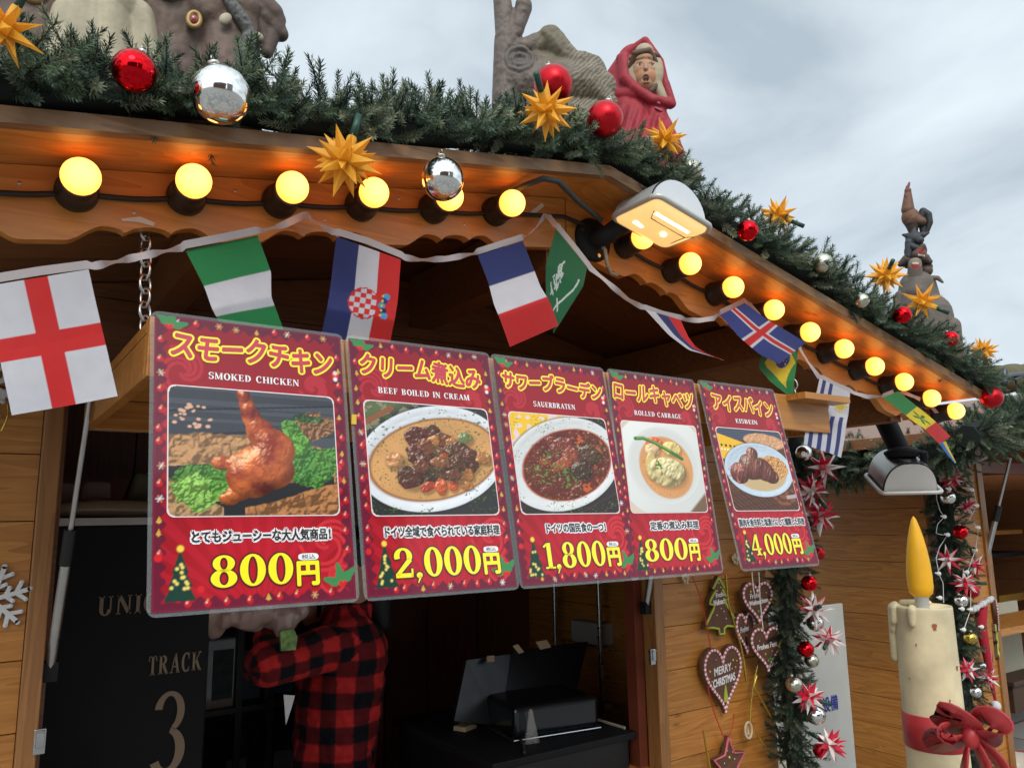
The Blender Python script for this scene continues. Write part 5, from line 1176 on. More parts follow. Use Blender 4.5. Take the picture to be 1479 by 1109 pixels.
pk = .105; s1 = ((A_ / pk) % 1) < .5; s2 = ((B_ / pk) % 1) < .5; colr = np.where((s1 & s2)[:, None], np.array([.62, .032, .03]), np.where((s1 | s2)[:, None], np.array([.15, .014, .016]), np.array([.010, .010, .013])))
colr = colr * (.8 + .4 * fbm(v[:, 0], v[:, 2], 60, 4, 2))[:, None]; mcol(me, colr); skin_obj('checked_shirt', me, mat('brushed_flannel', (1, 1, 1), .9, vc=True, sheen=.03, spec=.15), per)
hr = MB(); hr.ball(HD + V((.028, 0, .022)), (.095, .092, .115)); hr.ball(HD + V((.075, 0, -.03)), (.055, .075, .10)); caps(hr, HD + V((.085, 0, -.04)), NK + V((.10, -.01, -.06)), .06, .04); hr.ball(HD + V((-.03, 0, .085)), (.065, .075, .035))
me = fused(hr, .008, 3); skin_obj('hair', me, mat('black_hair', (.012, .010, .010), .5, bump=.6, bscale=120), per)
bg_ = MB()
for k in range(14):
    q = at(300 + 10 * k, 893 + 9 * math.sin(k * 1.3), 2.50 + .02 * math.sin(k * 2.1)); bg_.ball(q + V((0, 0, .012)), (.038, .05, .045 + .012 * math.sin(k * 1.9)), 10)
me = fused(bg_, .009, 2); v = mverts(me); v = v + ((fbm(v[:, 0], v[:, 2] * .6 + v[:, 1], 26, 9) - .5) * .035)[:, None] * np.array([.3, 1, .6]); mset(me, v)
tag(skin_obj('food_bag', me, mat('beige_bag', (.44, .30, .26), .35, coat=.4, bump=.5, bscale=30), None), 'crumpled beige bag held up by the worker under the leftmost poster', 'bag')
mb = MB(); mb.prism([at(x, y, 2.40) for x, y in ((405, 912), (424, 907), (430, 920), (427, 938), (406, 940))][::-1], (0, .01, 0)); tag(mb.build('herb_pack', mat('green_herbs', (.20, .34, .10), .6, var=.6, vscale=70, bump=.8, bscale=70)), 'small pack of bright green herbs beside the raised hand of the worker', 'herb pack')

# counter with the till
ct = thing('counter', 'black till counter at the right inside the stall', 'counter', (1.6, 2.4, .03))
mb = MB(); mb.bbox((1.34, 2.06, .862), (1.922, 2.74, .885)); bevel(mb.build('top', BLACKM, ct), .004)
mb = MB(); mb.bbox((1.36, 2.08, .03), (1.90, 2.72, .861)); mb.build('body', BLACKP, ct)
till = thing('till_screen', 'black till with tilted screen and smaller customer display seen from behind', 'till', at(770, 1050, 2.45))
def slab_px(mb, pts, Y0, lean, th):
    c = [at(x, y, Y0 + lean * i) for (x, y), i in zip(pts, (1, 1, 0, 0))]; n_ = (c[1] - c[0]).cross(c[3] - c[0]).normalized(); n_ = n_ if n_.y > 0 else -n_
    mb.prism(c if (c[1] - c[0]).cross(c[3] - c[0]).dot(n_) < 0 else c[::-1], n_ * th)
mb = MB(); slab_px(mb, [(742, 938), (849, 926), (824, 1036), (706, 1054)], 2.40, .10, .03); bevel(mb.build('screen', BLACKP, till), .006)
mb = MB(); slab_px(mb, [(674, 953), (738, 944), (722, 1048), (656, 1040)], 2.38, .06, .022); bevel(mb.build('customer_display', BLACKP, till), .005)
mb = MB(); q0 = at(760, 1040, 2.44); mb.tube([q0, V((q0.x + .03, q0.y + .02, .886))], .03, 10); mb.bbox((q0.x - .09, 2.42, .886), (q0.x + .12, 2.56, .905)); mb.build('foot', BLACKP, till)
TANP = mat('tan_paper', (.50, .36, .21), .6)
for q_ in ([(741, 932), (748, 930), (757, 941), (750, 943)], [(774, 926), (790, 924), (796, 934), (781, 937)], [(703, 947), (714, 946), (714, 954), (704, 955)]):
    mb = MB(); slab_px(mb, q_, 2.40, .02, .004); mb.build('paper_tab', TANP, till)
pr = thing('card_printer', 'glossy black receipt printer with silver band on the counter', 'printer', at(805, 1090, 2.33))
b0 = at(745, 1082, 2.42); mb = MB(); c_ = V((1.695, 2.30, .945)); rz = Matrix.Rotation(R(-8), 3, 'Z'); mb.box(c_, (.33, .25, .10), rz); bevel(mb.build('case', BLACKGLOSS, pr), .018, 4)
mb = MB(); mb.box(c_ - V((0, 0, .0535)), (.338, .258, .007), rz); bevel(mb.build('band', STEEL, pr), .003)
mb = MB()
for x, y in ((-.14, -.1), (.14, -.1), (-.14, .1), (.14, .1)): q = c_ + rz @ V((x, y, -.0565)); mb.tube([q, V((q.x, q.y, .8855))], .008, 8)
mb.build('feet', WHITEP, pr)
mb = MB(); mb.box((1.475, 2.44, .894), (.07, .05, .016), Matrix.Rotation(.4, 3, 'Z')); tag(bevel(mb.build('wood_block', mat('pale_wood', (.50, .36, .22), .6, var=.2), origin=(1.475, 2.44, .886)), .002), 'pale wooden block on the counter left of the printer', 'wood block')
CORD = mat('cream_cord', (.42, .36, .27), .5)
for pts, m, lab in (([(1.56, 2.24, .891), (1.53, 2.18, .892), (1.50, 2.13, .891), (1.47, 2.08, .891)], CABLE, 'dark lead running forward from the printer'), ([(1.84, 2.40, .892), (1.885, 2.34, .892), (1.90, 2.24, .892), (1.905, 2.10, .891)], CORD, 'cream lead curving off the right end of the counter')):
    mb = MB(); mb.tube(pts, .0055, 8); tag(mb.build('lead', m), lab, 'cable')
mb = MB(); mb.hexa([(1.53, 2.155, .887), (1.58, 2.15, .887), (1.58, 2.165, .887), (1.53, 2.165, .887), (1.55, 2.16, .99), (1.56, 2.16, .99), (1.56, 2.164, .99), (1.55, 2.164, .99)]); tag(mb.build('plastic_sleeve', FILM), 'clear plastic sleeve propped against the printer', 'sleeve')
rx0, rx1 = at(862, 900, 2.88).x, at(911, 900, 2.88).x + .02
rk = thing('wire_rack', 'chrome shelf rack at the right back of the stall', 'rack', ((rx0 + rx1) / 2, 3.0, .03))
for x, y in ((rx0, 2.86), (rx0, 3.2), (rx1, 2.86), (rx1, 3.2)):
    mb = MB(); mb.tube([(x, y, .031), (x, y, 1.75)], .011, 10); mb.build('post', STEEL, rk)
for z in (.75, 1.0, 1.36, 1.6):
    mb = MB()
    for k in range(9): mb.tube([(rx0, 2.86 + k * .0425, z), (rx1, 2.86 + k * .0425, z)], .003, 5)
    mb.tube([(rx0, 2.86, z - .01), (rx1, 2.86, z - .01)], .006, 6); mb.build('shelf', STEEL, rk)
mb = MB(); mb.box(((rx0 + rx1) / 2, 2.99, 1.056), (rx1 - rx0 - .04, .22, .10)); tag(bevel(mb.build('storage_box', mat('grey_white_box', (.42, .40, .37), .5), origin=((rx0 + rx1) / 2, 2.99, 1.005)), .008), 'pale plastic box on the chrome rack shelf', 'box')
mb = MB(); mb.box(((rx0 + rx1) / 2, 2.99, 1.431), (.16, .2, .12)); tag(mb.build('carton', mat('brown_carton', (.22, .13, .07), .8), origin=((rx0 + rx1) / 2, 2.99, 1.365)), 'brown carton on the upper shelf of the chrome rack', 'box')
def f_cl(P):
    setm(P, P.x >= 0, (150, 34, 26)); d = np.hypot(((P.x * 5) % 1) - .5, ((P.y * 5 + .5 * (np.floor(P.x * 5) % 2)) % 1) - .5); setm(P, d < .40, (206, 176, 130))
P = Pic(60, 70, (150, 34, 26)); f_cl(P); root = thing('patterned_cloth', 'red cloth with cream spots lying on the counter behind the printer', 'cloth', (1.85, 2.62, .887))
sheet('cloth', P, V((1.76, 2.73, .93)), V((.16, -.02, -.03)), V((.0, -.17, -.035)), root, CLOTH, bulge=lambda U, W_: np.stack([0 * U, 0 * U, .012 * np.sin(U * 9) * np.sin(W_ * 7)], -1))
pot = thing('canister', 'black canister with a white flower drawing behind the till', 'canister', (1.86, 2.66, .89))
mb = MB(); mb.lathe([(.001, 0), (.05, 0), (.052, .005), (.052, .14), (.048, .15), (.001, .15)], c=(1.86, 2.66, .888), n=24); mb.build('body', BLACKGLOSS, pot)
mb = MB()
for k in range(7):
    t = -2.2 + .12 * k; z = .92 + .012 * k; a = V((1.86 + .0525 * math.cos(t), 2.66 + .0525 * math.sin(t), z)); mb.tube([a, a + V((.012 * (-1) ** k, -.002, .022))], .0012, 4)
mb.build('drawing', WHITEP, pot)

mb = MB(); mb.prism([at(x, y, 2.44) for x, y in ((410, 1003), (426, 1004), (421, 1022), (413, 1046))][::-1], (0, .004, 0)); tag(mb.build('paper_slip', WHITEP), 'pointed white paper slip below the elbow of the worker', 'paper')

# ------------------------------------------------------------------ garlands at the stall corners and on the next stall
g1 = [at(x, y, 1.90) for x, y in ((1150, 628), (1146, 700), (1140, 780), (1138, 860), (1134, 940), (1142, 1020), (1150, 1120))]
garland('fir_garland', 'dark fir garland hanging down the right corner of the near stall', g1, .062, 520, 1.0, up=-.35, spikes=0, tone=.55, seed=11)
g2 = [at(x, y, 2.12) for x, y in ((1362, 640), (1366, 740), (1374, 840), (1384, 930), (1392, 1010), (1402, 1120))]
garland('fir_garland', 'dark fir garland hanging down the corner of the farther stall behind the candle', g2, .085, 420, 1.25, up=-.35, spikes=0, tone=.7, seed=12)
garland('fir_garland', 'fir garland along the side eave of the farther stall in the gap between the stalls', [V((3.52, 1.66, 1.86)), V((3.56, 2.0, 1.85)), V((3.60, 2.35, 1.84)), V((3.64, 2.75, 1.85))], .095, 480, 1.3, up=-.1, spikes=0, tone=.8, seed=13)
garland('fir_garland', 'fir garland rising along the gable of the farther stall at the right picture edge', [V((3.46 + .3 * i, 1.60, S2(3.46 + .3 * i) + .02)) for i in range(7)], .105, 430, 1.35, up=0, spikes=3, tone=.95, seed=14)

# ------------------------------------------------------------------ red and white stars and baubles on the upright garlands
for i, (px, py, r_, Y, lab) in enumerate([
    (1189, 675, 29, 1.80, 'red and white star beneath the striped flag with the sun'), (1171, 708, 27, 1.78, 'red and white star peeking from behind the rightmost poster'), (1183, 744, 30, 1.80, 'red and white star beside the lower right edge of the rightmost poster'),
    (1176, 879, 27, 1.80, 'red and white star just above a silver bauble at the top of the grey board'), (1196, 924, 25, 1.80, 'red and white star on a long socket against the grey board'), (1168, 1006, 26, 1.80, 'red and white star right of the champagne bauble, over the blue lettering'), (1199, 1075, 27, 1.80, 'lowest red and white star, at the foot of the grey board'),
    (1374, 691, 20, 2.0, 'red and white star just right of the unlit floodlight'), (1369, 808, 22, 2.0, 'red and white star beside the tip of the candle flame'), (1408, 816, 19, 2.02, 'red and white star on the far garland beside the far post, level with the flame'), (1394, 842, 21, 2.0, 'red and white star above the red bauble beside the candle rim'), (1396, 731, 15, 2.02, 'small red and white star half sunk in needles below the unlit floodlight'), (1398, 967, 19, 2.0, 'red and white star half hidden by the edge of the candle'), (1427, 979, 18, 2.02, 'red and white star hanging in front of the post at the right')]):
    p, rr = px_r(px, py, Y, r_); star(SPR, p, rr * 1.12, lab, 'red and white stars on the upright garlands', (random.uniform(0, 6), random.uniform(0, 6), random.uniform(0, 6)))
for k, px, py, r_, Y, lab in [('ss', 1161, 654, 12, 1.82, 'silver bauble next to the bottom of the striped flag'), ('rs', 1169, 842, 12, 1.80, 'shiny red bauble below the corner of the rightmost poster'), ('ss', 1177, 899, 13, 1.83, 'silver bauble behind a red and white star at the corner of the grey board'),
    ('rs', 1164, 937, 12, 1.81, 'shiny red bauble between two stars beside the grey board'), ('cm', 1172, 953, 11, 1.83, 'champagne bauble tucked under the red one beside the grey board'), ('cm', 1147, 988, 13, 1.82, 'champagne bauble on the garland left of a star'), ('ss', 1178, 1032, 15, 1.82, 'silver bauble beside the blue lettering on the grey board'), ('rm', 1184, 1083, 11, 1.84, 'satin red bauble behind the lowest star'), ('rm', 1182, 799, 10, 1.85, 'satin red bauble half behind the lower corner of the rightmost poster'),
    ('rs', 1349, 650, 14, 1.98, 'shiny red bauble right of the dark arm of the unlit floodlight'), ('gs', 1368, 641, 7, 1.97, 'small yellow green bauble by the tip of the green yellow and red flag'), ('ss', 1369, 718, 11, 2.0, 'silver bauble under the star right of the unlit floodlight'), ('rs', 1387, 768, 11, 2.0, 'shiny red bauble high beside the candle flame'), ('rm', 1404, 853, 11, 2.03, 'satin red bauble under the cluster of stars'), ('ss', 1388, 867, 10, 2.0, 'silver bauble at the top edge of the candle'), ('gs', 1401, 921, 10, 2.0, 'gold bauble beside the right edge of the candle'), ('ss', 1409, 999, 9, 2.0, 'silver bauble just above the red bow')]:
    p, rr = px_r(px, py, Y, r_); bauble(k, p, rr, lab, 'baubles on the upright garlands')
# white berry lights on a thin wire
BERRY = mat('frosted_berry', (.75, .74, .72), .4, emit=(1, .95, .9), estr=.06)
o = thing('berry_lights', 'thin pale wire with round white berry lights on the garland behind the candle', 'fairy lights', at(1380, 760, 1.98))
br = [(1364, 746), (1369, 772), (1356, 828), (1358, 863), (1411, 730), (1409, 794), (1397, 826), (1390, 879), (1392, 909), (1421, 961), (1404, 707), (1371, 706), (1413, 762), (1418, 905), (1402, 880)]
for px, py in br:
    p = at(px, py, 1.985); mb = MB(); mb.ball(p, .0105, 12); mb.tube([p + V((-.008, 0, 0)), p + V((-.022, .005, .004))], .004, 6); mb.build('berry', BERRY, o)
mb = MB(); mb.tube([at(x, y, 1.995) for x, y in ((1352, 700), (1353, 722), (1358, 738), (1364, 746), (1354, 757), (1352, 770), (1360, 772), (1368, 773), (1357, 790), (1352, 806), (1356, 828), (1362, 842), (1363, 870))], .0018, 5)
mb.tube([at(x, y, 1.995) for x, y in ((1405, 700), (1411, 730), (1400, 750), (1413, 762), (1409, 794), (1397, 826), (1402, 850), (1402, 880), (1392, 909))], .0018, 5); mb.build('wire', WHITEP, o)

# ------------------------------------------------------------------ iced gingerbread hung on the right wall panel
GING = mat('gingerbread', (.12, .050, .028), .75, var=.25, vscale=30, bump=.5, bscale=90); ICEP = mat('pink_icing', (.62, .13, .16), .5); ICEW = mat('white_icing', (.78, .72, .70), .5); ICEG = mat('lime_icing', (.38, .46, .06), .5); ICEY = mat('yellow_icing', (.75, .52, .08), .5); ICET = mat('green_icing', (.12, .30, .05), .5)
WRAP = mat('cellophane', (.8, .8, .8), .06, alpha=.10, coat=1)
def heart_pts(n=64):
    P_ = []
    for i in range(n):
        t = 2 * math.pi * i / n; x = 16 * math.sin(t) ** 3; y = 13 * math.cos(t) - 5 * math.cos(2 * t) - 2 * math.cos(3 * t) - math.cos(4 * t); P_.append((x / 17, (y + 2.6) / 14.6))
    return P_
TREE = [(0, 1), (.30, .62), (.16, .58), (.46, .22), (.26, .16), (.72, -.42), (.98, -.66), (.78, -.80), (.34, -.74), (.16, -.80), (.14, -1), (-.14, -1), (-.16, -.80), (-.5, -.74), (-.96, -.72), (-.90, -.60), (-.42, -.10), (-.34, .04), (-.62, .10), (-.56, .24), (-.22, .56), (-.38, .62)]
STAR5 = [((1 if k % 2 == 0 else .48) * math.sin(math.pi * k / 5), (1 if k % 2 == 0 else .48) * math.cos(math.pi * k / 5)) for k in range(10)]
def cookie(name, label, outline, px, py, wpx, hpx, Y, border, text=None, dots=(), small_tree=None, yaw=0.0, roll=0.0, stripes=True):
    c = at(px, py, Y); hw = (at(px + wpx / 2, py, Y).x - at(px - wpx / 2, py, Y).x) / 2; hh = (at(px, py - hpx / 2, Y).z - at(px, py + hpx / 2, Y).z) / 2
    m = Matrix.Rotation(yaw, 3, 'Z') @ Matrix.Rotation(roll, 3, 'Y'); W_ = lambda x, y, d=0: c + m @ V((x * hw, -d, y * hh))
    root = thing(name, label, 'gingerbread', c, 'iced gingerbread on the wall')
    mb = MB(); mb.prism([W_(x, y, .006) for x, y in outline][::-1] if False else [W_(x, y, .006) for x, y in outline], m @ V((0, .016, 0))); bevel(mb.build('cookie', GING, root), .003, 2)
    n = len(outline); per_ = [V((outline[i][0] * hw, outline[i][1] * hh)) for i in range(n)]; tot = sum((per_[(i + 1) % n] - per_[i]).length for i in range(n))
    if stripes:      # piped border in alternating strokes
        nb = int(tot / .0085); nb += nb % 2; bead = [MB(), MB()]; i, acc = 0, 0
        for k in range(nb):
            s = tot * k / nb
            while s > acc + (per_[(i + 1) % n] - per_[i]).length and i < n - 1: acc += (per_[(i + 1) % n] - per_[i]).length; i += 1
            d = (per_[(i + 1) % n] - per_[i]); q = per_[i] + d.normalized() * (s - acc); ctr = V((q.x * .92, q.y * .92)); u_ = d.normalized()
            bead[k % 2].ball(c + m @ V((ctr.x, -.0085, ctr.y)), (.0052, .0042, .0062), 8, rot=m @ Matrix.Rotation(math.atan2(u_.x, u_.y) + .6, 3, 'Y'))
        bead[0].build('icing_border', border[0], root); bead[1].build('icing_border', border[1], root)
    else:
        mb = MB(); pts = [W_(x * .93, y * .93, .0075) for x, y in outline]; mb.tube(pts + [pts[0]], .0042, 8); mb.build('icing_border', border[0], root)
    if text:
        for txt, x0, x1, y0, y1, sl in text:
            v, f = text_geo(txt, .0); q = fit(v, (x0 + x1) / 2, 0, x1 - x0, y1 - y0); q, f = shifted(q, f, .010 * (x1 - x0), 5)
            mb = MB(); k = len(mb.v); mb.v += [tuple(W_(p_[0], -p_[1] + (y0 + y1) / 2 + sl * p_[0], .0072 + p_[2])) for p_ in q]
            for w_ in f:
                pts = [q[i] for i in w_]; ar = sum(pts[i - 1][0] * pts[i][1] - pts[i][0] * pts[i - 1][1] for i in range(len(pts))); mb.f.append(w_ if ar < 0 else w_[::-1]); mb.m.append(0); mb.sm.append(False)
            mb.c += [1.0] * len(q); mb.build('icing_lettering', ICEW, root)
    if dots:
        for kind, m_ in (('y', ICEY), ('w', ICEW), ('g', ICET)):
            mb = MB(); has = False
            for kd, x, y, r_ in dots:
                if kd == kind: mb.ball(W_(x, y, .0068), (r_, r_ * .5, r_), 8); has = True
            if has: mb.build('icing_dots', m_, root)
    if small_tree:
        x, y, s = small_tree; mb = MB(); mb.prism([W_(x - s * .5, y - s, .0066), W_(x + s * .5, y - s, .0066), W_(x + s * .12, y + s, .0066), W_(x - s * .05, y + s, .0066)], m @ V((0, -.002, 0))); mb.build('icing_tree', ICEG, root)
    return root
HP_ = heart_pts(); rd_ = lambda k, n, r0: [(k, random.uniform(-.5, .5), random.uniform(-.45, .55), r0) for _ in range(n)]
cookie('gingerbread_heart', 'large gingerbread heart reading MERRY CHRISTMAS on the right wall panel', HP_, 1043, 981, 64, 100, 1.975, (ICEP, ICEW), [('MERRY', -.42, .40, .20, .42, .10), ('CHRISTMAS', -.50, .56, -.12, .10, .10)], [('y', -.62, .32, .004), ('y', -.70, .12, .003), ('y', .52, .52, .004), ('y', .62, .30, .0035), ('y', .70, .48, .003), ('y', -.55, .02, .003), ('y', .44, .28, .003)] + [('w', x, y, .002) for x, y in ((-.45, -.2), (.4, -.25), (-.25, -.42), (.5, -.15), (.1, .66), (-.3, .62), (.3, -.5))], (.05, -.40, .24), yaw=.05)
cookie('gingerbread_tree', 'gingerbread tree with lime icing outline reading Frohe Weihnachten', TREE, 1038, 874, 52, 88, 1.975, (ICEG,), [('Frohe', -.20, .30, .28, .44, .1), ('Weihnachten', -.36, .50, .04, .22, .1)], [('w', x, y, .0025) for x, y in ((0, .75), (.1, .6), (-.1, .5), (.2, -.2), (-.2, -.3), (.3, -.45), (.05, -.1))], stripes=False)
cookie('gingerbread_heart', 'small gingerbread heart hanging highest beside the dark garland', HP_, 1093, 870, 40, 62, 1.94, (ICEP, ICEW), [('Frohe', -.45, .15, .25, .48, .1), ('Weihnachten', -.55, .62, -.06, .16, .12)], [('y', -.4, .55, .004), ('y', .55, .45, .003), ('g', 0, -.4, .006), ('g', .15, -.3, .004)], yaw=-.15)
cookie('gingerbread_heart', 'gingerbread heart half hidden behind two others on the right wall panel', HP_, 1075, 914, 34, 62, 1.972, (ICEP, ICEW), [('Frohes', -.5, .3, .1, .35, .1)], [('y', .1, -.1, .004), ('g', .2, -.4, .007), ('w', 0, .6, .003)], yaw=.1)
cookie('gingerbread_heart', 'gingerbread heart hanging lowest of the three small ones beside the dark garland', HP_, 1106, 937, 40, 66, 1.93, (ICEP, ICEW), [('Frohes Fest', -.55, .60, .05, .28, .12)], [('y', -.1, -.2, .004), ('y', .3, -.1, .003), ('g', .2, -.42, .008), ('g', .05, -.5, .006), ('w', -.4, .4, .002)], yaw=-.2)
cookie('gingerbread_star', 'gingerbread star with pink icing outline at the bottom of the right wall panel', STAR5, 1052, 1103, 50, 86, 1.972, (ICEP,), None, [('w', x, y, .0025) for x, y in ((-.3, .1), (.3, .15), (.1, -.2), (-.1, .5), (.2, .4), (-.25, -.2))] + [('y', 0, .25, .005)], stripes=False)
RIBG = mat('gold_ribbon', (.62, .46, .09), .25, metal=.8); RIBR = mat('red_cord', (.50, .03, .03), .6); PLY = mat('plywood_ornament', (.58, .44, .27), .6)
for pts, r_, m_, lab in [([(1048, 828), (1051, 870), (1060, 900), (1072, 940), (1078, 985)], .0035, RIBG, 'gold ribbon running down across the gingerbread tree'), ([(1112, 866), (1130, 880), (1148, 893), (1135, 912), (1124, 930), (1128, 952), (1148, 966), (1166, 968)], .004, RIBG, 'gold ribbon looping over the dark garland beside the hearts'),
    ([(1092, 975), (1087, 992), (1100, 1010), (1122, 1050), (1142, 1112)], .005, RIBG, 'broad gold ribbon trailing to the bottom right of the wall panel'), ([(1094, 960), (1088, 985), (1084, 1020), (1083, 1042)], .0025, RIBG, 'thin gold ribbon holding the oval wooden ornament'), ([(1016, 1054), (1020, 1080), (1026, 1112)], .004, RIBG, 'gold ribbon left of the gingerbread star'), ([(1092, 1056), (1102, 1076), (1120, 1086), (1136, 1112)], .004, RIBG, 'gold ribbon curling below the oval wooden ornament'),
    ([(1000, 832), (1012, 862), (1020, 900), (1027, 938)], .002, RIBR, 'red cord from the wall down to the large heart'), ([(1002, 829), (1058, 830), (1058, 842)], .0018, RIBR, 'red cord running level above the gingerbread tree'), ([(1022, 990), (1030, 1025), (1045, 1064)], .002, RIBR, 'red cord from the large heart to the gingerbread star'), ([(1060, 1030), (1058, 1050), (1052, 1064)], .0018, RIBR, 'second red cord holding the gingerbread star'), ([(1086, 826), (1088, 850), (1090, 858)], .002, ICEW, 'white string holding the highest small heart'), ([(1096, 826), (1098, 870), (1102, 908)], .002, ICEW, 'white string holding the lowest small heart')]:
    Yr = 1.90 if m_ is ICEW or 'garland' in lab else 1.962
    mb = MB(); P_ = [at(x, y, Yr) for x, y in pts]; Q = []
    for a, b in zip(P_[:-1], P_[1:]): Q += [a.lerp(b, t / 5) for t in range(5)]
    for _ in range(2): Q = [Q[0]] + [(Q[i - 1] + Q[i] * 2 + Q[i + 1]) / 4 for i in range(1, len(Q) - 1)] + [Q[-1]]
    mb.tube(Q + [P_[-1]], r_ * (1.5 if m_ is RIBG else 1), 6, flat=.35 if m_ is RIBG else None); tag(mb.build('ribbon' if m_ is RIBG else 'cord', m_), lab, 'ribbon' if m_ is RIBG else 'cord')
o = thing('wooden_ornament', 'small oval plywood ornament hanging on the right wall panel', 'ornament', at(1081, 1054, 1.965))
c = at(1081, 1054, 1.965); mb = MB(); mb.tube([c + V((.018 * math.cos(t), 0, .027 * math.sin(t))) for t in [2 * math.pi * k / 24 for k in range(25)]], .005, 6); mb.build('rim', PLY, o)
mb = MB(); mb.prism([c + V((x, 0, z)) for x, z in ((-.007, -.015), (.007, -.015), (.003, .0), (.0, .016), (-.004, 0))], (0, .003, 0)); mb.build('figure', PLY, o)
for x, y, lab in ((990, 833, 'tiny plywood figure under the poster with rolled cabbage'), (1062, 806, 'tiny plywood figure between the two rightmost posters')):
    c = at(x, y, 1.985); mb = MB()
    for dx, dz, r_ in ((-.012, 0, .008), (0, .008, .009), (.013, -.002, .008), (-.004, -.014, .006), (.009, -.018, .006)): mb.ball(c + V((dx, 0, dz)), (r_, .002, r_ * 1.3), 8)
    tag(mb.build('wooden_ornament', PLY), lab, 'ornament')

# grey board in the gap
brd = thing('notice_board', 'pale grey board with blue writing standing in the gap between the stalls', 'board', at(1200, 1300, 2.35))
a, b, c, d = at(1100, 868, 2.35), at(1217, 871, 2.35), at(1240, 1118, 2.35), at(1130, 1118, 2.35)
mb = MB(); mb.bbox((a.x, 2.35, .05), (b.x, 2.37, b.z)); bevel(mb.build('panel', mat('pale_grey_board', (.47, .46, .42), .55, var=.06), brd), .003)
v, f = text_geo('消火設備', 0); x0, x1 = at(1164, 1024, 2.347).x, at(1211, 1018, 2.347).x; zz, zt_ = at(1190, 1029, 2.347).z, at(1190, 1007, 2.347).z; q = fit(v, (x0 + x1) / 2, 0, x1 - x0, zt_ - zz); q, f = shifted(q, f, .002, 5)
mb = MB(); mb.v += [(p_[0], 2.3485 - p_[2], (zz + zt_) / 2 - p_[1]) for p_ in q]
for w_ in f:
    pts = [q[i] for i in w_]; ar = sum(pts[i - 1][0] * pts[i][1] - pts[i][0] * pts[i - 1][1] for i in range(len(pts))); mb.f.append(w_ if ar < 0 else w_[::-1]); mb.m.append(0); mb.sm.append(False)
mb.c += [1.0] * len(q); mb.build('lettering', mat('blue_lettering', (.02, .03, .22), .5), brd)

# white snowflakes on the left wall panel
FOAM = mat('white_foam', (.66, .65, .62), .7)
for px, py, rad, a0, lab in ((-12, 866, 56, .27, 'large white snowflake on the left wall panel below the flag'), (-14, 556, 62, -.55, 'white snowflake mostly hidden behind the white flag with red cross')):
    c = at(px, py, 1.992); rr = at(px + rad, py, 1.992).x - c.x; mb = MB()
    for k in range(6):
        t = a0 + k * math.pi / 3; d = V((math.cos(t), 0, math.sin(t))); n_ = V((-d.z, 0, d.x))
        mb.box(c + d * rr * .5, (rr, .008, rr * .13), Matrix((d, V((0, 1, 0)), n_)).transposed())
        mb.lathe([(.001, -.004), (rr * .075, -.004), (rr * .075, .004), (.001, .004)], c=c + d * rr, axis=(0, 1, 0), n=14)
        for s_, q in ((1, .62), (-1, .62), (1, .34), (-1, .34)):
            e_ = (d * .62 + n_ * s_ * .78).normalized(); ln = rr * (.34 if q > .5 else .26); b_ = c + d * rr * q; n2 = V((-e_.z, 0, e_.x))
            mb.box(b_ + e_ * ln * .5 + V((0, .0004, 0)), (ln, .0072, rr * .115), Matrix((e_, V((0, 1, 0)), n2)).transposed()); mb.lathe([(.001, -.0036), (rr * .065, -.0036), (rr * .065, .0036), (.001, .0036)], c=b_ + e_ * ln, axis=(0, 1, 0), n=12)
    tag(mb.build('snowflake', FOAM), lab, 'snowflake', 'snowflakes on the wall')
mb = MB(); mb.tube([at(2, 622, 1.975), at(8, 610, 1.97), at(12, 598, 1.975), at(11, 585, 1.98)], .006, 6, flat=.4); tag(mb.build('ribbon', RIBG), 'short gold ribbon beside the half hidden snowflake', 'ribbon')

# ------------------------------------------------------------------ the giant wax candle with its bow
YC = 1.66
ct_, cb = at(1332, 872, YC), at(1332, 872, YC); q0, q1 = at(1288, 872, YC), at(1376, 872, YC)
view = (cb - EYE); view.z = 0; vr = view.normalized(); side = V((vr.y, -vr.x, 0)); rc_ = abs((q1 - q0).dot(side)) / 2 * .98; cx_ = V((cb.x, cb.y, 0))
ztop = at(1330, 874, YC).z
can = thing('giant_candle', 'giant cream wax candle with yellow flame bulb and red bow between the stalls', 'candle', (cx_.x, cx_.y, 0))
wx = mat('old_wax', (.68, .57, .35), .5, sss=.1, var=.26, vscale=7, bump=.5, bscale=24)
mb = MB(); prof = [(rc_ * 1.10, 0), (rc_ * 1.09, .3), (rc_ * 1.03, .8), (rc_ * 1.0, ztop - .02), (rc_ * 1.0, ztop - .008), (rc_ * .975, ztop), (rc_ * .93, ztop - .004), (rc_ * .5, ztop - .02), (.001, ztop - .022)]
mb.lathe(prof, c=(cx_.x, cx_.y, 0), n=48); mb.build('wax_body', wx, can)
dr = MB()
for an, ln in ((0, .17), (.16, .06), (-.2, .05), (.35, .03), (-.9, .02), (1.2, .03)):
    e_ = (-side * math.cos(an) - vr * math.sin(an)); p0 = cx_ + e_ * rc_ * .95 + V((0, 0, ztop - .004)); p1 = cx_ + e_ * rc_ * 1.04 + V((0, 0, ztop - .012)); p2_ = cx_ + e_ * rc_ * 1.07 + V((0, 0, ztop - .03 - ln)); caps(dr, p0, p1, .016, .018, 10, 3); caps(dr, p1, p2_, .017, .014 if ln < .1 else .019, 10, 8)
for k in range(4):
    t = .9 + k * .25; e_ = (-side * math.cos(t) + vr * math.sin(t)); dr.ball(cx_ + e_ * rc_ * .9 + V((0, 0, ztop + .002)), (.03, .03, .012), 10)
me = fused(dr, .006, 3); skin_obj('wax_drips', me, wx, can)
SC_ = mat('chipped_paint', (.36, .09, .05), .7)
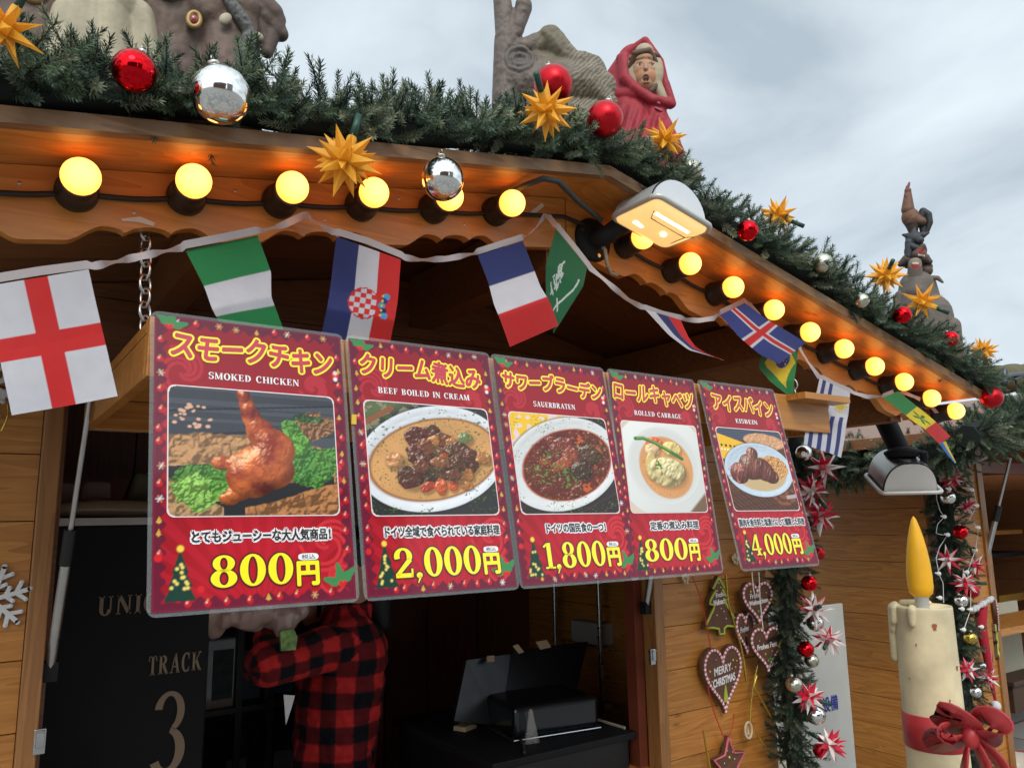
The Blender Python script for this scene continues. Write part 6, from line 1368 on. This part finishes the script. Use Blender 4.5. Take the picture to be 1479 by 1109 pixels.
for px, py, s_ in ((1346, 898, 1), (1371, 952, .7), (1318, 930, .35), (1356, 1000, .4), (1304, 985, .3)):
    t = (px - 1332) / 44; e_ = (side * t - vr * math.sqrt(max(0, 1 - t * t))); mb = MB(); p = cx_ + e_ * (rc_ + .003) + V((0, 0, at(px, py, YC).z)); tg = V((-e_.y, e_.x, 0))
    pts = [p + tg * (.007 * s_ * math.cos(k) * (1 + .35 * math.sin(5 * k))) + V((0, 0, .018 * s_ * math.sin(k) * (1 + .4 * math.cos(2 * k)))) for k in [2 * math.pi * i / 24 for i in range(24)]]; mb.prism(pts, e_ * .0006); mb.build('paint_chip', SC_, can)
zf0, zf1 = at(1330, 868, YC).z, at(1326, 745, YC).z; fr_ = abs((at(1346, 830, YC) - at(1308, 830, YC)).dot(side)) / 2
mb = MB(); H_ = zf1 - zf0; mb.lathe([(fr_ * .55, ztop - .02), (fr_ * .55, zf0 + .012), (fr_ * .62, zf0 + .018)], c=(cx_.x, cx_.y, 0), n=20); mb.build('flame_base', mat('grey_base', (.42, .42, .42), .4), can)
mb = MB(); mb.lathe([(fr_ * .62, zf0 + .018), (fr_ * .9, zf0 + .03), (fr_ * 1.0, zf0 + .055), (fr_ * 1.0, zf0 + .10), (fr_ * .93, zf0 + H_ * .45), (fr_ * .80, zf0 + H_ * .6), (fr_ * .62, zf0 + H_ * .74), (fr_ * .42, zf0 + H_ * .86), (fr_ * .2, zf0 + H_ * .96), (.001, zf1)], c=(cx_.x, cx_.y, 0), n=28)
mb.build('flame_bulb', mat('yellow_flame_plastic', (.85, .43, .012), .5, sss=.15, var=.08, vscale=12), can)
BOW = mat('painted_red_bow', (.40, .032, .036), .42, var=.25, vscale=14, bump=.3, bscale=40)
zb = at(1330, 1058, YC).z
mb = MB(); mb.lathe([(rc_ * 1.03, zb - .065), (rc_ * 1.075, zb - .06), (rc_ * 1.07, zb + .055), (rc_ * 1.02, zb + .06)], c=(cx_.x, cx_.y, 0), n=48); mb.build('ribbon_band', BOW, can)
kn = at(1402, 1062, YC - .22); fwd = -vr
def F(px, py, d=0): return kn + side * ((px - 1402) * rc_ / 44 * .86) + V((0, 0, -(py - 1062) * rc_ / 44 * .86)) + fwd * d
def band(mb, pts, w_, th=.007):
    """a broad strip following pts, its width across the direction of depth"""
    Q = [V(p) for p in pts]
    for _ in range(2):
        R_ = [Q[0]]
        for a, b in zip(Q[:-1], Q[1:]): R_ += [a.lerp(b, .25), a.lerp(b, .75)]
        Q = R_ + [Q[-1]]
    n = len(Q); vs_ = []
    for i, p in enumerate(Q):
        d = (Q[min(i + 1, n - 1)] - Q[max(i - 1, 0)]).normalized(); wd_ = (fwd * .72 + V((0, 0, .62)) + side * .25); wd_ = (wd_ - d * wd_.dot(d) * .85).normalized(); nn = d.cross(wd_).normalized(); t = i / (n - 1); ww = w_(t) if callable(w_) else w_
        for a, b in ((-1, -1), (1, -1), (1, 1), (-1, 1)): vs_.append(p + wd_ * (a * ww) + nn * (b * th / 2))
    fs = [(i * 4 + k, i * 4 + (k + 1) % 4, i * 4 + 4 + (k + 1) % 4, i * 4 + 4 + k) for i in range(n - 1) for k in range(4)] + [(3, 2, 1, 0), tuple(range(4 * n - 4, 4 * n))]
    mb.add(vs_, fs, 0, None, True)
wl = lambda t: .027 + .042 * math.sin(math.pi * t)
mb = MB(); band(mb, [F(1400, 1062), F(1380, 1050), F(1368, 1036, .02), F(1372, 1026, .04), F(1390, 1036, .04), F(1402, 1050, .02), F(1403, 1062)], wl); band(mb, [F(1398, 1066), F(1372, 1078), F(1352, 1076, .02), F(1354, 1054, .04), F(1372, 1046, .03)], wl); mb.build('bow_loop', BOW, can)
mb = MB(); band(mb, [F(1404, 1060), F(1412, 1040), F(1424, 1028, .02), F(1440, 1030, .03), F(1450, 1044, .03), F(1440, 1058, .03), F(1420, 1064, .02), F(1405, 1064)], wl); mb.build('bow_loop', BOW, can)
for pts in ([(1404, 1066), (1414, 1085), (1420, 1110), (1418, 1150)], [(1406, 1064), (1428, 1080), (1444, 1104), (1450, 1140)], [(1400, 1066), (1392, 1090), (1384, 1125)]):
    mb = MB(); band(mb, [F(x, y, .02 if i else 0) for i, (x, y) in enumerate(pts)], lambda t: .018 + .03 * t); mb.build('bow_tail', BOW, can)
mb = MB(); mb.ball(kn + fwd * .02, (.032, .03, .04), 14); mb.build('knot', BOW, can)

# ------------------------------------------------------------------ things on the farther stall
hat = thing('santa_hat', 'small red hat with white fur trim hanging by the post of the farther stall', 'hat', at(1424, 900, 2.05))
mb = MB(); mb.tube([at(x, y, 2.05) for x, y in ((1418, 874), (1416, 900), (1424, 940), (1432, 985), (1438, 1012))], [.028, .028, .02, .012, .006], 12); mb.build('cone', mat('red_felt', (.40, .015, .03), .9), hat)
mb = MB()
for i in range(9): t = i / 8; mb.ball(at(1406 + 26 * t, 880 - 16 * t, 2.03), .015 + .003 * math.sin(i * 2), 10)
mb.build('fur_trim', mat('white_fur', (.62, .60, .60), 1, bump=1, bscale=150), hat); mb = MB(); mb.ball(at(1438, 1019, 2.05), .026, 14); mb.build('pompom', mat('white_fur_ball', (.68, .66, .65), 1, bump=1, bscale=120), hat)
cookie('gingerbread_heart', 'small gingerbread heart seen edge on against the far post', HP_, 1437, 888, 22, 50, 2.1, (ICEP, ICEW), None, [('w', 0, .2, .004)], yaw=.5)
cookie('gingerbread_tree', 'gingerbread tree with lime icing hanging against the far post', TREE, 1438, 926, 28, 54, 2.08, (ICEG,), None, [('y', 0, .2, .005), ('w', .1, -.3, .005)], stripes=False, yaw=.4)
cookie('gingerbread_star', 'pink edged gingerbread star hanging against the far post', STAR5, 1430, 955, 24, 34, 2.08, (ICEP,), None, [('w', 0, 0, .005)], stripes=False, yaw=.4)
a, b = at(1434, 872, 2.6), at(1480, 870, 2.6); zc = at(1450, 984, 2.6).z
mb = MB(); mb.bbox((a.x, 2.6, zc), (a.x + .36, 2.62, a.z)); tag(bevel(mb.build('menu_board', mat('cream_board', (.46, .42, .31), .6, var=.06)), .003), 'cream board standing inside the farther stall at the right edge', 'board')
a = at(1452, 1004, 2.5); mb = MB(); mb.bbox((a.x, 2.45, a.z - .10), (a.x + .5, 2.7, a.z + .06)); mb.bbox((a.x - .02, 2.43, a.z + .062), (a.x + .52, 2.72, a.z + .09)); tag(bevel(mb.build('wooden_box', mat('dark_brown_box', (.06, .03, .016), .6, var=.2)), .004), 'dark brown lidded box on the farther stall at the right edge', 'box')
a = at(1440, 868, 2.9); mb = MB(); mb.bbox((a.x - .05, 2.86, a.z - .01), (a.x + .7, 2.90, a.z + .045)); tag(mb.build('tinsel', mat('gold_tinsel', (.45, .26, .05), .3, metal=.8, bump=1, bscale=140)), 'strip of gold glitter along the shelf of the farther stall', 'tinsel')
bw_ = at(1478, 1108, 2.2); bo = thing('bowl', 'bowl with red and green rim cut by the bottom right corner', 'bowl', (bw_.x, 2.2, bw_.z - .1))
mb = MB(); mb.lathe([(.001, 0), (.09, .0), (.16, .07), (.19, .135), (.185, .14), (.155, .075), (.085, .01), (.001, .01)], c=(bw_.x, 2.2, bw_.z - .1), n=36); mb.build('body', mat('cream_glaze', (.62, .55, .45), .25, coat=.5), bo)
mb = MB(); mb.lathe([(.186, .120), (.1925, .136), (.188, .1425), (.182, .138)], c=(bw_.x, 2.2, bw_.z - .1), n=36); mb.build('rim', mat('red_rim', (.4, .03, .03), .3), bo)
mb = MB(); mb.lathe([(.167, .085), (.184, .118)], c=(bw_.x, 2.2, bw_.z - .1), n=36); mb.v = [tuple(np.array(p) + .0015 * np.array([(p[0] - bw_.x), p[1] - 2.2, 0]) / .18) for p in mb.v]; mb.build('painted_band', mat('green_rim', (.05, .2, .06), .3), bo)
# clamp lamp and mossy roof at the far right
cl = thing('clamp_lamp', 'black clamp lamp fixed in the garland at the right picture edge', 'lamp', at(1465, 545, 1.5))
P3 = lambda x, y, d=0: at(x, y, 1.5 + d)
mb = MB(); caps(mb, P3(1450, 536), P3(1450, 552), .016, .02, 12, 3); mb.tube([P3(1452, 545), P3(1462, 542), P3(1486, 540)], .012, 10); mb.build('head', mat('lamp_black', (.05, .055, .06), .3, metal=.4), cl)
mb = MB(); mb.tube([P3(1452, 552), P3(1458, 546, -.02), P3(1466, 548, -.02), P3(1478, 543), P3(1484, 548)], .006, 8); mb.tube([P3(1466, 545), P3(1468, 556)], .005, 6); mb.build('clamp', BLACKP, cl)
mb = MB()
for i in range(9): q = at(1436 + i * 12, 533 - 3 * math.sin(i * .35) + (2 if i % 2 else 0), 2.0); mb.ball(q - V((0, 0, .06)), (.11, .11, .085), 14)
me = fused(mb, .02, 4); tag(skin_obj('mossy_mound', me, mat('olive_moss', (.11, .10, .05), .9, var=.3, bump=.8, bscale=30), None), 'olive green moulded mound on the farther roof at the right picture edge', 'roof figure')

# ------------------------------------------------------------------ moulded figures standing on the roof
class Fr:
    """a local frame at a photo pixel: x right, y up, d toward the square in front, in pixel-sized units"""
    def __init__(s, px, py, Y, yaw=0.0):
        s.o = at(px, py, Y); s.px, s.py = px, py; v = s.o - EYE
        vh = V((v.x, v.y, 0)).normalized(); s.f = -(Matrix.Rotation(yaw, 3, 'Z') @ vh); s.r = V((-s.f.y, s.f.x, 0)); s.u = V((0, 0, 1)); s.r = s.r if s.r.x > 0 else -s.r
        def pj(p): c = ROT.transposed() @ (p - EYE); return np.array((CX - F_PX * c.x / c.z, CY + F_PX * c.y / c.z))
        h = .004; J = np.stack([(pj(s.o + s.r * h) - pj(s.o - s.r * h)) / (2 * h), (pj(s.o + s.u * h) - pj(s.o - s.u * h)) / (2 * h)], 1)
        s.J, s.Ji = J, np.linalg.inv(J); s.k = 1 / math.sqrt(abs(np.linalg.det(J)))
    def __call__(s, px, py, d=0): a, b = s.Ji @ np.array((px - s.px, py - s.py)); return s.o + s.r * float(a) + s.u * float(b) + s.f * (d * s.k)
    def inv(s, v): q = v - np.array(s.o); ab = np.stack([q @ np.array(s.r), q[:, 2]], 1) @ s.J.T; return s.px + ab[:, 0], s.py + ab[:, 1], q @ np.array(s.f) / s.k
def C(fr, mb, a, b, ra, rb, da=0, db=None):
    caps(mb, fr(a[0], a[1], da), fr(b[0], b[1], da if db is None else db), ra * fr.k, rb * fr.k, 24, 8)
def E(fr, mb, c, r, d=0, n=24, roll=0):
    m = Matrix((fr.r, fr.f, fr.u)).transposed(); m = m @ Matrix.Rotation(roll, 3, 'Y'); mb.ball(fr(c[0], c[1], d), V(r) * fr.k, n, rot=m)
ROOFG = 'painted figures on the roof edge'
def base_post(fr, px, py, x, y, w_, root, col=(.12, .09, .07)):
    """plinth that carries a figure down onto the roof boards"""
    b = fr(px, py); zr = SF(min(max(b.x, XL), XR)) + .046
    mb = MB(); mb.box((b.x, b.y, (b.z + zr) / 2), (w_, w_ * .8, max(.02, b.z - zr))); bevel(mb.build('plinth', mat('plinth', col, .8, var=.2), root), .006)

# red-cloaked child
fr = Fr(925, 150, 1.30); t = thing('hooded_figure', 'painted figure of a child in a red hooded cloak on the roof peak', 'roof figure', fr(925, 225), ROOFG)
mb = MB()
C(fr, mb, (925, 235), (915, 168), 48, 26); C(fr, mb, (895, 225), (906, 160), 24, 20, 4); C(fr, mb, (960, 225), (942, 165), 26, 18, 6); C(fr, mb, (890, 160), (900, 112), 22, 22, -4, -8); C(fr, mb, (880, 120), (915, 84), 15, 24, -6, -8)
E(fr, mb, (922, 112), (40, 36, 47), -10); C(fr, mb, (926, 78), (934, 84), 14, 15, -2, 8); C(fr, mb, (897, 92), (932, 72), 7, 6, 14, 22); C(fr, mb, (932, 72), (954, 98), 6, 5, 22, 16); C(fr, mb, (954, 98), (961, 130), 5, 5, 16, 16); C(fr, mb, (961, 130), (970, 158), 6, 6, 16, 14)
C(fr, mb, (968, 158), (944, 158), 7, 7, 14, 26); C(fr, mb, (902, 94), (904, 124), 9, 9, 16, 20); C(fr, mb, (904, 124), (918, 140), 9, 7, 20, 24); C(fr, mb, (918, 140), (942, 158), 8, 7, 24, 26)
C(fr, mb, (885, 142), (918, 146), 13, 10, 4, 18)
me = fused(mb, fr.k * 1.5, 4); v = mverts(me).astype(float); X, Y_, D = fr.inv(v)
fold = .9 * np.sin((X - 925 + (Y_ - 225) * .25) * .42) * sstep(150, 190, Y_); v = v + np.array(fr.f)[None] * (fold * fr.k * 2.2)[:, None]; mset(me, v)
cc = np.tile(np.array([.34, .022, .035]), (len(v), 1)) * (.8 + .4 * fbm(X / 60, Y_ / 60, 3, 3))[:, None]; mcol(me, cc); skin_obj('cloak', me, VCS, t)
mb = MB(); E(fr, mb, (931, 116), (27, 14, 38), 18, 24); C(fr, mb, (931, 88), (934, 80), 14, 7, 18); C(fr, mb, (946, 130), (958, 152), 9, 6, 18); me = fused(mb, fr.k * 1.2, 2); mcol(me, np.tile(np.array([.40, .33, .22]), (len(me.vertices), 1))); skin_obj('hood_lining', me, VCS, t)
mb = MB(); E(fr, mb, (931, 115), (21, 20, 25), 16, 22); E(fr, mb, (933, 126), (17, 18, 17), 19); E(fr, mb, (933, 134), (13, 15, 13), 20); E(fr, mb, (933.5, 121), (3.6, 6, 3.2), 35, 12); C(fr, mb, (933, 109), (933.5, 118), 2.2, 2.8, 33, 36); E(fr, mb, (924, 124), (9, 6, 10), 24); E(fr, mb, (942, 124), (9, 6, 10), 23); E(fr, mb, (931, 101), (16, 10, 8), 26)
E(fr, mb, (933, 128.5), (6, 4, 1.8), 33.5, 10); E(fr, mb, (934, 138), (5, 4, 2.2), 33, 10)
me = fused(mb, fr.k * .8, 2); v = mverts(me).astype(float); X, Y_, D = fr.inv(v); front = D > 18
mouth = np.hypot((X - 933.5) / 4.8, (Y_ - 133.5) / 5.4); v = v - np.array(fr.f)[None] * (np.clip(1 - mouth, 0, 1) * 7 * fr.k * front)[:, None]
for ex_ in (924.5, 942.5): q = np.hypot((X - ex_) / 6, (Y_ - 112) / 4); v = v - np.array(fr.f)[None] * (np.clip(1 - q, 0, 1) * 2.2 * fr.k * front)[:, None]
mset(me, v); cc = np.tile(np.array([.42, .22, .12]), (len(v), 1))
def paint(m, c): cc[m & front] = c
ch_ = np.exp(-((X - 922) ** 2 + (Y_ - 124) ** 2) / 40) + np.exp(-((X - 944) ** 2 + (Y_ - 124) ** 2) / 40); cc += ch_[:, None] * np.array([.06, -.02, -.02]) * front[:, None]
for ex_, s_ in ((924.5, -1), (942.5, 1)):
    paint(np.hypot((X - ex_) / 4.8, (Y_ - 112) / 2.7) < 1, (.16, .08, .045)); paint(np.hypot((X - ex_) / 4.0, (Y_ - 112.3) / 1.8) < 1, (.36, .30, .25)); paint(np.hypot(X - ex_ - .4, Y_ - 112.1) < 1.75, (.05, .028, .015))
    paint((np.abs(Y_ - 105.2 + .05 * (X - ex_) ** 2 * .6 - .08 * s_ * (X - ex_)) < .75) & (np.abs(X - ex_) < 6), (.16, .075, .04))
paint(mouth < .92, (.36, .12, .10)); paint(mouth < .62, (.08, .02, .02)); paint((mouth < .66) & (Y_ < 131.4), (.45, .38, .32)); cc[~front] = (.12, .06, .03)
mcol(me, cc); skin_obj('face', me, mat('painted_skin', (1, 1, 1), .5, vc=True), t)
mb = MB(); C(fr, mb, (911, 112), (918, 98), 4, 5, 24, 32); C(fr, mb, (918, 97), (938, 93), 5, 4.5, 33, 33); C(fr, mb, (938, 93), (951, 110), 4.5, 3.5, 33, 22); C(fr, mb, (911, 112), (912, 124), 4, 3, 22, 20); E(fr, mb, (931, 97), (23, 14, 7), 20); C(fr, mb, (951, 110), (947, 138), 4, 5, 18, 22); C(fr, mb, (947, 138), (940, 146), 5, 4, 22, 26)
me = fused(mb, fr.k * .9, 3); mcol(me, np.tile(np.array([.10, .055, .03]), (len(me.vertices), 1))); skin_obj('hair', me, VCS, t)
mb = MB()
for k in range(4): C(fr, mb, (944 + 3 * k, 160 + 9 * k), (952 + 3 * k, 164 + 9 * k), 1.6, 1.6, 27 - 2 * k)
mb.build('lacing', mat('pink_lacing', (.42, .10, .14), .6), t)
base_post(fr, 925, 240, 0, 0, .13, t)

# grey furry animal lying on its back
fr = Fr(790, 100, 1.34); t = thing('animal_figure', 'grey brown painted figure of a furry animal on its back with one leg raised', 'roof figure', fr(790, 190), ROOFG)
mb = MB()
C(fr, mb, (733, 175), (731, 60), 22, 17, 4); C(fr, mb, (731, 60), (722, -20), 15, 12, 4); C(fr, mb, (724, -10), (716, -40), 11, 9, 4); C(fr, mb, (745, 50), (757, 14), 10, 11, 6); E(fr, mb, (756, 12), (12, 10, 13), 8); C(fr, mb, (748, 78), (795, 58), 18, 16, 0); C(fr, mb, (795, 58), (834, 100), 18, 13, 4); C(fr, mb, (750, 120), (800, 120), 36, 34, -8)
C(fr, mb, (800, 120), (850, 118), 34, 30, -6); C(fr, mb, (840, 95), (866, 140), 18, 13, 2); C(fr, mb, (856, 125), (880, 152), 16, 10, 8); E(fr, mb, (870, 128), (18, 14, 22), 6); C(fr, mb, (770, 175), (850, 175), 34, 34, -10); C(fr, mb, (765, 92), (838, 112), 24, 24, -8); E(fr, mb, (850, 110), (26, 20, 34), -2)
me = fused(mb, fr.k * 1.9, 3); v = mverts(me).astype(float); X, Y_, D = fr.inv(v)
fur = np.sin((X * .55 + Y_ * .5 + 9 * fbm(X / 60, Y_ / 60, 3, 7)) * 1.7) * sstep(800, 830, X) ; v = v + np.array(fr.f)[None] * (fur * .4 * fr.k)[:, None] + ((fbm(X / 40, Y_ / 40, 5, 8) - .5) * 5 * fr.k)[:, None] * np.array(fr.f)[None]
sw = np.hypot(X - 752, Y_ - 98); v = v + np.array(fr.f)[None] * (np.sin(sw * .75) * 1.6 * fr.k * (sw < 24) * (D > 5))[:, None]; mset(me, v)
base = np.array([.15, .115, .095]); cc = np.tile(base, (len(v), 1)); ol = sstep(765, 785, X) * sstep(112, 90, Y_) * sstep(845, 830, X); cc = cc * (1 - ol[:, None]) + np.array([.155, .13, .085]) * ol[:, None]
fz = sstep(812, 832, X); st_ = (.5 + .5 * np.sin((X * .55 + Y_ * .5 + 9 * fbm(X / 60, Y_ / 60, 3, 7)) * 1.7))[:, None]; cc = cc * (1 - fz[:, None]) + (np.array([.10, .085, .065]) * (1 - st_) + np.array([.27, .225, .15]) * st_) * fz[:, None]
dk_ = (sstep(30, 12, sw) * .5)[:, None]; cc = cc * (1 - dk_) + np.array([.08, .085, .08]) * dk_; cc *= (.8 + .4 * fbm(X / 40, Y_ / 40, 4, 12))[:, None]; mcol(me, cc); skin_obj('body', me, VCS, t)
base_post(fr, 790, 205, 0, 0, .14, t)

# big brown figure group at the left, cropped by the top edge
fr = Fr(215, 40, 1.30); t = thing('gingerbread_house_figure', 'large brown painted figure with cream skirt and biscuit trimmings above the left garland', 'roof figure', fr(215, 170), ROOFG)
mb = MB()
C(fr, mb, (60, 190), (60, -120), 62, 62, -34); C(fr, mb, (120, 190), (130, -120), 70, 70, -44); C(fr, mb, (240, 190), (240, -120), 70, 70, -40); C(fr, mb, (330, 190), (335, -20), 52, 50, -16); C(fr, mb, (300, 20), (352, 12), 34, 30, 6); C(fr, mb, (330, -60), (345, -110), 52, 46, -14)
C(fr, mb, (345, 60), (352, 170), 34, 36, -6)
me = fused(mb, fr.k * 3, 5); v = mverts(me).astype(float); X, Y_, D = fr.inv(v); v = v + ((fbm(X / 60, Y_ / 60, 3, 21) - .5) * 7 * fr.k)[:, None] * np.array(fr.f)[None]; mset(me, v)
cc = np.array([.145, .098, .075])[None] * (.75 + .5 * fbm(X / 60, Y_ / 60, 3, 22))[:, None]; cc = cc * np.where(X > 290, 1.12, .95)[:, None]; mcol(me, cc); skin_obj('brown_body', me, VCS, t)
mb = MB()
for k in range(14): a = k / 13; C(fr, mb, (356 + 62 * a, -26 + 62 * a + 4 * math.sin(k * 1.9)), (362 + 60 * a, -10 + 60 * a + 4 * math.sin(k * 1.9)), 13 + 3 * math.sin(k * 2.3), 12, 10 - 14 * a)
C(fr, mb, (416, 26), (398, 76), 14, 10, -4); C(fr, mb, (340, -40), (408, 18), 24, 17, 0); C(fr, mb, (380, 10), (396, 60), 18, 12, -6); me = fused(mb, fr.k * 2.2, 3); v = mverts(me).astype(float); X, Y_, D = fr.inv(v); mcol(me, np.array([.115, .080, .065])[None] * (.75 + .5 * fbm(X / 30, Y_ / 30, 3, 24))[:, None]); skin_obj('roof_icing', me, VCS, t)
mb = MB(); C(fr, mb, (150, -80), (150, 20), 38, 52, 18); C(fr, mb, (110, 40), (96, 150), 26, 34, 26); C(fr, mb, (150, 40), (150, 150), 40, 48, 28); C(fr, mb, (195, 40), (208, 150), 26, 30, 24); me = fused(mb, fr.k * 2.4, 4); v = mverts(me).astype(float); X, Y_, D = fr.inv(v)
v = v + np.array(fr.f)[None] * (np.sin((X - 150) / (1 + np.clip(Y_ + 20, 0, 200) / 120.) * .19) * 3.4 * fr.k * sstep(-20, 60, Y_))[:, None]; mset(me, v); mcol(me, np.array([.44, .38, .26])[None] * (.75 + .4 * fbm(X / 30, Y_ / 120, 3, 26))[:, None]); skin_obj('cream_skirt', me, VCS, t)
mb = MB(); C(fr, mb, (200, -40), (240, 2), 22, 20, 34, 30); C(fr, mb, (240, 2), (262, 0), 19, 13, 30, 22); me = fused(mb, fr.k * 2, 3); mcol(me, np.tile(np.array([.13, .125, .09]), (len(me.vertices), 1))); skin_obj('green_sleeve', me, VCS, t)
mb = MB(); pts = [(318, -30), (322, 0), (333, 25), (350, 48), (362, 66), (360, 85), (350, 108), (352, 140)]
for i, (a, b) in enumerate(zip(pts[:-1], pts[1:])): C(fr, mb, a, b, 9 + 2 * (i % 2), 9 + 2 * ((i + 1) % 2), 44 - 2 * i, 42 - 2 * i)
me = fused(mb, fr.k * 1.6, 2); v = mverts(me).astype(float); X, Y_, D = fr.inv(v); v = v + ((fbm(X / 14, Y_ / 14, 3, 28) - .5) * 5 * fr.k)[:, None] * np.array(fr.f)[None]; mset(me, v); mcol(me, np.array([.12, .12, .11])[None] * (.6 + .8 * fbm(X / 12, Y_ / 12, 3, 29))[:, None]); skin_obj('twisted_branch', me, VCS, t)
GB = mat('biscuit', (.36, .24, .11), .6, var=.2, vscale=40)
def torus(fr, c, R_, r_, d, squash=1.0): return [fr(c[0] + R_ * math.cos(q), c[1] + R_ * squash * math.sin(q), d) for q in [2 * math.pi * k / 28 for k in range(29)]]
mb = MB(); mb.tube(torus(fr, (62, 8), 12, 5, 30), 5.2 * fr.k, 10); mb.tube([fr(52, 6, 31), fr(58, 2, 33), fr(66, 10, 33), fr(60, 14, 32)], 4 * fr.k, 8); mb.build('biscuit_ring', GB, t)
mb = MB(); mb.tube(torus(fr, (279, 47), 9, 4, 33, 1.15), 3.6 * fr.k, 10); mb.build('jewel_setting', mat('old_gold', (.38, .26, .10), .45, metal=.3), t); mb = MB(); E(fr, mb, (279, 47), (7, 5, 8), 33); mb.build('red_jewel', mat('red_jewel', (.26, .03, .025), .25, coat=.6), t)
for c, rl in (((325, 51), .6), ((377, 68), .1)):
    mb = MB(); E(fr, mb, c, (8, 5, 11) if rl > .3 else (9.5, 5, 7), 42 if rl > .3 else 26, 14, rl); mb.build('almond', mat('almond_paint', (.42, .36, .26), .6, var=.2, vscale=60), t)
base_post(fr, 215, 190, 0, 0, .30, t)

# animals stacked on one another near the right end
fr = Fr(1330, 400, 1.235); t = thing('animal_stack_figure', 'painted stack of donkey, dog, cat and rooster against the sky at right', 'roof figure', fr(1335, 500), ROOFG)
def part_(name, prims, col, var=.3, vox=.6, it=4, fn=None):
    mb = MB()
    for p in prims:
        if len(p) == 3: E(fr, mb, p[0], p[1], p[2])
        else: C(fr, mb, *p)
    me = fused(mb, fr.k * vox, it); v = mverts(me).astype(float); X, Y_, D = fr.inv(v); cc = np.array(col)[None] * (1 - var / 2 + var * fbm(X / 20, Y_ / 20, 3, 31))[:, None]
    if fn: cc = fn(X, Y_, D, cc)
    mcol(me, cc); return skin_obj(name, me, VCS, t)
def don(X, Y_, D, c): c = c.copy(); c[(np.hypot((X - 1322) / 10, (Y_ - 386) / 8) < 1) & (D > 12)] = (.22, .18, .13); c[(np.hypot((X - 1323) / 6, (Y_ - 390) / 5) < 1) & (D > 12)] = (.30, .04, .03); c[(np.abs(Y_ - 386.6) < 1.3) & (np.abs(X - 1323) < 4.5) & (D > 12)] = (.55, .50, .42); return c
part_('donkey', [((1346, 510), (1340, 455), 38, 34, -4), ((1324, 445), (1324, 414), 29, 25, -2), ((1323, 425), (1322, 402), 17, 12, 10), ((1322, 402), (1322, 386), 11, 9.5, 12, 16), ((1322, 383), (9, 8, 6.5), 17), ((1346, 430), (1344, 408), 12, 8, -6), ((1346, 402), (1354, 402), 4, 3.5, 2), ((1354, 402), (1361, 408), 3.5, 1.8, 2), ((1372, 470), (1376, 520), 14, 14, 2), ((1300, 455), (1302, 430), 13, 10, 6)], (.125, .10, .08), fn=don)
def dog(X, Y_, D, c): c = c.copy(); c[(np.hypot((X - 1331) / 6.5, (Y_ - 367) / 6) < 1) & (D > 5)] = (.25, .05, .04); c[(np.abs(Y_ - 372) < 1.2) & (np.abs(X - 1331) < 5) & (D > 5)] = (.5, .45, .4); return c
part_('dog', [((1320, 376), (19, 14, 12), -4), ((1310, 376), (1301, 382), 8, 5, 4), ((1324, 370), (1333, 359), 8, 4.5, 8, 12), ((1336, 374), (1343, 379), 7, 4, 4), ((1330, 368), (8, 8, 8), 6), ((1338, 390), (1341, 384), 9, 6, -4)], (.085, .055, .042), fn=dog)
part_('cat', [((1322, 361), (16, 13, 16), -6), ((1321, 345), (13, 12, 11), 2), ((1312, 342), (1304, 340), 5, 1.8, 6), ((1333, 341), (1341, 338), 5, 1.8, 6), ((1320, 338), (1321, 326), 5, 1.4, 5), ((1312, 372), (1313, 352), 5, 6, 8), ((1329, 350), (6, 6, 6), 12), ((1318, 358), (1328, 362), 5, 5, 10)], (.045, .047, .05))
def roo(X, Y_, D, c): c = c.copy(); k = sstep(318, 326, Y_)[:, None]; c = c * (1 - k) + np.array([.045, .032, .022]) * k; return c
part_('rooster', [((1315, 313), (13, 12, 15), 0), ((1311, 302), (1311, 276), 9.5, 5, 2), ((1311, 274), (5, 5, 5.5), 3), ((1318, 316), (1330, 320), 12, 8, 0), ((1317, 320), (1319, 336), 11, 6, 0)], (.155, .072, .038), fn=roo)
part_('rooster_tail', [((1328, 316), (1333, 303), 6, 5.5, -4), ((1333, 303), (1341, 308), 5.5, 5, -4), ((1341, 308), (1343, 320), 5, 4.5, -4), ((1343, 320), (1338, 336), 4.5, 3, -4), ((1331, 316), (1333, 334), 6, 4, -5)], (.030, .032, .030)); part_('rooster_comb', [((1310, 269), (1312, 266), 2.5, 2.2, 3), ((1312, 266), (1313, 262), 2.2, 1.4, 3), ((1309, 283), (2, 2, 4), 7)], (.22, .06, .07), vox=.5, it=1)
base_post(fr, 1338, 520, 0, 0, .12, t)

# ------------------------------------------------------------------ buildings added behind the viewer, out of view, for the baubles to reflect
def hall(name, label, x0, x1, y, dep, h, roof, m, nx, nz):
    o = thing(name, label, 'building', ((x0 + x1) / 2, y, 0)); mb = MB(); mb.bbox((x0, y - dep, 0), (x1, y, h)); mb.build('wall', m, o)
    mb = MB(); mb.prism([(x0 - .5, y + .4, h), (x0 - .5, y - dep - .4, h), (x0 - .5, y - dep / 2, h + roof)], (x1 - x0 + 1, 0, 0)); mb.build('roof', mat('slate', (.06, .06, .07), .8), o)
    gl = mat('dark_pane', (.03, .04, .05), .1)
    for i in range(nx):
        for k in range(nz):
            cx = x0 + (i + .5) * (x1 - x0) / nx; cz = h * (k + .55) / nz; mb = MB(); mb.bbox((cx - .8, y + .004, cz - 1), (cx + .8, y + .05, cz + 1)); mb.build('window', gl, o)
BR = mat('brick', (.20, .09, .06), .85, var=.2); PL = mat('render_wall', (.45, .42, .36), .8, var=.1)
hall('reflected_hall', 'long red brick hall with a slate roof, added out of view for bauble reflections', -24, 2, -26, 10, 9, 4, BR, 8, 2)
hall('reflected_house', 'pale plastered house beside the brick hall, added out of view for bauble reflections', 5, 17, -30, 9, 12, 4, PL, 4, 3)
